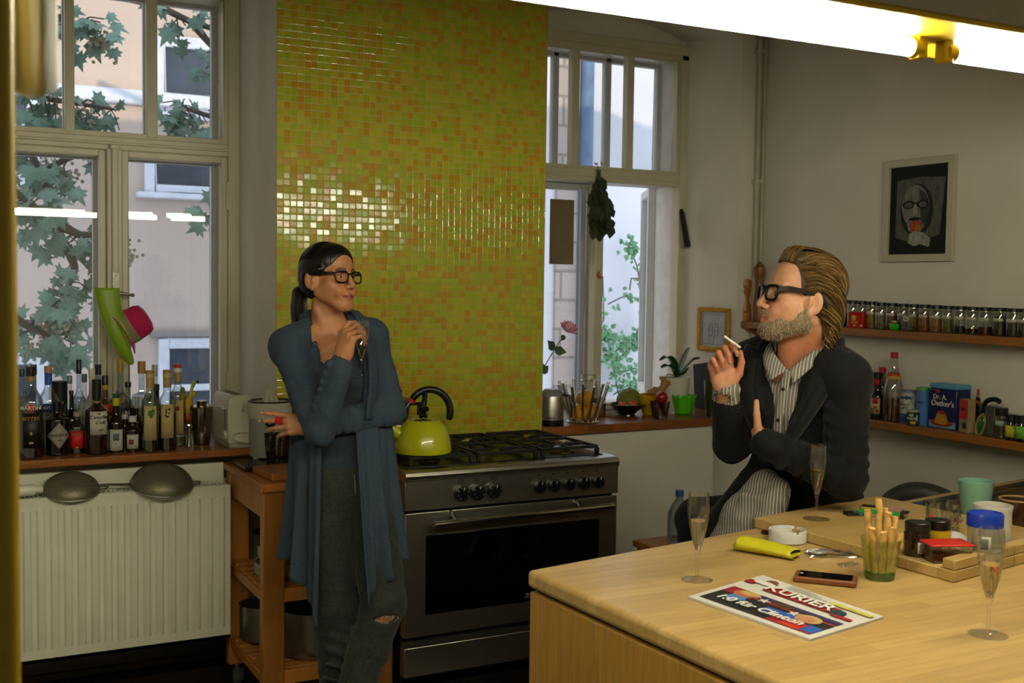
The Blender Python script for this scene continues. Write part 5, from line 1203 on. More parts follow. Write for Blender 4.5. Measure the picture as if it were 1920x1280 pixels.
def bottle(spec, label, kind, cap, hb=.55, rn=.34, caph=.10, capr=None, fill=None, liq='water', shoulder=.16, sq=False, cat='bottle', neckfoil=None, z=ZS, name='bottle', group='bottles on the window sill', base=.02):
    x, y, H, R = spec; t = thing(name, label, cat, (x, y, z), 0, group); a0 = facing(x, y); r = R*rn; zc = H*(1-caph); n = 4 if sq else 28
    pr = [(R*.92, 0), (R, R*.10), (R, H*hb)]
    for i in range(1, 8): u = i/8; pr.append((r+(R-r)*(.5+.5*cos(pi*u)), H*(hb+shoulder*u)))
    pr += [(r, H*(hb+shoulder)), (r*.95, zc+.002)]
    b = MB()
    if sq: b.X = Matrix.Rotation(a0+pi/4, 4, 'Z'); pr = [(q*1.30 if q > r*1.2 else q*1.2, zz) for q, zz in pr]
    b.lathe(pr, n); o = b.build('glass', glass_mat(kind), t, bevel=.004 if sq else 0)
    if fill:
        li = [(q*.965, max(zz, .004)) for q, zz in pr if zz < H*fill]; li.append((float(np.interp(H*fill, [p[1] for p in pr], [p[0] for p in pr]))*.965, H*fill))
        b = MB(); b.X = Matrix.Rotation(a0+pi/4, 4, 'Z') if sq else Matrix(); b.lathe(li, n); b.build('contents', liquid(*liq) if isinstance(liq, tuple) else liq, t)
    cr = capr or r*1.12; m, c2 = cap if isinstance(cap, tuple) else (cap, None)
    b = MB(); b.lathe([(cr, zc), (cr, H-.001), (cr*.94, H), (0, H)], 20); b.build('cap', mat('cap_'+m[1:], m, .35, var=.06), t)
    if c2: b = MB(); b.lathe([(cr*1.03, zc-.012), (cr*1.03, zc+.004)], 20); b.build('cap_ring', mat('cap_'+c2[1:], c2, .35, var=.06), t)
    if neckfoil: c, u0, u1 = neckfoil; b = MB(); b.lathe([(r*1.06, H*u0), (r*1.06, H*u1)], 20); b.build('neck_foil', mat('foil_'+c[1:], c, .4), t)
    return t, R, a0, H
cream = mat('cream_label', '#b3a06a', .7, var=.05); paper = mat('white_label', '#b5b2a0', .7, var=.04); inkd = mat('dark_ink', '#15110d', .7); gold = mat('gold_print', '#a98a35', .4, .4); whitep = mat('white_ink', '#cfccc0', .6); redl = mat('red_label', '#b3161a', .55); blackl = mat('black_label', '#0c0b0b', .5)
t, R, a0, H = bottle((0.361,4.405,0.33,0.042), 'tall vermouth bottle with dark red contents and black cap, front row by the yellow jamb', 'clear', ('#14100e', '#8c7a30'), .60, .33, .115, fill=.58, liq=mat('dark_bitter', '#1c0906', .1, var=.1, coat=.4), shoulder=.22)
patch(t, 'brand_disc', R, a0, R*.75, H*.515, H*.60, mat('orange_red_disc', '#b5341c', .6), shape='oval'); patch(t, 'dark_label', R, a0, R*1.35, H*.12, H*.50, blackl, .0002)
lettering('label_lettering', 'MARTINI', R*.46, whitep, t, on_cyl(R+.0004, a0, H*.557), .012); lettering('label_lettering', 'BITTER', R*.46, gold, t, on_cyl(R+.0006, a0, H*.44)); 
patch(t, 'crest', R, a0, R*.22, H*.26, H*.30, gold, .0008, 'oval'); patch(t, 'crest', R, a0, R*.4, H*.165, H*.19, gold, .0008, 'oval')
t, R, a0, H = bottle((0.452,4.448,0.197,0.046), 'squat black apothecary gin bottle with pale diamond label', 'dark', '#0b0a0a', .66, .33, .15, shoulder=.14)
patch(t, 'diamond_label', R, a0+.18, R*1.9, H*.14, H*.62, mat('grey_label', '#8f8b7a', .7), shape='diamond'); lettering('label_lettering', "HENDRICK'S", R*.30, inkd, t, on_cyl(R+.0006, a0+.18, H*.385), .006); lettering('label_lettering', '· GIN ·', R*.2, inkd, t, on_cyl(R+.0006, a0+.18, H*.30))
t, R, a0, H = bottle((0.523,4.46,0.154,0.028), 'small bottle with bright red label and silver cap, front row', 'clear', '#8f8b84', .62, .40, .11, fill=.12, liq=('pale', '#c9b79a'), shoulder=.2)
patch(t, 'red_label', R, a0, R*1.8, H*.13, H*.55, redl); lettering('label_lettering', 'BITTER', R*.42, gold, t, on_cyl(R+.0006, a0, H*.47), .01); patch(t, 'crest', R, a0, R*.3, H*.14, H*.18, mat('yellow_print', '#c0a020', .6), .0008, 'oval')
t, R, a0, H = bottle((0.588,4.419,0.277,0.042), 'dark whisky bottle with long black neck, gold ring and white script label', 'brown', '#0d0b0b', .56, .36, .27, capr=None, shoulder=.13, neckfoil=('#8c6a20', .69, .715))
patch(t, 'white_label', R, a0+.2, R*1.6, H*.27, H*.58, paper); lettering('label_lettering', 'Canadian', R*.44, inkd, t, on_cyl(R+.0006, a0+.22, H*.505), .006, shear=.3); lettering('label_lettering', 'Club', R*.44, inkd, t, on_cyl(R+.0006, a0+.28, H*.435), .006, shear=.3); lettering('label_lettering', '1858', R*.2, inkd, t, on_cyl(R+.0006, a0+.3, H*.33)); patch(t, 'crest', R, a0+.2, R*.22, H*.535, H*.565, mat('brown_print', '#6b3a20', .6), .0006, 'oval')
t, R, a0, H = bottle((0.658,4.432,0.219,0.028), 'slim brown bottle with yellow and green cap, white label at the foot', 'brown', ('#1b4a33', '#b5a514'), .48, .42, .09, shoulder=.2, neckfoil=('#b5a514', .80, .91))
patch(t, 'white_label', R, a0, R*1.9, H*.04, H*.40, paper); patch(t, 'printed_picture', R, a0, R*.75, H*.21, H*.33, mat('blue_grey_print', '#55626b', .7), .0007); patch(t, 'crest', R, a0, R*.12, H*.15, H*.175, inkd, .0007, 'oval')
t, R, a0, H = bottle((0.716,4.423,0.134,0.027), 'smallest dark bottle with white cap and square white label', 'brown', '#b9b7b0', .60, .48, .16, shoulder=.17)
patch(t, 'white_label', R, a0, R*1.7, H*.10, H*.50, paper); patch(t, 'printed_picture', R, a0-.2, R*.7, H*.22, H*.36, mat('dark_red_print', '#7a2a2a', .7), .0007)
t, R, a0, H = bottle((0.692,4.45,0.138,0.02), 'small brown bottle with silver cap behind the white-capped one', 'brown', '#9d9a92', .55, .5, .12)
t, R, a0, H = bottle((0.776,4.398,0.307,0.032), 'tall slim bottle with long cream label of a green vine leaf', 'green', ('#8f7a2a', '#b3a06a'), .60, .46, .05, fill=.15, liq=('yellow', '#d0c070'), shoulder=.15, neckfoil=('#a08450', .78, .95))
patch(t, 'cream_label', R, a0, R*1.55, H*.15, H*.57, cream)
for k, (dx, dz) in enumerate(((0, .50), (.25, .47), (-.1, .47), (.35, .51), (.12, .44))): patch(t, 'vine_leaf_print', R, a0+dx*.9, R*.4, H*(dz-.02), H*(dz+.02), mat('leaf_print', '#3f6a2a', .7), .0007, 'oval')
for k in range(8): patch(t, 'text_line', R, a0, R*1.1, H*(.20+.022*k), H*(.203+.022*k), mat('faint_print', '#8a7a48', .7), .0006)
t, R, a0, H = bottle((0.842,4.414,0.306,0.032), 'tall slim bottle with long cream label of dark grapes', 'clear', ('#8f7a2a', '#b3a06a'), .60, .46, .05, fill=.45, liq=mat('dark_wine', '#140a10', .15), shoulder=.15, neckfoil=('#a08450', .78, .95))
patch(t, 'cream_label', R, a0, R*1.55, H*.16, H*.58, cream)
for k in range(9): dx, dz = random.Random(k).uniform(-.25, .3), .47+.05*random.Random(k+50).uniform(-1, 1); patch(t, 'grape_print', R, a0+dx, R*.2, H*(dz-.012), H*(dz+.012), mat('grape_print', '#231a28', .7), .0007, 'oval')
for k in range(8): patch(t, 'text_line', R, a0, R*1.1, H*(.20+.022*k), H*(.203+.022*k), mat('faint_print', '#8a7a48', .7), .0006)
t, R, a0, H = bottle((0.898,4.5,0.321,0.031), 'tall clear bottle with red and white cap behind the grape bottle', 'clear', ('#b03030', '#c9c4b8'), .60, .44, .06, fill=.12, liq=('yellow', '#d0c070'), shoulder=.15, neckfoil=('#a08450', .78, .94))
patch(t, 'cream_label', R, a0, R*1.5, H*.16, H*.57, cream); patch(t, 'fruit_print', R, a0, R*.5, H*.44, H*.50, mat('red_fruit_print', '#8c3a20', .7), .0007, 'oval')
back = [
 ((0.344,4.56,0.311,0.026), 'clear bottle with dark blue cap next to the yellow jamb', 'blueish', '#16294f', dict(fill=.4, liq=('clear', '#d9dfe2'), caph=.09)),
 ((0.396,4.7,0.314,0.031), 'clear bottle with navy cap rising behind the vermouth', 'blueish', '#131a33', dict(fill=.5, liq=('clear', '#d9dfe2'), caph=.12)),
 ((0.434,4.55,0.32,0.037), 'clear round-shouldered bottle with cork stopper and blue neck foil', 'clear', '#a5794a', dict(fill=.5, liq=('clear', '#d9dfe2'), caph=.08, neckfoil=('#1d4fa3', .78, .92), hb=.58, shoulder=.2)),
 ((0.516,4.62,0.276,0.027), 'clear bottle of pale spirit with steel grey cap', 'clear', '#5b6a73', dict(fill=.45, liq=('yellow', '#d0c070'), caph=.11)),
 ((0.508,4.49,0.231,0.027), 'dark green round bottle with slim neck behind the red label', 'dark', '#15130f', dict(hb=.50, shoulder=.24, rn=.28, caph=.06)),
 ((0.562,4.72,0.33,0.027), 'tall clear bottle with long navy cap', 'blueish', '#121a2b', dict(fill=.55, liq=('clear', '#d9dfe2'), caph=.17, hb=.5)),
 ((0.565,4.58,0.284,0.027), 'milky bottle with short grey-blue cap', 'clear', '#455a66', dict(fill=.6, liq=mat('milky_liqueur', '#b8b394', .4), caph=.11, hb=.5, shoulder=.25)),
 ((0.584,4.52,0.309,0.032), 'frosted white bottle with pale cap', 'frost', '#b9b6a4', dict(caph=.12, hb=.5, shoulder=.22)),
 ((0.634,4.72,0.309,0.032), 'clear bottle with dark blue cap before the window mullion', 'blueish', '#141c33', dict(fill=.4, liq=('clear', '#d9dfe2'), caph=.13)),
 ((0.633,4.53,0.28,0.031), 'amber liqueur bottle with black and yellow cap and orange label', 'amber', ('#0e0c0b', '#b59a14'), dict(fill=.5, liq=mat('amber_liqueur', '#5a2408', .15), caph=.14, hb=.55)),
 ((0.708,4.66,0.335,0.044), 'round clear flask with tall gold cap', 'blueish', '#9c7d2c', dict(fill=.5, liq=('clear', '#d9dfe2'), caph=.16, hb=.50, shoulder=.14, rn=.28)),
 ((0.693,4.5,0.199,0.018), 'little bottle with cork and dark red label', 'clear', '#8f6238', dict(fill=.5, liq=mat('red_liqueur', '#4a0f0d', .15), caph=.1)),
 ((0.728,4.6,0.247,0.031), 'clear bottle with black label showing white letters', 'clear', '#0f0e0d', dict(fill=.45, liq=('clear', '#d9dfe2'), caph=.08)),
 ((0.739,4.47,0.203,0.02), 'slim dark red bottle with grey cap', 'brown', '#8e8c86', dict(caph=.22, hb=.5)),
 ((0.793,4.68,0.321,0.041), 'square-shouldered clear bottle with broad cork-coloured cap', 'blueish', '#a5753a', dict(fill=.55, liq=('clear', '#d9dfe2'), caph=.15, hb=.56, shoulder=.06, sq=True)),
 ((0.847,4.7,0.304,0.03), 'clear conical bottle with silver cap', 'clear', '#8d9093', dict(fill=.3, liq=('clear', '#d9dfe2'), caph=.15, hb=.35, shoulder=.42)),
 ((0.829,4.56,0.239,0.029), 'small green-capped bottle with pale label behind the leaf bottle', 'dark', '#12211a', dict(caph=.10, hb=.55)),
]
for spec, lab, kind, cap, kw in back:
    t, R, a0, H = bottle(spec, lab, kind, cap, **kw)
    if 'cork stopper' in lab: patch(t, 'blue_label', R, a0, R*1.7, H*.47, H*.57, mat('blue_label', '#1d3f86', .6)); lettering('label_lettering', 'SANTALI', R*.4, whitep, t, on_cyl(R+.0006, a0, H*.52), .01)
    if 'white letters' in lab: patch(t, 'black_label', R, a0, R*1.8, H*.2, H*.6, blackl); lettering('label_lettering', 'RI', R*.7, whitep, t, on_cyl(R+.0006, a0-.1, H*.52), .015)
    if 'orange label' in lab: patch(t, 'orange_label', R, a0, R*1.7, H*.5, H*.62, mat('orange_label', '#b33d12', .6)); patch(t, 'yellow_label', R, a0, R*1.7, H*.2, H*.46, mat('fruit_label', '#a07a1a', .6))
    if 'dark green round' in lab: lettering('label_lettering', 'JV', R*.5, whitep, t, on_cyl(R+.0004, a0, H*.35), .01)
    if 'dark red label' in lab: patch(t, 'dark_red_label', R, a0, R*1.7, H*.3, H*.6, mat('dark_red_label', '#6b1418', .6))
    if 'green-capped' in lab: patch(t, 'white_label', R, a0, R*1.8, H*.62, H*.82, paper) if False else patch(t, 'white_label', R, a0, R*1.7, H*.25, H*.5, paper)
def gift_box(x, y, H, R):
    t = thing('gift_box', 'black cylindrical gift tin with gold print among the bottles', 'tin', (x, y, ZS), 0); a0 = facing(x, y)
    MB().lathe([(R, 0), (R, H*.86)], 30).build('tin_body', blackl, t); MB().lathe([(R*1.03, H*.86), (R*1.03, H), (0, H)], 30).build('lid', mat('black_lid', '#141212', .3), t); lettering('label_lettering', '18', R*.6, gold, t, on_cyl(R, a0+.2, H*.68))
gift_box(*(0.482,4.64,0.255,0.029))
def jigger(x, y, H, R):
    t = thing('jigger', 'small steel double-ended cocktail measure beside the shaker', 'jigger', (x, y, ZS))
    MB().lathe([(R*.7, 0), (R*.75, 0), (R*.35, H*.42), (R*.35, H*.46), (R, H), (R*.92, H), (R*.3, H*.48), (0, H*.47)], 24).build('cup', chrome, t)
jigger(*(0.934,4.466,0.084,0.016))
def shaker(x, y, H, R):
    t = thing('cocktail_shaker', 'steel cocktail shaker beside the toaster', 'shaker', (x, y, ZS)); ss = mat('shaker_steel', '#8f8975', .16, 1, var=.04)
    MB().lathe([(R*.70, 0), (R*.74, .004), (R*.88, H*.35), (R, H*.70), (R, H*.76)], 36).build('body', ss, t)
    MB().lathe([(R*1.01, H*.76), (R*1.01, H*.85), (R*.95, H*.87), (R*.45, H*.88), (R*.44, H*.93), (R*.5, H*.97), (R*.48, H), (0, H)], 36).build('lid', ss, t)
shaker(*(0.991,4.504,0.174,0.043))
def novelty():
    x, y, H, R = (0.939,4.52,0.277,0.021)
    t = thing('cocktail_ornament', 'colourful fruit cocktail ornament glass with green straw', 'ornament', (x, y, ZS))
    MB().lathe([(.026, 0), (.026, .003), (.005, .008), (.005, .05), (.02, .07), (.028, .115), (.026, .13)], 20).build('goblet', thin_glass('goblet_glass', (.9, .9, .88), .35), t)
    f = MB(); f.ball((0, 0, .105), .024, 14); f.build('orange_slush', mat('orange_slush', '#b3420f', .5), t)
    f = MB(); f.ball((0, 0, .155), .030, 14, squash=(.8, .8, 1.4)); f.build('yellow_pulp', mat('pineapple_yellow', '#b08f14', .6, var=.2), t)
    for p, r, c, nm in (((-.022, -.01, .19), .017, '#a38b16', 'banana_ball'), ((-.02, -.008, .215), .013, '#6f8f1a', 'lime_ball'), ((.02, -.012, .20), .013, '#b3990f', 'lemon_ball'), ((.012, -.02, .145), .010, '#1c1a14', 'black_bead')): f = MB(); f.ball(p, r, 12, squash=(.8, .8, 1.2)); f.build(nm, mat(nm, c, .5), t)
    f = MB(); f.tube([(.004, -.01, .17), (.018, -.012, .24), (.024, -.012, .256)], [.008, .005, .002], 8); f.build('parrot_beak', mat('parrot_yellow', '#b59c20', .5), t)
    s = MB(); s.tube([(-.006, -.01, .17), (.018, -.014, .225), (.032, -.014, .25)], .004, 8); s.build('straw', mat('straw_green', '#2f9a2e', .4), t); s = MB(); s.tube([(.032, -.014, .25), (.040, -.014, .247)], .005, 8); s.build('straw_tip', black, t)
novelty()
def toaster():
    x, y, _ = (1.052,4.341,0.935)
    t = thing('toaster', 'cream plastic long-slot toaster standing at the end of the sill', 'toaster', (x+.047, y+.118, ZS), -pi/2+radians(2)); m = mat('cream_plastic', '#b4b09c', .35, var=.03)
    b = MB(); prof = [(-.044, .018), (-.047, .03), (-.048, .150), (-.042, .190), (-.030, .206), (.030, .206), (.042, .190), (.048, .150), (.047, .03), (.044, .018)]
    b.prism(prof, -.118, .118, ax='x'); b.build('shell', m, t, bevel=.008, segs=3)
    MB().box(-.095, .080, -.013, .013, .2045, .2075).build('slot', black, t)
    MB().box(-.112, .112, -.040, .040, 0, .02).build('base', mat('cream_base', '#8f8b78', .5), t, bevel=.004)
    l = MB(); l.box(.055, .095, -.068, -.046, .150, .162); l.build('lever', m, t, bevel=.004); n = MB(); n.tube([(.085, -.046, .052), (.085, -.058, .052)], [.017, .015], 18); n.build('browning_knob', m, t)
    MB().box(.070, .078, -.0492, -.0465, .075, .150).build('lever_slot', mat('slot_grey', '#4a483f', .5), t)
    c = MB(); c.tube(smooth_path([(.120, .045, .060), (.126, -.005, .064), (.128, -.030, .055), (.128, -.025, .035), (.128, .01, .024), (.124, .045, .022)], 6), .003, 8); c.build('cord', mat('cream_cord', '#a8a48e', .5), t)
toaster()
def juicer():
    x, y = 1.212, 4.315; t = thing('citrus_juicer', 'cream and grey electric citrus press on the dark slab', 'juicer', (x, y, .9008)); a0 = facing(x, y)
    MB().lathe([(.078, .006), (.080, .012), (.080, .155)], 40).build('body', mat('grey_plastic', '#85857c', .4, var=.03), t)
    MB().lathe([(.081, .155), (.083, .160), (.085, .215), (.083, .218), (.079, .216), (.076, .19), (0, .185)], 40).build('bowl', mat('cream_plastic', '#b4b09c', .35), t)
    MB().lathe([(.0845, .214), (.0855, .221), (.080, .222), (.078, .214)], 40, cap=False).build('rim', mat('brown_tinted_plastic', '#3a2a1c', .2), t)
    c = MB(); n = 40; v = []; hs = 14
    for j in range(hs+1):
        u = j/hs; r = .036*(1-u)**.6
        for i in range(n): a = 2*pi*i/n; q = r*(1+.07*cos(a*10)); v.append((q*cos(a), q*sin(a), .205+.062*u))
    c.add(v, [(j*n+i, j*n+(i+1) % n, (j+1)*n+(i+1) % n, (j+1)*n+i) for j in range(hs) for i in range(n)]); c.build('reamer_cone', mat('clear_cream_plastic', '#aaa692', .2), t)
    s = MB(); s.X = Matrix.Rotation(a0, 4, 'Z'); s.tube([(.078, -.016, .147), (.092, -.014, .138), (.096, 0, .133), (.092, .014, .138), (.078, .016, .147)], .0055, 8); s.build('spout', black, t)
    for q in (-.9, .0, .9): f = MB(); f.tube([(.066*cos(a0+q), .066*sin(a0+q), 0), (.066*cos(a0+q), .066*sin(a0+q), .01)], .012, 10); f.build('foot', mat('cream_plastic', '#b4b09c', .35), t)
    h = MB(); h.tube([(-.070, .02, .20), (-.098, .02, .20), (-.100, .02, .18), (-.078, .02, .175)], .005, 8); h.build('side_handle', mat('cream_plastic', '#b4b09c', .35), t)
    lettering('maker_plate', '—', .012, inkd, t, on_cyl(.085, a0, .172), .01)
juicer()
def brown_cup():
    x, y = (1.205, 4.185); t = thing('measuring_cup', 'translucent brown plastic measuring beaker in front of the citrus press', 'beaker', (x, y, .9008))
    MB().lathe([(0, .0), (.040, 0), (.041, .003), (.051, .105), (.053, .107), (.0505, .107), (.039, .004), (0, .003)], 36, cap=False).build('beaker', thin_glass('smoky_brown_plastic', (.46, .34, .22), .3, .1), t)
    for k in range(4): z = .03+.018*k; r = .041+.01*z/.105; MB().lathe([(r+.0006, z), (r+.0006, z+.0012)], 30, cap=False).build('scale_mark', mat('scale_print', '#2a1d10', .6), t)
brown_cup()
def vase_and_hat():
    t = thing('plastic_mitt', 'lime green tapered plastic scoop hanging from the window handle', 'scoop', (.70, 4.868, 1.545)); g = mat('lime_plastic', '#7fa01d', .4, var=.06, sss=.1)
    ax = smooth_path([(-.012, 0, 0), (.004, -.01, -.10), (.030, -.016, -.20), (.060, -.012, -.27), (.085, 0, -.315)], 8); n = len(ax)
    def fn(u, v):
        i = int(v*(n-1)+.5); c = ax[i]; a = 2*pi*u; w = .046*(1-v)**.55 + .004; d = .030*(1-v*.6)
        return (c[0]+w*cos(a), c[1]+d*sin(a), c[2])
    b = MB(); b.grid(fn, 30, n, wrap=True); b.build('scoop', g, t, solid=.003)
    ax2 = smooth_path([(.035, -.02, -.14), (.062, -.028, -.20), (.075, -.028, -.245)], 8); s = MB(); s.tube(ax2, [.024*(1-.75*i/(len(ax2)-1)) for i in range(len(ax2))], 14); s.build('prong', g, t)
    h = thing('fedora_hat', 'small magenta hat with taupe band hanging from the window handle', 'hat', (.800, 4.865, 1.40)); h.rotation_euler = (radians(14), radians(58), radians(0))
    m = mat('magenta_felt', '#b0104e', .85, var=.06, sheen=.1)
    MB().lathe([(.056, -.045), (.056, -.005), (.054, .03), (.046, .050), (.028, .058), (0, .055)], 32, sx=1.25, sy=.8).build('crown', m, h)
    MB().lathe([(.0575, -.046), (.0575, -.012), (.0565, -.010)], 32, sx=1.25, sy=.8, cap=False).build('hat_band', mat('taupe_band', '#85785f', .9), h)
    br = MB(); br.grid(lambda u, v: ((.056+.030*v)*1.25*cos(2*pi*u), (.056+.030*v)*.8*sin(2*pi*u), -.046-.010*v-.012*v*cos(4*pi*u)), 40, 5, wrap=True); br.build('brim', mat('pink_felt', '#c01a8c', .85, sheen=.1), h, solid=.003)
vase_and_hat()

# ------------------------------------------------------------------ things on the second sill
Z2 = .9455
def frother(x, y, H, R):
    t = thing('milk_frother', 'small steel electric milk frother with black base beside the tiles', 'frother', (x, y, Z2)); a0 = facing(x, y)
    MB().lathe([(R*.98, 0), (R, .004), (R, H*.15), (R*.96, H*.16)], 36).build('base', black, t)
    MB().lathe([(R*.97, H*.16), (R*.97, H*.82), (R*.92, H*.86)], 36).build('body', steel, t)
    MB().lathe([(R*.98, H*.80), (R*.98, H*.90), (R*.7, H*.98), (0, H)], 36).build('lid', mat('grey_clear_lid', '#77777a', .2), t)
    for k in (-.22, 0, .22): patch(t, 'push_button', R*.975, a0+k-.1, R*.16, H*.21, H*.25, black, .0015, 'oval', 8)
    h = MB(); q = a0+1.25; h.tube([(R*cos(q)*.95, R*sin(q)*.95, H*.84), (R*1.6*cos(q), R*1.6*sin(q), H*.80), (R*1.75*cos(q), R*1.75*sin(q), H*.5), (R*1.7*cos(q), R*1.7*sin(q), H*.25)], [.006, .007, .006, .005], 8); h.build('handle', black, t)
frother(*(2.547,4.44,0.168,0.053))
def fruit_stand():
    x, y, _ = (2.74,4.488,0.945)
    t = thing('rod_fruit_bowl', 'steel fruit stand of splayed rods on a round plate', 'fruit bowl', (x, y, Z2))
    MB().lathe([(0, 0), (.072, 0), (.075, .004), (.070, .007), (0, .007)], 36).build('plate', steel, t)
    for i in range(14):
        a = 2*pi*i/14+.1; MB().tube([(.060*cos(a), .060*sin(a), .006), (.118*cos(a), .118*sin(a), .175+.012*(i % 2))], .0066, 10).build('rod', mat('satin_rod', '#cfccc2', .30, 1, var=.03), t)
    ym = mat('yellow_pepper', '#c98a0e', .3, var=.12, coat=.3)
    for i, (dx, dy, dz, r) in enumerate(((-.030, -.02, .046, .040), (.035, -.015, .048, .041), (.0, .035, .046, .038), (.004, -.005, .110, .040))):
        f = thing('yellow_pepper', ('yellow orange sweet pepper on the left inside the rod stand', 'yellow orange sweet pepper on the right inside the rod stand', 'yellow orange sweet pepper at the back of the rod stand', 'topmost yellow orange sweet pepper in the rod stand')[i], 'pepper', (x+dx, y+dy, Z2+dz-.03), i*1.3, 'peppers in the rod stand')
        b = MB(); n = 30; v = []
        for j in range(13):
            th = pi*j/12
            for k in range(n): a = 2*pi*k/n; q = r*sin(th)*(1+.07*cos(4*a)); v.append((q*cos(a), q*sin(a), .03-r*1.08*cos(th)*(1-.12*sin(th))))
        b.add(v, [(j*n+k, j*n+(k+1) % n, (j+1)*n+(k+1) % n, (j+1)*n+k) for j in range(12) for k in range(n)]); b.build('flesh', ym, f)
        MB().tube([(0, 0, .03+r*.95), (.004, 0, .03+r*1.3)], [.006, .004], 8).build('stem', mat('pepper_stem', '#4f6a20', .6), f)
fruit_stand()
def jar_thing(spec, name, label, cat, body, cont, lidc, z, fill=.7, lidh=.16, grp=None, R2=1.0, lab=None, neck=.88, clip=False):
    x, y, H, R = spec; t = thing(name, label, cat, (x, y, z), 0, grp); a0 = facing(x, y)
    MB().lathe([(R*.93, 0), (R, .004), (R, H*(1-lidh)*.86), (R*neck, H*(1-lidh)*.97), (R*neck, H*(1-lidh))], 28).build('jar', body, t)
    if cont: MB().lathe([(R*.95, .003), (R*.95, H*fill), (0, H*fill+.001)], 24).build('contents', cont, t)
    if lidc: MB().lathe([(R*(neck+.06), H*(1-lidh)), (R*(neck+.06), H-.002), (R*neck, H), (0, H)], 24).build('lid', mat('lid_'+lidc[1:], lidc, .35, var=.05), t)
    return t, R, a0, H
jg = thin_glass('jar_glass', (.90, .92, .88), .3)
t, R, a0, H = jar_thing((2.917,4.72,0.198,0.042), 'clip_top_jar', 'tall clip-top jar with dark syrup behind the fruit stand', 'jar', jg, mat('dark_syrup', '#2a1408', .2), None, Z2, .42)
MB().lathe([(R*.95, H*.86), (R*1.0, H*.92), (R*.9, H), (0, H)], 24).build('glass_lid', jg, t); c = MB(); c.tube([(R*1.02*cos(q), R*1.02*sin(q), H*.86) for q in [2*pi*i/20 for i in range(20)]], .002, 6, closed=True); c.build('wire_clip', chrome, t)
jar_thing((2.94,4.66,0.091,0.029), 'honey_jar', 'small amber honey jar behind the fruit stand', 'jar', jg, mat('honey', '#8a4a0a', .2), '#7a5a1a', Z2, .7)
def paper_stack():
    x, y, _ = (3.012,4.7,1.003)
    for i in range(6): tag(MB().box(-.06, .06, -.045, .045, 0, .006).build('booklet', mat('booklet_paper_%d' % (i % 3), ('#8f8c82', '#6f6d66', '#a09c90')[i % 3], .9), None, loc=(x+.01*((i*7) % 3-1), y, Z2+.0062*i)), ('thin booklet lying lowest in the stack beside the melon', 'second booklet from the bottom of the stack by the melon', 'third booklet from the bottom of the stack by the melon', 'fourth booklet from the bottom of the stack by the melon', 'second booklet from the top of the stack by the melon', 'thin booklet lying topmost in the stack beside the melon')[i], 'booklet', 'booklets stacked by the melon')
paper_stack()
def peony():
    x, y = 2.60, 4.72; t = thing('peony', 'pink peony bloom leaning on a long leafy stem', 'flower', (x, y, Z2+.02)); O = Vector((x, y, Z2+.02))
    P = [Vector((0, 0, 0)), Vector((2.647,4.72,1.156))-O, Vector((2.704,4.7,1.271))-O, Vector((2.745,4.68,1.341))-O]
    MB().tube(smooth_path(P, 6), .0028, 6).build('stem', mat('flower_stem', '#46603c', .6), t)
    rnd = random.Random(2); c = P[-1] + Vector((.018, -.01, .03)); ax = Vector((.35, -.35, .85)).normalized(); rot = Vector((0, 0, 1)).rotation_difference(ax).to_matrix()
    pm = mat('peony_petal', '#e0a0b6', .6, var=.15, vscale=30)
    for ring, (nn, L, el) in enumerate(((10, .050, 12), (10, .048, 34), (9, .042, 56), (7, .032, 76))):
        for k in range(nn):
            a = 2*pi*k/nn + ring*.4 + rnd.uniform(-.1, .1); e = radians(el + rnd.uniform(-7, 7)); b = MB()
            def fn(u, v, a=a, e=e, L=L):
                w = .020*sin(pi*min(1, .12+v*.9))**.6*(2*u-1); r = L*v; z = r*sin(e)+.010*v*v-.012*(1-v)*0 + .004*sin(6*u+ring); q = r*cos(e)
                return tuple(c + rot @ Vector((q*cos(a)-w*sin(a), q*sin(a)+w*cos(a), z-.015 + .16*w*w*50)))
            b.grid(fn, 6, 6); b.build('petal', pm, t, solid=.0006)
    lf = MB()
    for p, d, s in ((P[1], (-.2, -.1, .9), .07), (P[2], (.5, -.3, -.1), .06), (P[2], (-.6, -.2, .7), .06), (P[1], (.4, -.2, .5), .05), (P[3], (-.4, -.3, -.5), .035)): leaf_shape(lf, p, d, (0, -1, .3), s, 'ivy')
    lf.build('leaves', mat('flower_leaf', '#3d5a40', .6), t, smooth=False)
    v = thing('glass_vase', 'pale green glass vase holding the peony beside the tiles', 'vase', (x, y, Z2))
    MB().lathe([(0, 0), (.035, 0), (.042, .03), (.040, .08), (.030, .105), (.034, .125), (.031, .125), (.026, .105), (.037, .08), (.039, .03), (.032, .006), (0, .006)], 28, cap=False).build('vase', thin_glass('green_vase_glass', (.70, .85, .80), .3), v)
peony()
def sphere_fruit(name, label, cat, loc, r, m, grp=None, squash=(1, 1, 1), stem=True):
    t = thing(name, label, cat, loc, 0, grp); MB().ball((0, 0, r*squash[2]), r, 24, squash=squash).build('fruit', m, t)
    if stem: MB().lathe([(0, 0), (r*.13, .0), (r*.10, .003), (0, .003)], 10, (0, 0, 2*r*squash[2]-.001)).build('stem_end', mat('fruit_stem_end', '#3f3a1c', .8), t)
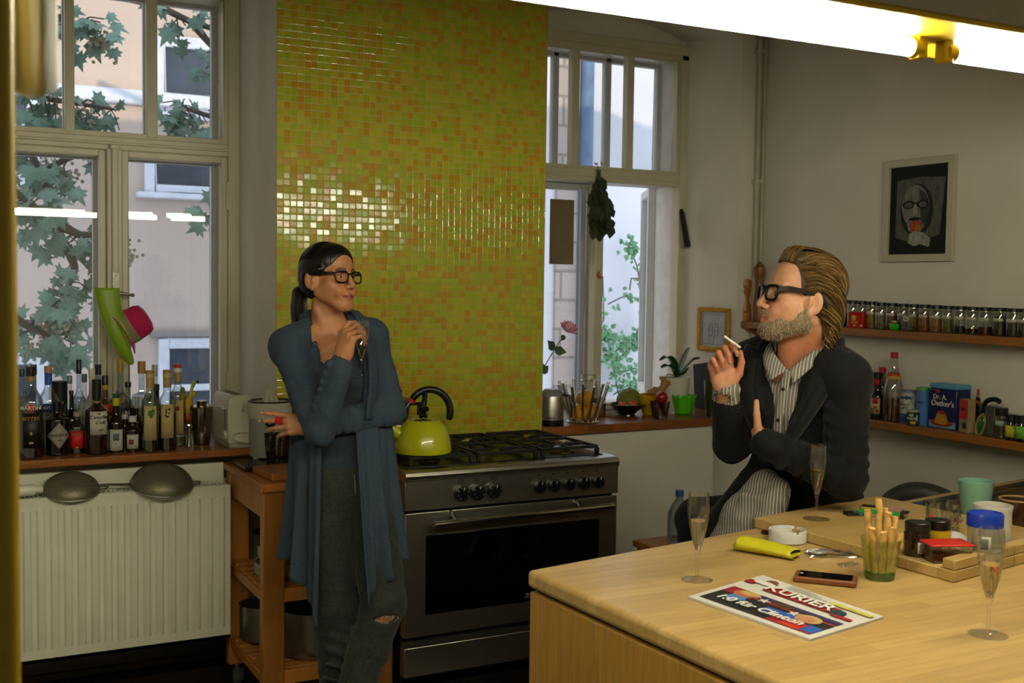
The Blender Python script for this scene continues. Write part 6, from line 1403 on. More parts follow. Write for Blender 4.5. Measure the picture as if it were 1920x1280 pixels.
def bowls():
    x, y, H, R = (3.076,4.624,0.058,0.094); t = thing('black_bowl', 'shallow black footed bowl with two oranges and a plum', 'bowl', (x, y, Z2)); R = R*.98
    MB().lathe([(0, 0), (R*.42, 0), (R*.40, .008), (R*.45, .014), (R*.8, H*.72), (R, H), (R*.97, H+.001), (R*.76, H*.76), (R*.4, .022), (0, .020)], 44, cap=False).build('bowl', mat('black_glaze', '#0e0d10', .15, var=.05), t)
    om = mat('orange_peel', '#c4551a', .45, var=.08, bump=.2, bscale=300)
    sphere_fruit('orange', 'orange on the left in the black bowl', 'orange', (x-.036, y-.01, Z2+.0245), .0235, om, 'oranges in the black bowl'); sphere_fruit('orange', 'orange on the right in the black bowl', 'orange', (x+.038, y+.008, Z2+.0255), .0235, om, 'oranges in the black bowl')
    sphere_fruit('plum', 'dark plum in the middle of the black bowl', 'plum', (x+.002, y-.012, Z2+.0225), .017, mat('plum_skin', '#1c0d12', .35))
    x, y, H, R = (3.136,4.7,0.127,0.061); sphere_fruit('melon', 'round green-yellow melon behind the black bowl', 'melon', (x, y, Z2), H*.5, mat('melon_rind', '#6d6f24', .6, var=.2, vscale=40))
    x, y, H, R = (3.2,4.62,0.101,0.058); R = R*1.12; t = thing('yellow_bowl', 'yellow stoneware bowl with dark inside behind the tumbler', 'bowl', (x+.012, y, Z2))
    MB().lathe([(0, 0), (R*.62, 0), (R*.85, H*.4), (R, H), (R*.95, H), (R*.8, H*.42), (R*.55, .006), (0, .006)], 36, cap=False).build('bowl', mat('yellow_glaze', '#b8920f', .25, var=.06), t); MB().lathe([(R*.91, H*.86), (0, H*.87)], 30, cap=False).build('dark_disc', mat('dark_inside', '#1c0f09', .4), t)  # flat dark disc closes the bowl just below its rim
    g = thing('ginger_root', 'knobbly ginger root lying across the yellow bowl', 'ginger', (x+.050, y-.01, Z2+H+.004)); b = MB()
    v = Vol((-.08, -.05, -.03), (.08, .05, .10), .003); v.chain([(-.055, 0, .008), (-.02, 0, .012), (.015, 0, .016), (.035, 0, .040), (.030, .0, .066)], [.012, .016, .017, .016, .014], .01); v.chain([(.03, 0, .045), (.055, -.005, .050)], [.014, .012], .01); v.chain([(-.02, 0, .012), (-.03, -.01, .028)], [.012, .008], .01); v.chain([(.028, 0, .07), (.012, 0, .076)], [.012, .009], .008)
    skin_mesh('root', [v.skin()], mat('ginger_skin', '#9c7440', .7, var=.15, bump=.3, bscale=120), g)
    x, y, H, R = (3.177,4.492,0.08,0.049); t = thing('glass_tumbler', 'smoky glass tumbler holding two red pomegranates', 'tumbler', (x, y, Z2))
    MB().lathe([(0, 0), (R*.72, 0), (R, H), (R*.96, H), (R*.68, .005), (0, .005)], 36, cap=False).build('glass', thin_glass('smoky_tumbler', (.66, .64, .60), .35), t)
    rm = mat('pomegranate_skin', '#8f1016', .3, var=.2, coat=.3)
    sphere_fruit('pomegranate', 'red pomegranate at the bottom of the smoky tumbler', 'pomegranate', (x, y, Z2+.006), R*.66, rm, 'pomegranates in the tumbler', (1, 1, .95)); sphere_fruit('pomegranate', 'red pomegranate on top in the smoky tumbler', 'pomegranate', (x+.006, y-.004, Z2+.006+R*1.26), R*.62, rm, 'pomegranates in the tumbler')
    x, y, H, R = (3.379,4.578,0.096,0.062); t = thing('jelly_mould', 'bright lime green fluted cup beside the white plant pot', 'mould', (x, y, Z2)); b = MB(); n = 72
    def fl(u, v): a = 2*pi*u; q = R*(.66+.34*v)*(1+.05*cos(12*a)*(.4+.6*v)); return (q*cos(a), q*sin(a), H*v + .004*v*cos(12*a))
    b.grid(fl, n, 8, wrap=True); b.build('fluted_wall', mat('lime_silicone', '#4fae14', .4, var=.03, sss=.1), t, solid=.003); MB().lathe([(0, .001), (R*.66, .001)], 30, cap=False).build('bottom', mat('lime_silicone', '#4fae14', .4), t)
bowls()
def orchid():
    x, y, H, R = (3.37,4.63,0.18,0.07); t = thing('orchid_plant', 'orchid with dark strap leaves in a white pot on the sill', 'plant', (x, y, Z2))
    MB().lathe([(0, 0), (R*.72, 0), (R*.78, H*.3), (R, H), (R*.94, H), (R*.75, H*.4), (0, H*.4)], 36, cap=False).build('pot', mat('white_ceramic', '#c9c6b8', .35, var=.02), t); MB().lathe([(R*.93, H*.92), (0, H*.95)], 20, cap=False).build('bark_mulch', mat('bark_mulch', '#3a2a1a', .9, bump=.5), t)
    lm = mat('orchid_leaf', '#1c4a26', .3, var=.12); lm2 = mat('orchid_leaf_pale', '#46604c', .35)
    def leaf(path, w, m):
        P = smooth_path(path, 8); n = len(P); b = MB()
        side = (Vector(P[-1])-Vector(P[0])).cross(Vector((0, 0, 1))).normalized()
        if side.length < .1: side = Vector((0, -1, 0))
        def fn(u, v):
            i = int(v*(n-1)+.5); k = sin(pi*min(1, .10+.86*v))**.55; q = (2*u-1); return tuple(Vector(P[i]) + side*(w*k*q) + Vector((0, 0, .012*abs(q)*k)))
        b.grid(fn, 7, n); b.build('leaf', m, t, solid=.002)
    o = Vector((0, 0, H))
    leaf([o, o+Vector((-.03, -.02, .06)), o+Vector((-.075, -.03, .100)), o+Vector((-.125, -.035, .088))], .026, lm); leaf([o, o+Vector((-.04, -.04, .035)), o+Vector((-.09, -.06, .062)), o+Vector((-.14, -.07, .055))], .024, lm)
    leaf([o, o+Vector((.02, -.01, .06)), o+Vector((.045, -.01, .11)), o+Vector((.072, -.005, .145))], .022, lm2); leaf([o, o+Vector((.035, -.03, .05)), o+Vector((.070, -.045, .085)), o+Vector((.105, -.05, .095))], .024, lm); leaf([o, o+Vector((.02, -.04, .02)), o+Vector((.03, -.06, .05))], .018, lm)
    MB().tube([tuple(o+Vector((-.02, 0, .01))), tuple(o+Vector((-.07, -.02, .018))), tuple(o+Vector((-.088, -.02, -.01)))], .003, 6).build('aerial_root', mat('aerial_root', '#7f8a70', .6), t)
orchid()
def slate_board():
    t = thing('slate_board', 'small dark slate leaning against the reveal behind the orchid', 'slate', (3.60, 4.70, Z2), radians(75)); t.rotation_euler = (0, radians(8), radians(78))
    MB().box(-.10, .10, -.006, .006, 0, .24).build('slate', mat('dark_slate', '#0e0e0f', .75, var=.2), t, bevel=.002)
    x, y, H, R = (3.454,4.477,0.177,0.047)
    b = thing('storage_beaker', 'cloudy green plastic beaker at the end of the sill', 'beaker', (3.475, 4.465, Z2)); MB().lathe([(0, 0), (R*.78, 0), (R, H), (R*.96, H), (R*.74, .004), (0, .004)], 28, cap=False).build('beaker', thin_glass('cloudy_green_plastic', (.62, .68, .48), .3, .2), b); MB().lathe([(R*.74, .005), (R*.92, H*.8), (0, H*.82)], 24).build('contents', mat('dried_herbs', '#4f5a32', .9, var=.3, vscale=80), b)
slate_board()
def gold_frame():
    a, b, c = Vector((3.589,4.86,1.466)), Vector((3.624,4.64,1.464)), Vector((3.603,4.86,1.199))
    # hung on the splayed reveal
    p0 = Vector((3.678, 4.86, 0)); p1 = Vector((3.722, 4.645, 0)); d = (p1-p0).normalized(); nrm = Vector((d.y, -d.x, 0)); nrm = nrm if nrm.x < 0 else -nrm
    t = thing('picture_frame', 'small gilt frame with a pencil drawing hung on the window reveal', 'picture', tuple(p0 + nrm*.004 + Vector((0, 0, 1.245))), math.atan2(d.y, d.x)); W, H, f = (p1-p0).length, .225, .022
    b = MB(); frame_rect(b, 0, W, 0, H, -.016, .0, f); k = 18
    b.build('gilt_frame', mat('gilt', '#a87f1c', .35, .6, var=.3, vscale=90, bump=.6, bscale=150), t, bevel=.004)
    MB().box(f, W-f, -.006, -.002, f, H-f).build('drawing_paper', mat('drawing_paper', '#a9a9b0', .9), t, smooth=False)
    g = MB(); m = mat('pencil_grey', '#4c4c52', .9); Y = -.0068; cx = W/2
    for q, h in ((-.020, .120), (.018, .120)):
        pts = [(cx+q-.013, Y, .085), (cx+q-.012, Y, h), (cx+q-.006, Y, h+.022), (cx+q+.006, Y, h+.022), (cx+q+.012, Y, h), (cx+q+.012, Y, .085), (cx+q, Y, .078)]; g.tube(pts, .0009, 4, closed=True); g.tube([(cx+q-.012, Y, .105), (cx+q+.012, Y, .105)], .0007, 4)
    for x0, x1 in ((-.030, -.012), (.0, .022)): g.tube([(cx+x0, Y, .078), (cx+x1-.02, Y, .05), (cx+x1-.03, Y, .03)], .0008, 4)
    frame_rect(g, f+.012, W-f-.012, f+.012, H-f-.012, Y-.0003, Y+.0003, .0012); g.build('pencil_drawing', m, t)
gold_frame()
def herbs():
    a = Vector((3.092,4.955,2.168)); t = thing('herb_bundle', 'bundle of dried green herbs hanging head down from the transom', 'herb bundle', tuple(a)); rnd = random.Random(4)
    s = MB(); lv = MB(); s.tube([(0, .012, .03), (0, 0, 0)], .002, 5)
    for i in range(26):
        e = Vector((rnd.gauss(.035, .030), rnd.gauss(-.02, .02), -rnd.uniform(.12, .31))); m = e*.5 + Vector((rnd.gauss(-.012, .008), 0, 0)); P = smooth_path([(rnd.gauss(0, .005), rnd.gauss(0, .004), .0), tuple(m), tuple(e)], 4); s.tube(P, .0017, 4)
        for k in range(8): q = Vector(P[min(len(P)-1, 2+int(rnd.random()*(len(P)-2)))]); leaf_shape(lv, q, (rnd.gauss(.1, .35), rnd.gauss(-.1, .3), -1), (rnd.gauss(0, .6), -1, 0), rnd.uniform(.035, .068), 'ivy')
    s.build('stalks', mat('dry_stalk', '#4a4a2a', .8), t); lv.build('leaves', mat('dried_herb_leaf', '#2f3a1c', .8, var=.35, vscale=9), t, smooth=False)
    n = MB(); n.tube([(.007*cos(q), .007*sin(q), -.012) for q in [2*pi*i/12 for i in range(12)]], .003, 6, closed=True); n.build('twine', mat('twine', '#6f6240', .9), t)
herbs()
def butterfly(label, loc, s, m, rot):
    t = thing('paper_butterfly', label, 'butterfly ornament', loc, 0); t.rotation_euler = rot
    for q in (-1, 1):
        b = MB(); b.add([(0, 0, 0), (q*.9*s, -.3*s, .8*s), (q*1.1*s, -.3*s, .3*s), (q*.5*s, -.15*s, 0)], [(0, 1, 2, 3)]); b.add([(0, 0, 0), (q*.5*s, -.15*s, 0), (q*.8*s, -.25*s, -.45*s), (q*.3*s, -.1*s, -.6*s)], [(0, 1, 2, 3)]); b.build('wing', m, t, solid=.0008, smooth=False)
    b = MB(); b.tube([(0, -.002, .35*s), (0, -.002, -.4*s)], [.0012, .0018], 6); b.tube([(0, 0, .3*s), (.3*s, 0, .7*s)], .0005, 4); b.build('insect_body', black, t)
bm = mat('orange_red_paper', '#b8482a', .7)
butterfly('orange-red butterfly ornament on the middle post of the second window', (3.117,4.972,1.628), .020, bm, (0, radians(50), 0))
for i, px in enumerate((1117, 1128)): butterfly(('tiny orange butterfly clipped over the herbs, nearer the tiles', 'tiny orange butterfly clipped over the herbs, farther from the tiles')[i], ((3.081,4.965,2.198), (3.116,4.965,2.201))[i], .011, bm, (0, radians(30*i), 0))
def card():
    p = (2.929,5.16,1.686); q = (3.074,5.16,2.025)
    t = tag(MB().box(0, q[0]-p[0], 0, .003, 0, q[2]-p[2]).build('brown_card', mat('brown_card', '#7d6f52', .9, var=.05), None, loc=p), 'plain brown paper card stuck on the outer pane of the second window', 'card')
card()
def black_bar():
    a, b = Vector((3.61,4.95,1.989)), Vector((3.62,4.9,1.787)); t = thing('knife_sheath', 'short black bar hanging beside the second window frame', 'bar', tuple(b)); d = a-b
    MB().tube([(0, 0, 0), tuple(d*.93)], [.019, .015], 8).build('bar', mat('dark_bar', '#15120f', .4), t); MB().tube([tuple(d*.93), tuple(d)], [.012, .008], 8).build('hanging_end', mat('dark_bar', '#15120f', .4), t)
black_bar()

# ------------------------------------------------------------------ upper wall shelf: mills and spice jars
ZU = 1.4055
millw = wood('mill_wood', '#7c4c1c', '#6e4217', .35, (.5, .2), 'z', .25)
def mill(spec, label, m, dark):
    x, y, H, R = spec; t = thing('pepper_mill', label, 'pepper mill', (x, y, ZU), 0, 'pepper mills on the shelf')
    if dark: pr = [(R*.9, 0), (R, .01), (R*.95, H*.25), (R*.75, H*.45), (R*.62, H*.62), (R*.72, H*.70)]; hd = [(R*.72, H*.705), (R*.98, H*.80), (R*.95, H*.90), (R*.4, H*.97), (R*.25, H*.975)]
    else: pr = [(R*.95, 0), (R, .01), (R, H*.18), (R*.9, H*.2), (R, H*.23), (R*.85, H*.35), (R*.7, H*.48), (R*.8, H*.60), (R*.95, H*.66), (R*.8, H*.70)]; hd = [(R*.75, H*.705), (R*.95, H*.74), (R, H*.80), (R*.9, H*.9), (R*.5, H*.95), (R*.2, H*.96)]
    MB().lathe(pr, 28).build('body', m, t); MB().lathe(hd, 28).build('head', m, t); MB().lathe([(.006, H*.95), (.008, H*.975), (.005, H), (0, H)], 12).build('top_nut', mat('dark_nut', '#2a2016', .4, .5), t)
mill((3.8,4.638,0.233,0.033), 'short pale wooden pepper mill at the end of the upper shelf', wood('mill_wood_pale', '#a5682a', '#965c22', .35, (.5, .2), 'z', .2), 0)
mill((3.815,4.545,0.307,0.03), 'tall dark wooden pepper mill beside the short pale one', millw, 1)
spice = {'black': '#0f0d0b', 'pale': '#8a8462', 'brown': '#5a3a1a', 'mustard': '#8a6410', 'grey green': '#6a6540', 'red brown': '#5c2f14', 'dark olive': '#3f3314', 'golden': '#8a5a10', 'amber': '#7a4c0c', 'orange brown': '#8a4a10', 'olive green': '#55551a', 'purple black': '#1a1210', 'cocoa': '#2d180d', 'chilli red': '#3a140a', 'coffee': '#23140a', 'herb brown': '#2d2410', 'clove black': '#140e0a'}
jars = [((3.8,3.934,0.125,0.023), 'black', .55), ((3.8,3.873,0.123,0.023), 'pale', .5), ((3.8,3.814,0.122,0.023), 'brown', .6), ((3.8,3.755,0.121,0.023), 'mustard', .7), ((3.8,3.698,0.118,0.025), 'grey green', .6), ((3.8,3.635,0.117,0.026), 'red brown', .65), ((3.8,3.571,0.116,0.024), 'dark olive', .6), ((3.8,3.512,0.115,0.024), 'golden', .65),
        ((3.8,3.453,0.115,0.024), 'amber', .65), ((3.8,3.39,0.114,0.028), 'orange brown', .5), ((3.8,3.329,0.113,0.024), 'olive green', .5), ((3.8,3.266,0.113,0.027), 'purple black', .28), ((3.8,3.205,0.112,0.026), 'cocoa', .20), ((3.8,3.143,0.112,0.029), 'chilli red', .30), ((3.8,3.074,0.112,0.029), 'coffee', .68), ((3.8,3.01,0.111,0.028), 'herb brown', .50), ((3.8,2.962,0.111,0.025), 'clove black', .58)]
where = ['first jar of the row, nearest the bearded person', 'second jar of the row', 'third jar of the row', 'fourth jar of the row', 'fifth jar of the row', 'behind the cupcake', 'seventh jar of the row', 'behind the square glass canister', 'just past the square canister', 'tenth jar of the row', 'eleventh jar of the row', 'twelfth jar of the row', 'nearly empty, thirteenth of the row', 'fourteenth jar of the row', 'fullest dark jar of the row', 'second last jar of the row', 'last jar of the row']
for (spec, col, fl), wh in zip(jars, where):
    spec = (spec[0], spec[1], spec[2], min(spec[3]*1.12, .029)); t, R, a0, H = jar_thing(spec, 'spice_jar', 'black-lidded glass spice jar of %s spice, %s' % (col, wh), 'jar', jg, mat('spice_'+col.replace(' ', '_'), spice[col], .9, var=.3, vscale=120), '#0d0d0e', ZU, fl, .13, 'spice jars on the upper shelf')
    a0 = pi + .35; k = patch(t, 'paper_label', R, a0, R*1.5, H*.52, H*.62, paper); patch(k, 'label_writing', R, a0-.15, R*.7, H*.56, H*.575, mat('pen_ink', '#4a4a48', .8), .0009)
def upper_extras():
    x, y, H, R = (3.768,3.806,0.072,0.037); t = thing('red_spice_tin', 'red spice tin with yellow emblem standing before the jars', 'tin', (x, y, ZU), radians(14)); w = R*1.0
    MB().box(-.018, .018, -w, w, 0, H).build('tin_body', mat('red_tin', '#a01016', .35, var=.04), t, bevel=.003); MB().box(-.015, .015, -w*.9, w*.9, H, H+.003).build('lid', steel, t, bevel=.001)
    e = MB(); e.X = Matrix.Translation((-.0185, w*.28, H*.66)) @ Matrix.Rotation(-pi/2, 4, 'Y'); e.lathe([(0, 0), (H*.16, 0), (H*.16, .0006), (0, .0006)], 20); e.box(-H*.20, -H*.1, -H*.10, H*.10, 0, .0006); e.build('emblem', mat('yellow_print', '#c0a020', .6), t)
    lettering('tin_lettering', 'la Dalia', H*.16, mat('yellow_print', '#c0a020', .6), t, lambda a, b, z: (-.0184-z, w*.1-a, H*.36+b), .01); MB().box(-.0188, -.0180, -w*.1, w*.35, H*.12, H*.22).build('printed_band', mat('yellow_print', '#c0a020', .6), t); MB().box(-.0188, -.018, -w*.92, -w*.6, H*.1, H*.22).build('barcode_patch', paper, t)
    x, y, H, R = (3.765,3.587,0.044,0.024); t = thing('cupcake_ornament', 'little cupcake in a bright green case before the jars', 'cupcake', (x, y, ZU))
    b = MB(); b.grid(lambda u, v: ((R*(.66+.34*v))*(1+.05*cos(14*2*pi*u))*cos(2*pi*u), (R*(.66+.34*v))*(1+.05*cos(14*2*pi*u))*sin(2*pi*u), H*.62*v), 84, 4, wrap=True); b.build('paper_case', mat('green_case', '#2fa31c', .5), t, solid=.001)
    MB().ball((0, 0, H*.58), R*.85, 18, squash=(1, 1, .35)).build('cake', mat('cake_brown', '#8a4a1c', .8), t); MB().ball((0, 0, H*.82), R*.5, 14, squash=(1.1, 1.1, .5)).build('icing', mat('cream_icing', '#b9a888', .7), t)
    x, y, H, R = (3.772,3.496,0.084,0.034); t = thing('glass_canister', 'square clear canister with oval label standing before the jars', 'canister', (x, y, ZU)); r = R*.92
    MB().box(-r, r, -r, r, 0, H).build('canister', jg, t, bevel=.004); MB().box(-r*.92, r*.92, -r*.92, r*.92, .003, H*.25).build('contents', mat('spice_dark_olive', '#3f3314', .9), t)
    e = MB(); e.X = Matrix.Translation((-r-.001, r*.1, H*.62)) @ Matrix.Rotation(-pi/2, 4, 'Y'); e.lathe([(0, 0), (r*.5, 0), (r*.5, .0006), (0, .0006)], 20, sx=.75, sy=1.1); e.build('oval_label', paper, t); lettering('label_lettering', 'Salz', r*.38, inkd, t, lambda a, b, z: (-r-.0022-z, r*.1-a, H*.62+b))
upper_extras()
# ------------------------------------------------------------------ lower wall shelf
ZL = 1.0065
bt = lambda spec, lab, kind, cap, **k: bottle(spec, lab, kind, cap, z=ZL, group='bottles on the lower shelf', **k)
bt((3.79,4.523,0.277,0.033), 'green bottle with yellow cap beside the raised hand, on the lower shelf', 'green', '#a89a14', caph=.12, hb=.6, liq=mat('green_sauce', '#2a4a1a', .3), fill=.7)
bt((3.79,4.43,0.29,0.032), 'bottle with bright blue cap just over the dark jacket shoulder', 'clear', '#1c4ca0', caph=.12, hb=.6)
bt((3.8,3.89,0.284,0.025), 'slim oil bottle with dull gold cap behind the jacket', 'green', '#8f8448', caph=.14, hb=.6)
bt((3.82,3.87,0.28,0.021), 'thin dark bottle with black cap behind the jacket', 'dark', '#0f0f0f', caph=.16, hb=.6)
t, R, a0, H = bt((3.79,3.761,0.205,0.024), 'small bottle with yellow cap and white label beside the dark jacket', 'brown', '#a89a3a', caph=.11, hb=.62); patch(t, 'white_label', R, pi+.35, R*1.8, H*.2, H*.55, paper)
t, R, a0, H = bt((3.775,3.682,0.207,0.031), 'black soy sauce bottle with colourful salad label', 'dark', '#141212', caph=.10, hb=.45, shoulder=.22, rn=.62)
patch(t, 'front_label', R, pi+.35, R*1.7, H*.12, H*.46, mat('sauce_label', '#a0986a', .6)); patch(t, 'red_label', R, pi+.5, R*.8, H*.34, H*.46, redl, .0007); patch(t, 'neck_label', R*.63, pi+.35, R*.9, H*.74, H*.86, redl, .001)
for k in range(7): rr = random.Random(k); patch(t, 'food_print', R, pi+.35+rr.uniform(-.55, .5), R*.4, H*(.14+.018*k), H*(.18+.018*k), mat('food_print_%d' % (k % 3), ('#a5521a', '#4a5a1c', '#8a2a18')[k % 3], .6), .0008, 'oval')
bt((3.83,3.709,0.227,0.029), 'brown bottle with broad red cap behind the soy sauce', 'amber', '#b01420', caph=.10, hb=.6, fill=.4, liq=mat('brown_sauce', '#3a1a0c', .3), rn=.5)
t, R, a0, H = bt((3.785,3.6,0.302,0.043), 'big clear bottle with red cap, orange band and amber syrup', 'clear', '#a5141c', caph=.09, hb=.42, shoulder=.45, rn=.34, fill=.34, liq=mat('amber_syrup', '#4a2008', .15)); b = MB(); b.lathe([(R*.66, H*.66), (R*.60, H*.70)], 24, cap=False); b.build('red_band', mat('red_band', '#b5381c', .5), t); b = MB(); b.lathe([(R*.74, H*.61), (R*.665, H*.66)], 24, cap=False); b.build('yellow_band', mat('yellow_band', '#b58a14', .5), t)
def tin(spec, name, label, cat, body, lid, z=ZL, lidh=.08):
    x, y, H, R = spec; t = thing(name, label, cat, (x, y, z)); MB().lathe([(R*.98, 0), (R, .003), (R, H*(1-lidh))], 32).build('tin_body', body, t); MB().lathe([(R*1.02, H*(1-lidh)), (R*1.02, H-.002), (R*.97, H), (0, H-.001)], 32).build('lid', lid, t); return t, R, pi+.35, H
def tin_print(m1, m2):
    m = mat(m1, m2, .5, var=.5, vscale=30); return m
t, R, a0, H = tin((3.8,3.526,0.142,0.036), 'salt_tin', 'white tin with blue scrollwork and handwriting', 'tin', tin_print('white_tin', '#a5a698'), mat('blue_white_lid', '#6a7690', .5, var=.4, vscale=60))
for k in range(4): patch(t, 'blue_scroll', R, a0+(-.5+.33*k), R*.4, H*(.72+.03*(k % 2)), H*(.84-.02*(k % 2)), mat('cobalt_print', '#2a4a86', .6), .0005, 'oval')
lettering('tin_lettering', 'KNÖCKLI', R*.42, mat('cobalt_print', '#2a4a86', .6), t, on_cyl(R, a0, H*.78), .01); lettering('tin_lettering', 'prise au', R*.34, inkd, t, on_cyl(R, a0, H*.58)); lettering('tin_lettering', 'sel fin', R*.34, inkd, t, on_cyl(R, a0, H*.47)); patch(t, 'blue_foot_band', R, a0, R*1.6, H*.02, H*.3, mat('cobalt_print', '#2a4a86', .6))
t, R, a0, H = tin((3.752,3.451,0.066,0.025), 'wasabi_tin', 'small dark green tin of wasabi in front of the white tin', 'tin', mat('dark_green_tin', '#12301c', .4), mat('cream_lid', '#a5a07c', .4), lidh=.12); lettering('tin_lettering', 'AB', R*.6, whitep, t, on_cyl(R, a0, H*.68), .02); lettering('tin_lettering', 'WASABI', R*.52, whitep, t, on_cyl(R, a0, H*.46), .02); patch(t, 'yellow_patch', R, a0+.3, R*.9, H*.1, H*.3, mat('yellow_print', '#c0a020', .6)); patch(t, 'barcode_patch', R, a0-.0+1.0, R*.3, H*.3, H*.7, paper)
t, R, a0, H = tin((3.79,3.438,0.162,0.027), 'blue_canister', 'light blue canister with green lid beside the big blue tin', 'canister', mat('sky_blue_tin', '#3f6fae', .4, var=.04), mat('green_lid', '#3f9a1c', .4), lidh=.07); lettering('tin_lettering', 'DALUI?', R*.38, inkd, t, on_cyl(R, a0, H*.62))
def pudding_tin():
    y0, y1 = (3.775,3.391,1.096)[1], (3.775,3.249,1.089)[1]; H = .187; w = y0-y1
    t = thing('pudding_tin', 'large dark blue baking tin picturing a yellow pudding', 'tin', (3.775, (y0+y1)/2, ZL)); d = .095; bx = -.0
    MB().box(0, d-.01, -w/2, w/2, 0, H*.88).build('tin_body', mat('navy_tin', '#0d1a4a', .3, var=.04), t, bevel=.006); MB().box(-.002, d-.008, -w/2-.002, w/2+.002, H*.88, H).build('lid', mat('sky_blue_lid', '#4f93b8', .35), t, bevel=.007)
    fn = lambda cz, cy=0: (lambda a, b, z: (-.0006-z, cy-a, cz+b))
    lettering('tin_lettering', 'Dr. A.', w*.20, whitep, t, fn(H*.70, w*.10), .012); lettering('tin_lettering', "Oetker's", w*.235, whitep, t, fn(H*.56, .0), .014)
    MB().box(-.0012, .001, -w*.48, w*.48, 0.004, H*.17).build('sky_blue_band', mat('sky_blue_lid', '#4f93b8', .35), t)
    for q in (.18,): MB().box(-.0014, .001, w*(q-.07), w*(q+.07), H*.80, H*.87).build('red_seal', redl, t)
    e = MB(); n = 28; e.add([(-.0016, w*.42*cos(2*pi*i/n)+w*.02, H*.13+H*.085*sin(2*pi*i/n)) for i in range(n)], [tuple(range(n))]); e.build('red_dish_print', mat('dish_print', '#8a2418', .5), t, smooth=False)
    p = MB(); pts = [(-.24, .13), (-.20, .26), (-.13, .385), (.13, .385), (.20, .26), (.24, .13), (.1, .10), (-.1, .10)]; p.add([(-.0020, w*a+w*.02, H*b) for a, b in pts], [tuple(range(8))]); p.build('pudding_print', mat('pudding_print', '#b0821c', .5), t, smooth=False)
    for i in range(5): a = -.17+.085*i; q = MB(); q.add([(-.0023, w*(a+.02-.010), H*.13), (-.0023, w*(a*.66+.02-.008), H*.37), (-.0023, w*(a*.66+.02+.008), H*.37), (-.0023, w*(a+.02+.010), H*.13)], [(0, 1, 2, 3)]); q.build('pudding_rib', mat('pudding_shade', '#8a5f12', .5), t, smooth=False)
    s = MB(); s.add([(-.0026, w*a+w*.02, H*b) for a, b in ((-.14, .39), (-.14, .345), (-.09, .31), (-.05, .35), (0, .30), (.05, .35), (.10, .32), (.14, .36), (.14, .39), (0, .41))], [tuple(range(10))]); s.build('sauce_print', mat('dish_print', '#8a2418', .5), t, smooth=False)
pudding_tin()
def small_goods():
    y = (3.765,3.204,1.051)[1]; t = thing('red_carton', 'small tan carton with red front beside the big blue tin', 'carton', (3.765, y, ZL), radians(-16)); H = .135
    MB().box(0, .035, -.030, .030, 0, H).build('carton', mat('tan_card', '#8f7c52', .8), t, bevel=.001); MB().box(-.0008, .001, -.0295, .0295, H*.40, H*.985).build('red_front', redl, t); lettering('carton_lettering', 'Lift', .020, inkd, t, lambda a, b, z: (-.0012-z, .004-a, H*.70+b), shear=.2); k = MB(); k.ball((0, 0, 0), .014, 14, squash=(.2, 1, 1)); k.build('dark_fruit_print', mat('dark_print', '#2a2414', .6), t, loc=(-.001, -.008, H*.22))
    bt((3.835, y-.01, .175, .012), 'tiny bottle with red cap peeping over the red carton', 'dark', '#a5141c', caph=.16, hb=.7)
    y = (3.765,3.125,1.039)[1]; t = thing('avocado_box', 'green glossy dish with tan rim leaning on the shelf', 'dish', (3.77, y, ZL)); t.rotation_euler = (radians(14), 0, 0)
    MB().ball((0, 0, .042), .040, 20, squash=(.45, .55, 1.05)).build('green_shell', mat('bottle_green_glaze', '#1c5a1c', .15, coat=.4), t); r = MB(); r.tube([(-.010, .020*cos(q), .042+.042*sin(q)) for q in [2*pi*i/24 for i in range(24)]], .004, 8, closed=True); r.build('tan_rim', mat('tan_rim', '#8f7440', .6), t)
    t = thing('wooden_scoop', 'short wooden handle lying over the green dish', 'scoop', (3.80, y+.005, ZL+.11)); MB().tube([(0, .028, .012), (0, -.035, -.018)], [.009, .012], 12).build('handle', shelf_wood, t)
    MB().tube([(0, .028, .012), (0, .050, .022)], [.008, .004], 12).build('handle_tip', shelf_wood, t)
    y = (3.775,3.078,1.065)[1]; t = thing('cheese_grater', 'grey hand grinder with dark curved handle on the lower shelf', 'grinder', (3.78, y, ZL)); MB().box(-.015, .02, -.024, .024, 0, .12).build('body', mat('dull_grey_metal', '#55544e', .45, .5), t, bevel=.004); MB().tube(smooth_path([(0, .045, .09), (0, .03, .135), (0, -.01, .148), (0, -.035, .140)], 5), [.010]*16, 10).build('crank_handle', black, t)
    t, R, a0, H = jar_thing((3.775,3.029,0.119,0.026), 'spice_grinder', 'clear spice grinder jar with black top on the lower shelf', 'jar', jg, mat('mixed_peppercorns', '#4a3a1a', .8, var=.5, vscale=200), '#0d0d0e', ZL, .6, .26); patch(t, 'paper_label', R, pi+.4, R*1.5, H*.42, H*.58, mat('pale_blue_label', '#8a9a9c', .7))
    t, R, a0, H = jar_thing((3.765,2.974,0.099,0.025), 'spice_pot', 'small dark spice pot with yellow label, second last on the lower shelf', 'jar', mat('dark_bottle_glass', '#0d0907', .08), None, '#0d0d0e', ZL, .6, .28, 'spice pots on the lower shelf'); patch(t, 'yellow_label', R, pi+.4, R*1.6, H*.12, H*.58, mat('yellow_green_label', '#a5a01c', .7))
    t, R, a0, H = jar_thing((3.765,2.926,0.1,0.027), 'spice_pot', 'small dark spice pot with green label, last on the lower shelf', 'jar', mat('dark_bottle_glass', '#0d0907', .08), None, '#0d0d0e', ZL, .6, .28, 'spice pots on the lower shelf'); patch(t, 'green_label', R, pi+.4, R*1.6, H*.12, H*.6, mat('lime_label', '#5a9a1c', .7))
small_goods()
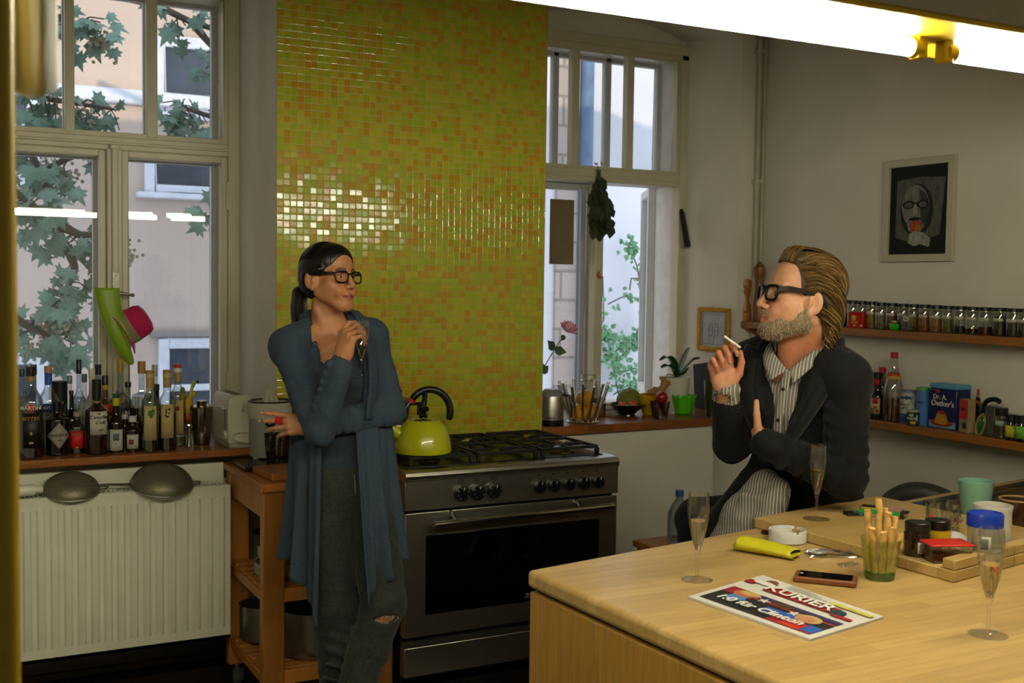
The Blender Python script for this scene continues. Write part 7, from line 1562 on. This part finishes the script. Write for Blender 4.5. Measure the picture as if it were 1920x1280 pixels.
def portrait():
    y0, y1, z0, z1 = 3.765, 3.372, 1.705, 2.153; W, H = y0-y1, z1-z0; t = thing('portrait_picture', 'white-framed chalk portrait of a bald face with glasses on the wall', 'picture', (XR, y0, z0)); F = .032
    b = MB()
    for a, c, d, e in ((0, F, 0, H), (W-F, W, 0, H), (F, W-F, 0, F), (F, W-F, H-F, H)): b.box(-.025, -.001, -c, -a, d, e)
    b.build('white_frame', mat('frame_white', '#b3ad95', .5, var=.02), t, bevel=.002); MB().box(-.010, -.003, -W+F, -F, F, H-F).build('black_mount', mat('black_paper', '#14130f', .9, var=.05), t, smooth=False)
    L = [0]
    def flat(pts, m, nm):
        L[0] += 1; x = -.0102-.00016*L[0]; k = MB(); k.add([(x, -p[0]*W, p[1]*H) for p in pts], [tuple(range(len(pts)))]); return k.build(nm, m, t, smooth=False)
    def oval(cx, cy, rx, ry, n=26, a0=0, a1=2*pi): return [(cx+rx*cos(a0+(a1-a0)*i/n), cy+ry*sin(a0+(a1-a0)*i/n)) for i in range(n)]
    gr = lambda n, c, v=.35, s=70: mat('chalk_'+n, c, .95, var=v, vscale=s, stretch=(1, 1, .35))
    flat([(.17, .24), (.47, .17), (.80, .26), (.86, .80), (.5, .82), (.18, .80)], gr('ground', '#4f4f48'), 'chalk_ground')
    flat(oval(.47, .50, .235, .255), gr('dark', '#1b1b19'), 'head_outline'); flat(oval(.45, .54, .195, .205), gr('skin', '#6b6a62'), 'face'); flat([(.30, .50), (.36, .30), (.50, .26), (.60, .36), (.63, .50)], gr('skin', '#6b6a62'), 'jaw'); flat([(.50, .70), (.60, .66), (.66, .52), (.60, .33), (.53, .40)], gr('shade', '#33332f'), 'face_tone')
    for cx in (.355, .555): flat(oval(cx, .555, .085, .042), gr('black', '#0d0d0c', .1), 'spectacle_rim'); flat(oval(cx, .553, .060, .027), gr('lens', '#50504a'), 'spectacle_lens')
    flat([(.42, .575), (.49, .575), (.49, .562), (.42, .562)], gr('black', '#0d0d0c', .1), 'bridge'); flat([(.43, .55), (.47, .55), (.48, .46), (.42, .46)], gr('nose', '#85847a'), 'nose'); flat(oval(.45, .415, .085, .018), gr('black', '#0d0d0c', .1), 'mouth')
    flat(oval(.47, .345, .085, .058), gr('flower', '#8f3c18', .4), 'fruit_drawing'); flat(oval(.50, .330, .045, .028), gr('flower2', '#a5702a', .4), 'fruit_light')
    flat([(.36, .18), (.38, .27), (.46, .30), (.58, .28), (.68, .22), (.66, .14), (.54, .17), (.46, .15)], gr('hand', '#8a897f'), 'hand_drawing')
portrait()

# ------------------------------------------------------------------ things on the island
ZT, ZB = .9005, .9288
f1 = flute('champagne flute near the corner of the island, by the newspaper', (1.622, 2.129, ZT), .208, fill=.52)
f2 = flute('champagne flute closest to the camera, at the right end of the island', (1.902, 1.539, ZT), .216, fill=.50)
f3 = flute('champagne flute standing on the pastry board before the bearded person', (2.275, 2.437, ZB), .214, fill=.50)
def tumbler_sticks():
    x, y = 2.03, 1.955; t = thing('green_tumbler', 'green-bottomed glass tumbler full of breadsticks', 'tumbler', (x, y, ZT)); R, H = .047, .098
    MB().lathe([(0, 0), (R*.70, 0), (R*.74, .004), (R*.84, H*.35), (R, H), (R*.955, H), (R*.78, H*.35), (R*.66, .016), (0, .014)], 44, cap=False).build('glass', thin_glass('green_tint_glass', (.90, .97, .78), .14, .0, .4), t)
    MB().lathe([(0, .001), (R*.69, .001), (R*.735, .005), (R*.745, .015), (0, .0135)], 40).build('thick_base', thin_glass('green_glass_base', (.30, .78, .22), .25), t)
    bm = mat('baked_dough', '#bd9553', .75, var=.35, vscale=22, bump=.5, bscale=90); rnd = random.Random(12)
    sp = [(-.020, .012, -.038, .010, .168), (-.012, -.018, -.022, -.030, .120), (.0, .006, .003, .012, .190), (.010, .010, .026, .014, .165), (.018, -.004, .048, .004, .145), (.004, -.016, .008, -.028, .128), (-.022, -.006, -.044, -.012, .128), (.016, -.018, .034, -.030, .112), (.018, .014, .046, .024, .150), (-.004, .018, -.010, .032, .160), (.010, -.006, .018, -.004, .158)]
    names = ['breadstick leaning far left in the green tumbler', 'short breadstick at the front left of the tumbler', 'tallest breadstick in the middle of the tumbler', 'breadstick just right of the tallest one', 'breadstick leaning far right in the tumbler', 'short breadstick in front of the tallest one', 'low breadstick at the left rim of the tumbler', 'shortest breadstick at the front right', 'breadstick at the back right of the tumbler', 'breadstick at the back of the tumbler', 'breadstick standing just behind the front ones']
    for (ax, ay, bx, by, L), nm in zip(sp, names):
        a = Vector((x+ax, y+ay, ZT+.020)); e = Vector((x+bx, y+by, ZT+L)); n = 12; P = [a.lerp(e, i/n) + Vector((rnd.gauss(0, .0010), rnd.gauss(0, .0010), 0)) for i in range(n+1)]
        o = MB().tube([tuple(p-a) for p in P], [.0078+rnd.uniform(-.0008, .0010) for _ in P], 12).build('breadstick', bm, None, loc=tuple(a)); tag(o, nm, 'breadstick', 'breadsticks in the green tumbler')
tumbler_sticks()
def phone():
    a, b, c = Vector((1.868,2.063,0.9)), Vector((1.968,1.953,0.9)), Vector((1.807,1.961,0.9)); d = (b-a); t = thing('smartphone', 'dark-screened phone in a brown leather case on the island', 'phone', tuple(a+Vector((0, 0, .0005))), math.atan2(d.y, d.x)); L = .142; w = .070
    MB().box(0, L, -w, 0, 0, .014).build('leather_case', mat('brown_leather', '#67381a', .55, var=.1), t, bevel=.004, segs=3); MB().box(.010, L-.010, -w+.007, -.007, .0135, .0150).build('screen', mat('black_screen', '#050506', .06, var=0), t, bevel=.001); k = MB(); k.lathe([(0, .0151), (.004, .0151), (.004, .0155), (0, .0155)], 14, (.016, -w*.5, 0)); k.build('home_button', mat('pale_button', '#b9a888', .4), t)
phone()
def newspaper():
    A, D, B = Vector((1.507,2.009,0.9)), Vector((1.544,1.66,0.9)), Vector((1.78,2.082,0.9)); C_ = Vector((1.792,1.71,0.9)); t = thing('newspaper', 'folded newspaper with red masthead lying on the island', 'newspaper', tuple(A+Vector((0, 0, .0005))))
    D, B, C_ = D-A, B-A, C_-A
    def at(u, v, h=0): p = D*(u*(1-v)) + C_*(u*v) + B*((1-u)*v); return (p.x, p.y, .0050+h+.0003*sin(3*u+2*v))
    b = MB(); n = 12; top = [at(i/n, j/n) for j in range(n+1) for i in range(n+1)]; m = n+1
    b.add(top, [(j*m+i, j*m+i+1, (j+1)*m+i+1, (j+1)*m+i) for j in range(n) for i in range(n)])
    rim = [i for i in range(m)] + [j*m+n for j in range(1, m)] + [n*m+i for i in range(n-1, -1, -1)] + [j*m for j in range(n-1, 0, -1)]
    b.add([top[i] for i in rim]+[(top[i][0], top[i][1], 0) for i in rim], [(k, (k+1) % len(rim), len(rim)+(k+1) % len(rim), len(rim)+k) for k in range(len(rim))]+[tuple(len(rim)+k for k in range(len(rim)))])
    b.build('paper', mat('newsprint', '#b5b3ac', .85, var=.03), t, smooth=False); lv = [0]
    def ar(pts, nm, c, r=.6):
        lv[0] += 1; h = .0009+.00010*lv[0]; k = MB(); N = 6; q = [pts[i] for i in range(len(pts))]; out = []
        for i in range(len(q)):
            p0, p1 = q[i], q[(i+1) % len(q)]
            for s_ in range(N if len(q) < 8 else 1): out.append((p0[0]+(p1[0]-p0[0])*s_/N, p0[1]+(p1[1]-p0[1])*s_/N))
        k.add([at(x, y, h) for x, y in out], [tuple(range(len(out)))]); return k.build(nm, mat('print_'+c[1:], c, r, var=.12, vscale=60), t, smooth=False)
    R4 = lambda x0, x1, y0, y1: [(x0, y0), (x1, y0), (x1, y1), (x0, y1)]; ov = lambda cx, cy, rx, ry: [(cx+rx*cos(2*pi*i/20), cy+ry*sin(2*pi*i/20)) for i in range(20)]
    ar(R4(.05, .95, .07, .53), 'cover_photo', '#14141a'); ar(R4(.05, .30, .36, .53), 'photo_red', '#7a1820'); ar(R4(.60, .95, .07, .22), 'photo_red', '#7a1820'); ar(R4(.30, .95, .46, .53), 'photo_purple', '#2a2450'); ar(R4(.30, .95, .40, .43), 'photo_stripe', '#8f2a22'); ar(R4(.47, .75, .22, .34), 'photo_blue', '#1f4a9a'); ar(R4(.84, .95, .10, .26), 'photo_blue', '#1f4a9a'); ar(ov(.22, .30, .07, .10), 'photo_blue', '#3a6aa5')
    ar(ov(.21, .43, .085, .085), 'head_print', '#9a5a38'); ar(ov(.24, .47, .085, .055), 'hair_print', '#a58a50'); ar(ov(.78, .36, .09, .10), 'hair_print', '#a5905a'); ar(ov(.77, .33, .065, .085), 'head_print', '#a5705a'); ar([(.70, .07), (.85, .07), (.86, .22), (.78, .25), (.70, .2)], 'red_jacket_print', '#a52a1c'); ar(ov(.52, .46, .10, .045), 'sequin_print', '#3a2c12')
    def star(cx, cy, r): return [(cx+(r if i % 2 == 0 else r*.42)*sin(pi*i/5)*.8, cy+(r if i % 2 == 0 else r*.42)*cos(pi*i/5)) for i in range(10)]
    ar(star(.385, .42, .065), 'star_print', '#b5b3ac'); ar(star(.66, .37, .065), 'star_print', '#b5b3ac')
    ar(R4(.22, .80, .64, .80), 'masthead', '#8a1a22'); ar(R4(.80, .95, .60, .66), 'red_flag', '#8a1a22'); ar(ov(.81, .71, .055, .07), 'globe_print', '#14323f'); ar(R4(.02, .10, .70, .80), 'red_corner', '#8a1a22'); ar(ov(.17, .86, .05, .07), 'head_print', '#6a4030'); ar(ov(.15, .80, .09, .05), 'white_shirt_print', '#c4c2ba'); ar(R4(.66, .98, .84, .90), 'yellow_bar', '#b0a840')
    up = (B-D*0).length; ln = D.length
    fl = lambda cx, cy, hh: (lambda a, b_, z: at(cx+a/ln, cy+b_/up, hh+z))
    lettering('headline', '1:0 für Clinton', ln*.118, mat('white_print_ink', '#c9c7bf', .7), t, fl(.49, .185, .0062), .016, shear=.12); lettering('masthead_lettering', 'KURIER', ln*.165, mat('white_print_ink', '#c9c7bf', .7), t, fl(.50, .715, .0062), .012)
    for k in range(3): ar(R4(.30, .30+.34-.06*k, .855+.04*k, .867+.04*k), 'text_line', '#5a5a58')
newspaper()
def ashtray():
    x, y, _ = (2.089,2.315,0.9); x += .004; y += .035; t = thing('ashtray', 'round white ashtray with notched rim on the island', 'ashtray', (x, y, ZT)); R, H = .051, .034
    b = MB(); n = 72; v = []; prof = [(.90, 0), (1, .06), (1, .92), (.97, 1), (.88, 1), (.85, .9), (.82, .25), (0, .22)]
    for q, z in prof:
        for i in range(n): a = 2*pi*i/n; nt = 1 if min(abs(((a-k)+pi) % (2*pi)-pi) for k in (.4, 2.5, 4.6)) < .10 and z > .88 else 0; v.append((R*q*cos(a), R*q*sin(a), H*(z-.22*nt)))
    b.add(v, [(j*n+i, j*n+(i+1) % n, (j+1)*n+(i+1) % n, (j+1)*n+i) for j in range(len(prof)-1) for i in range(n)]+[tuple(range(n))[::-1]]); b.build('bowl', mat('white_porcelain', '#b9b9b2', .2, var=.02), t)
    MB().ball((0, 0, H*.24), R*.5, 14, squash=(1, 1, .10)).build('cigarette_ash', mat('grey_ash', '#6f6e6a', .95, bump=.5), t)
ashtray()
def pouch():
    a, b = Vector((1.909,2.33,0.9)), Vector((1.976,2.186,0.9)); d = b-a; t = thing('tobacco_pouch', 'rolled bright yellow pouch beside the white ashtray', 'pouch', tuple(a+Vector((0, 0, .0005))), math.atan2(d.y, d.x)); L = d.length
    b = MB(); N = 26
    def fn(u, v): a_ = 2*pi*u; w = .036-.003*v; h = .0185*(1-.35*v*v)*(1 if v > .06 else .55+7*v); return (L*v + .004*sin(2*a_), w*cos(a_)*(.95 if v > .05 else .8), h + h*sin(a_)*(1 if sin(a_) > 0 else .98))
    b.grid(fn, N, 16, wrap=True); b.build('pouch', mat('yellow_foil', '#b3ac14', .5, var=.06, bump=.25, bscale=30), t, solid=.001)
    f = MB(); f.box(L-.012, L+.006, -.030, .026, .010, .0125); f.build('flap', mat('yellow_foil', '#b3ac14', .5), t)
    a = Vector((2.094,2.453,0.9)); l = thing('lighter', 'black and red lighter with yellow lever behind the yellow pouch', 'lighter', tuple(a+Vector((0, 0, .0005))), radians(-68)); MB().box(0, .070, -.012, .012, 0, .011).build('body', mat('black_gloss', '#140c0c', .25), l, bevel=.003); MB().box(.012, .045, -.009, .009, .0105, .0116).build('red_sticker', mat('dark_red_sticker', '#6b1414', .5), l); MB().box(.066, .078, -.006, .006, .002, .010).build('lever', mat('yellow_foil', '#b3ac14', .5), l, bevel=.002)
pouch()
def plastic_bag():
    x, y, _ = (2.081,2.188,0.9); t = thing('plastic_bag', 'crumpled clear plastic bag with green and red print by the ashtray', 'bag', (x, y, ZT), radians(-28)); rnd = random.Random(6)
    hs = [[rnd.random() for _ in range(9)] for _ in range(9)]
    def fn(u, v):
        e = sin(pi*u)**.4*sin(pi*v)**.4; i, j = int(u*8), int(v*8); return (-.055+.14*u, -.035+.07*v*(1-.3*u), .0015 + e*(.006+.016*hs[i][j]*(1-u*.75)))
    b = MB(); b.grid(fn, 34, 24); b.build('film', thin_glass('crinkled_film', (.88, .88, .88), .7, .15), t, smooth=False)
    c = MB(); c.ball((-.022, .0, .008), .022, 16, squash=(1.2, 1, .32)); c.build('cotton_filters', mat('white_filters', '#b0aea6', .9, bump=.8, bscale=120), t)
    MB().box(.015, .062, -.016, .004, .0105, .0112).build('green_print', mat('teal_print', '#2a5a4a', .6), t); lettering('bag_lettering', 'FILTER', .013, mat('red_print', '#a53a2a', .6), t, lambda a, b_, z: (.038+a, -.006+b_, .0116+z), .01)
    s = thing('film_scrap', 'scrap of clear cellophane lying by the green tumbler', 'wrapper', tuple(Vector((2.051,2.081,0.9))+Vector((0, 0, .0005)))); b = MB(); b.grid(lambda u, v: (-.03+.06*u, -.018+.03*v, .001+.006*abs(sin(9*u+5*v))), 12, 8); b.build('film', thin_glass('crinkled_film', (.88, .88, .88), .7, .15), s, smooth=False)
plastic_bag()
def packs():
    a = Vector((2.422,2.435,0.928)); t = thing('matchbox', 'flat black and teal matchbox on the pastry board', 'matchbox', (a.x, a.y, ZB), radians(-20)); MB().box(-.030, .030, -.018, .018, 0, .009).build('box', blackl, t, bevel=.0008); MB().box(-.004, .026, -.014, .014, .009, .0095).build('teal_print', mat('teal_label', '#1c6a66', .6), t); MB().box(.006, .016, -.0184, -.0176, .002, .008).build('teal_end', mat('teal_label', '#1c6a66', .6), t)
    p, q = Vector((2.442,2.426,0.928)), Vector((2.517,2.312,0.928)); d = q-p; t = thing('cigarette_packet', 'open green and pink cigarette packet on the pastry board', 'packet', (p.x+.012, p.y+.018, ZB), math.atan2(d.y, d.x)); L = .115
    MB().box(0, L, -.032, .032, 0, .022).build('packet', mat('pink_print', '#8f6a62', .6, var=.3, vscale=40), t, bevel=.001); MB().box(0.001, L-.001, -.0326, -.0318, .009, .0215).build('green_band', mat('packet_green', '#0f7a2a', .5), t); MB().box(0.0, L*.35, -.030, .030, .022, .0224).build('dark_top', blackl, t); MB().box(.004, L*.7, -.026, -.014, .0224, .0229).build('yellow_stripe', mat('yellow_print', '#c0a020', .6), t)
    f = MB(); f.box(L, L+.020, -.028, .020, .016, .0175); f.box(L, L+.012, -.030, -.028, .003, .018); f.build('torn_flap', blackl, t)
packs()
def jar_group():
    t, R, a0, H = jar_thing((2.205,2.003,0.084,0.033), 'jam_jar', 'dark brown jam jar with black lid and barcode label', 'jar', mat('dark_jam', '#1f0d06', .12, var=.1, coat=.5), None, '#0c0c0c', ZB, .7, .24); patch(t, 'barcode_label', R, a0+.55, R*1.0, H*.12, H*.46, paper)
    for k in range(7): patch(t, 'label_print', R, a0+.45, R*.55, H*(.16+.036*k), H*(.18+.036*k), inkd, .0007)
    t, R, a0, H = jar_thing((2.289,2.015,0.08,0.033), 'mustard_jar', 'yellow mustard jar with black lid behind the jam jar', 'jar', mat('mustard', '#a8860f', .2, coat=.4), None, '#0c0c0c', ZB, .7, .28); patch(t, 'white_label', R, a0, R*1.9, H*.08, H*.42, paper); patch(t, 'label_print', R, a0-.2, R*1.1, H*.14, H*.32, inkd, .0007)
    x, y, _ = (2.204,1.899,0.928); x += .02; y += .03; t = thing('plastic_box', 'small clear plastic box with translucent red lid', 'box', (x, y, ZB), radians(-22)); b = MB()
    for k, (w0, w1, z0, z1) in enumerate(((.046, .052, 0, .042),)): b.add([(-w0, -w0*.62, z0), (w0, -w0*.62, z0), (w0, w0*.62, z0), (-w0, w0*.62, z0), (-w1, -w1*.62, z1), (w1, -w1*.62, z1), (w1, w1*.62, z1), (-w1, w1*.62, z1)], [(0, 1, 2, 3), (0, 1, 5, 4), (1, 2, 6, 5), (2, 3, 7, 6), (3, 0, 4, 7)])
    b.build('tub', thin_glass('cloudy_plastic', (.80, .80, .78), .3, .15), t, smooth=False); MB().box(-.055, .055, -.036, .036, .042, .047).build('red_lid', mat('red_lid', '#b8241c', .35, sss=.1), t, bevel=.002); c = MB(); c.box(-.043, .043, -.026, .026, .002, .022); c.build('ground_spice', mat('red_spice_powder', '#6b2a12', .95, bump=1, bscale=90), t)
    x, y, H, R = (2.462,2.149,0.082,0.045); t = thing('glass_mug', 'clear glass jar with clamp fastener behind the mustard jar', 'jar', (x+.02, y+.02, ZB)); MB().lathe([(0, .0), (R*.94, 0), (R, .006), (R, H), (R*.94, H), (R*.93, .008), (0, .006)], 40, cap=False).build('glass', jg, t)
    a0 = facing(x, y); w = MB()
    for q in (.55, .85): w.tube([((R+.002)*cos(a0+q), (R+.002)*sin(a0+q), H*.30), ((R+.016)*cos(a0+q), (R+.016)*sin(a0+q), H*.45), ((R+.012)*cos(a0+q), (R+.012)*sin(a0+q), H*.72), ((R+.002)*cos(a0+q), (R+.002)*sin(a0+q), H*.8)], .0022, 6)
    w.build('clamp_wire', chrome, t); w = MB(); w.tube([((R+.016)*cos(a0+q), (R+.016)*sin(a0+q), H*.55) for q in (.5, .6, .7, .8, .9)], .007, 8); w.build('clamp_roller', chrome, t); patch(t, 'red_print', R, a0-.7, R*.3, H*.3, H*.6, mat('red_glass_print', '#b8301c', .4)); lettering('glass_lettering', 'END', R*.32, mat('red_glass_print', '#b8301c', .4), t, on_cyl(R, a0+.15, H*.42))
    x, y, H, R = (2.323,1.89,0.116,0.043); t = thing('blue_lid_jar', 'clear jar with bright blue screw lid behind the near flute', 'jar', (x, y+.01, ZB)); MB().lathe([(R*.9, 0), (R*.94, .004), (R*.94, H*.68), (R*.86, H*.76)], 40).build('jar', jg, t); MB().lathe([(R, H*.72), (R, H*.96), (R*.96, H), (R*.85, H), (R*.83, H*.97), (0, H*.965)], 48).build('blue_lid', mat('bright_blue_plastic', '#0f2f9a', .3, var=.03), t); MB().lathe([(R*.9, .004), (R*.9, H*.22), (0, H*.22)], 30).build('contents', mat('white_sugar', '#a9a699', .9), t); k = patch(t, 'barcode_label', R*.94, facing(x, y), R*.7, H*.2, H*.55, paper); patch(k, 'barcode', R*.945, facing(x, y), R*.42, H*.28, H*.5, mat('faint_ink', '#4a4a48', .7), .0008)
    x, y, H, R = (2.456,1.951,0.107,0.049); t = thing('white_mug', 'white ribbed mug to the right of the blue-lidded jar', 'mug', (x+.012, y+.045, ZB)); pr = [(0, 0), (R*.9, 0)] + [(R*(.94+.012*(k % 2)), H*(.08+.11*k)) for k in range(8)] + [(R, H*.97), (R*.98, H), (R*.93, H), (R*.88, H*.9), (R*.86, .01), (0, .008)]; MB().lathe(pr, 48, cap=False).build('mug', mat('white_glaze', '#aeaaa0', .3, var=.03), t)
    x, y, H, R = (2.855,2.332,0.082,0.052); t = thing('mint_cup', 'pale mint green plastic cup beside the glass inset', 'cup', (x+.01, y+.05, .904)); H = H*1.25; MB().lathe([(0, 0), (R*.74, 0), (R*.78, .004), (R, H), (R*.985, H+.001), (R*.96, H), (R*.74, .007), (0, .006)], 48, cap=False).build('cup', mat('mint_plastic', '#6f9a86', .35, var=.03), t)
    x, y, H, R = (2.78,2.145,0.08,0.05); t = thing('brown_bowl', 'brown glazed bowl with tan rim at the right edge', 'bowl', (x+.05, y+.06, .904)); MB().lathe([(0, 0), (R*.7, 0), (R, H*.8), (R*1.02, H), (R*.97, H), (R*.9, H*.7), (0, .01)], 40, cap=False).build('bowl', mat('brown_glaze', '#2f1c0e', .2, var=.1), t); r = MB(); r.tube([(R*cos(2*pi*i/36), R*sin(2*pi*i/36), H) for i in range(36)], .003, 8, closed=True); r.build('tan_rim', mat('tan_rim', '#8f7440', .6), t)
    x, y, _ = (2.373,2.002,0.928); t = thing('sugar_bag', 'white paper bag lying between the jars on the board', 'bag', (x+.02, y+.055, ZB), radians(20)); b = MB(); b.grid(lambda u, v: (-.06+.12*u, -.035+.07*v, .002+.026*(sin(pi*u)*sin(pi*v))**.6+.003*sin(11*u+4*v)), 20, 14); b.build('paper', mat('white_bag_paper', '#b0aea8', .8, bump=.3), t); MB().box(-.06, .06, -.035, .035, 0, .004).build('bag_base', mat('white_bag_paper', '#b0aea8', .8), t)
jar_group()
def cloth():
    t = thing('white_cloth', 'white cloth hanging beside the yellow jamb near the camera', 'cloth', (.085, 1.33, 1.80)); b = MB()
    x0, x1 = .095, .125
    def fn(u, v): z = .75*v; return (.008+(.046-.008*abs(v-.15))*u - .012*v*(1-u), .01*sin(7*u+2*v), z - .012*sin(pi*u))
    b.grid(fn, 14, 20); b.build('cloth', mat('white_cotton', '#a3a3a0', .9, var=.03), t, solid=.004)
    MB().tube([(-.006, -.02, .74), (.02, .0, .75)], .003, 6).build('hook', steel, t)
cloth()

# ------------------------------------------------------------------ lamp over the table
def strip_light():
    Y0, Z0 = 1.47, 2.02
    t = thing('strip_light', 'long yellow batten lamp with bare glowing white tubes over the table', 'lamp', (1.0, Y0, Z0))
    ym = mat('yellow_lamp_paint', '#c2a516', .4, var=.04)
    MB().box(-1.9, 1.95, -.12, .12, .0192, .031).build('batten', ym, t, bevel=.006)
    te = bpy.data.materials.new('lit_tube'); te.use_nodes = True; nt = te.node_tree
    e = node(nt, 'ShaderNodeEmission', i_Strength=TUBE_STR); e.inputs[0].default_value = TUBE_COL; nt.links.new(e.outputs[0], nt.nodes['Material Output'].inputs[0])
    for i, (a, c) in enumerate(((-1.86, -.66), (-.62, .58), (.645, 1.845))):
        k = MB().tube([(a+.02, 0, 0), (c-.02, 0, 0)], .0155, 14).build('tube', te, t)
        for x0, x1 in ((a, a+.022), (c-.022, c)): MB().tube([(x0, 0, 0), (x1, 0, 0)], .0165, 14).build('tube_cap', ym, k)
        for x in (a, c): MB().box(x-.012, x+.012, -.012, .012, -.019, .02).build('socket', ym, t, bevel=.003)
    for x in (-1.2, 1.2): MB().tube([(x, 0, .03), (x, 0, 1.03)], .003, 6).build('suspension_wire', black, t)
strip_light()
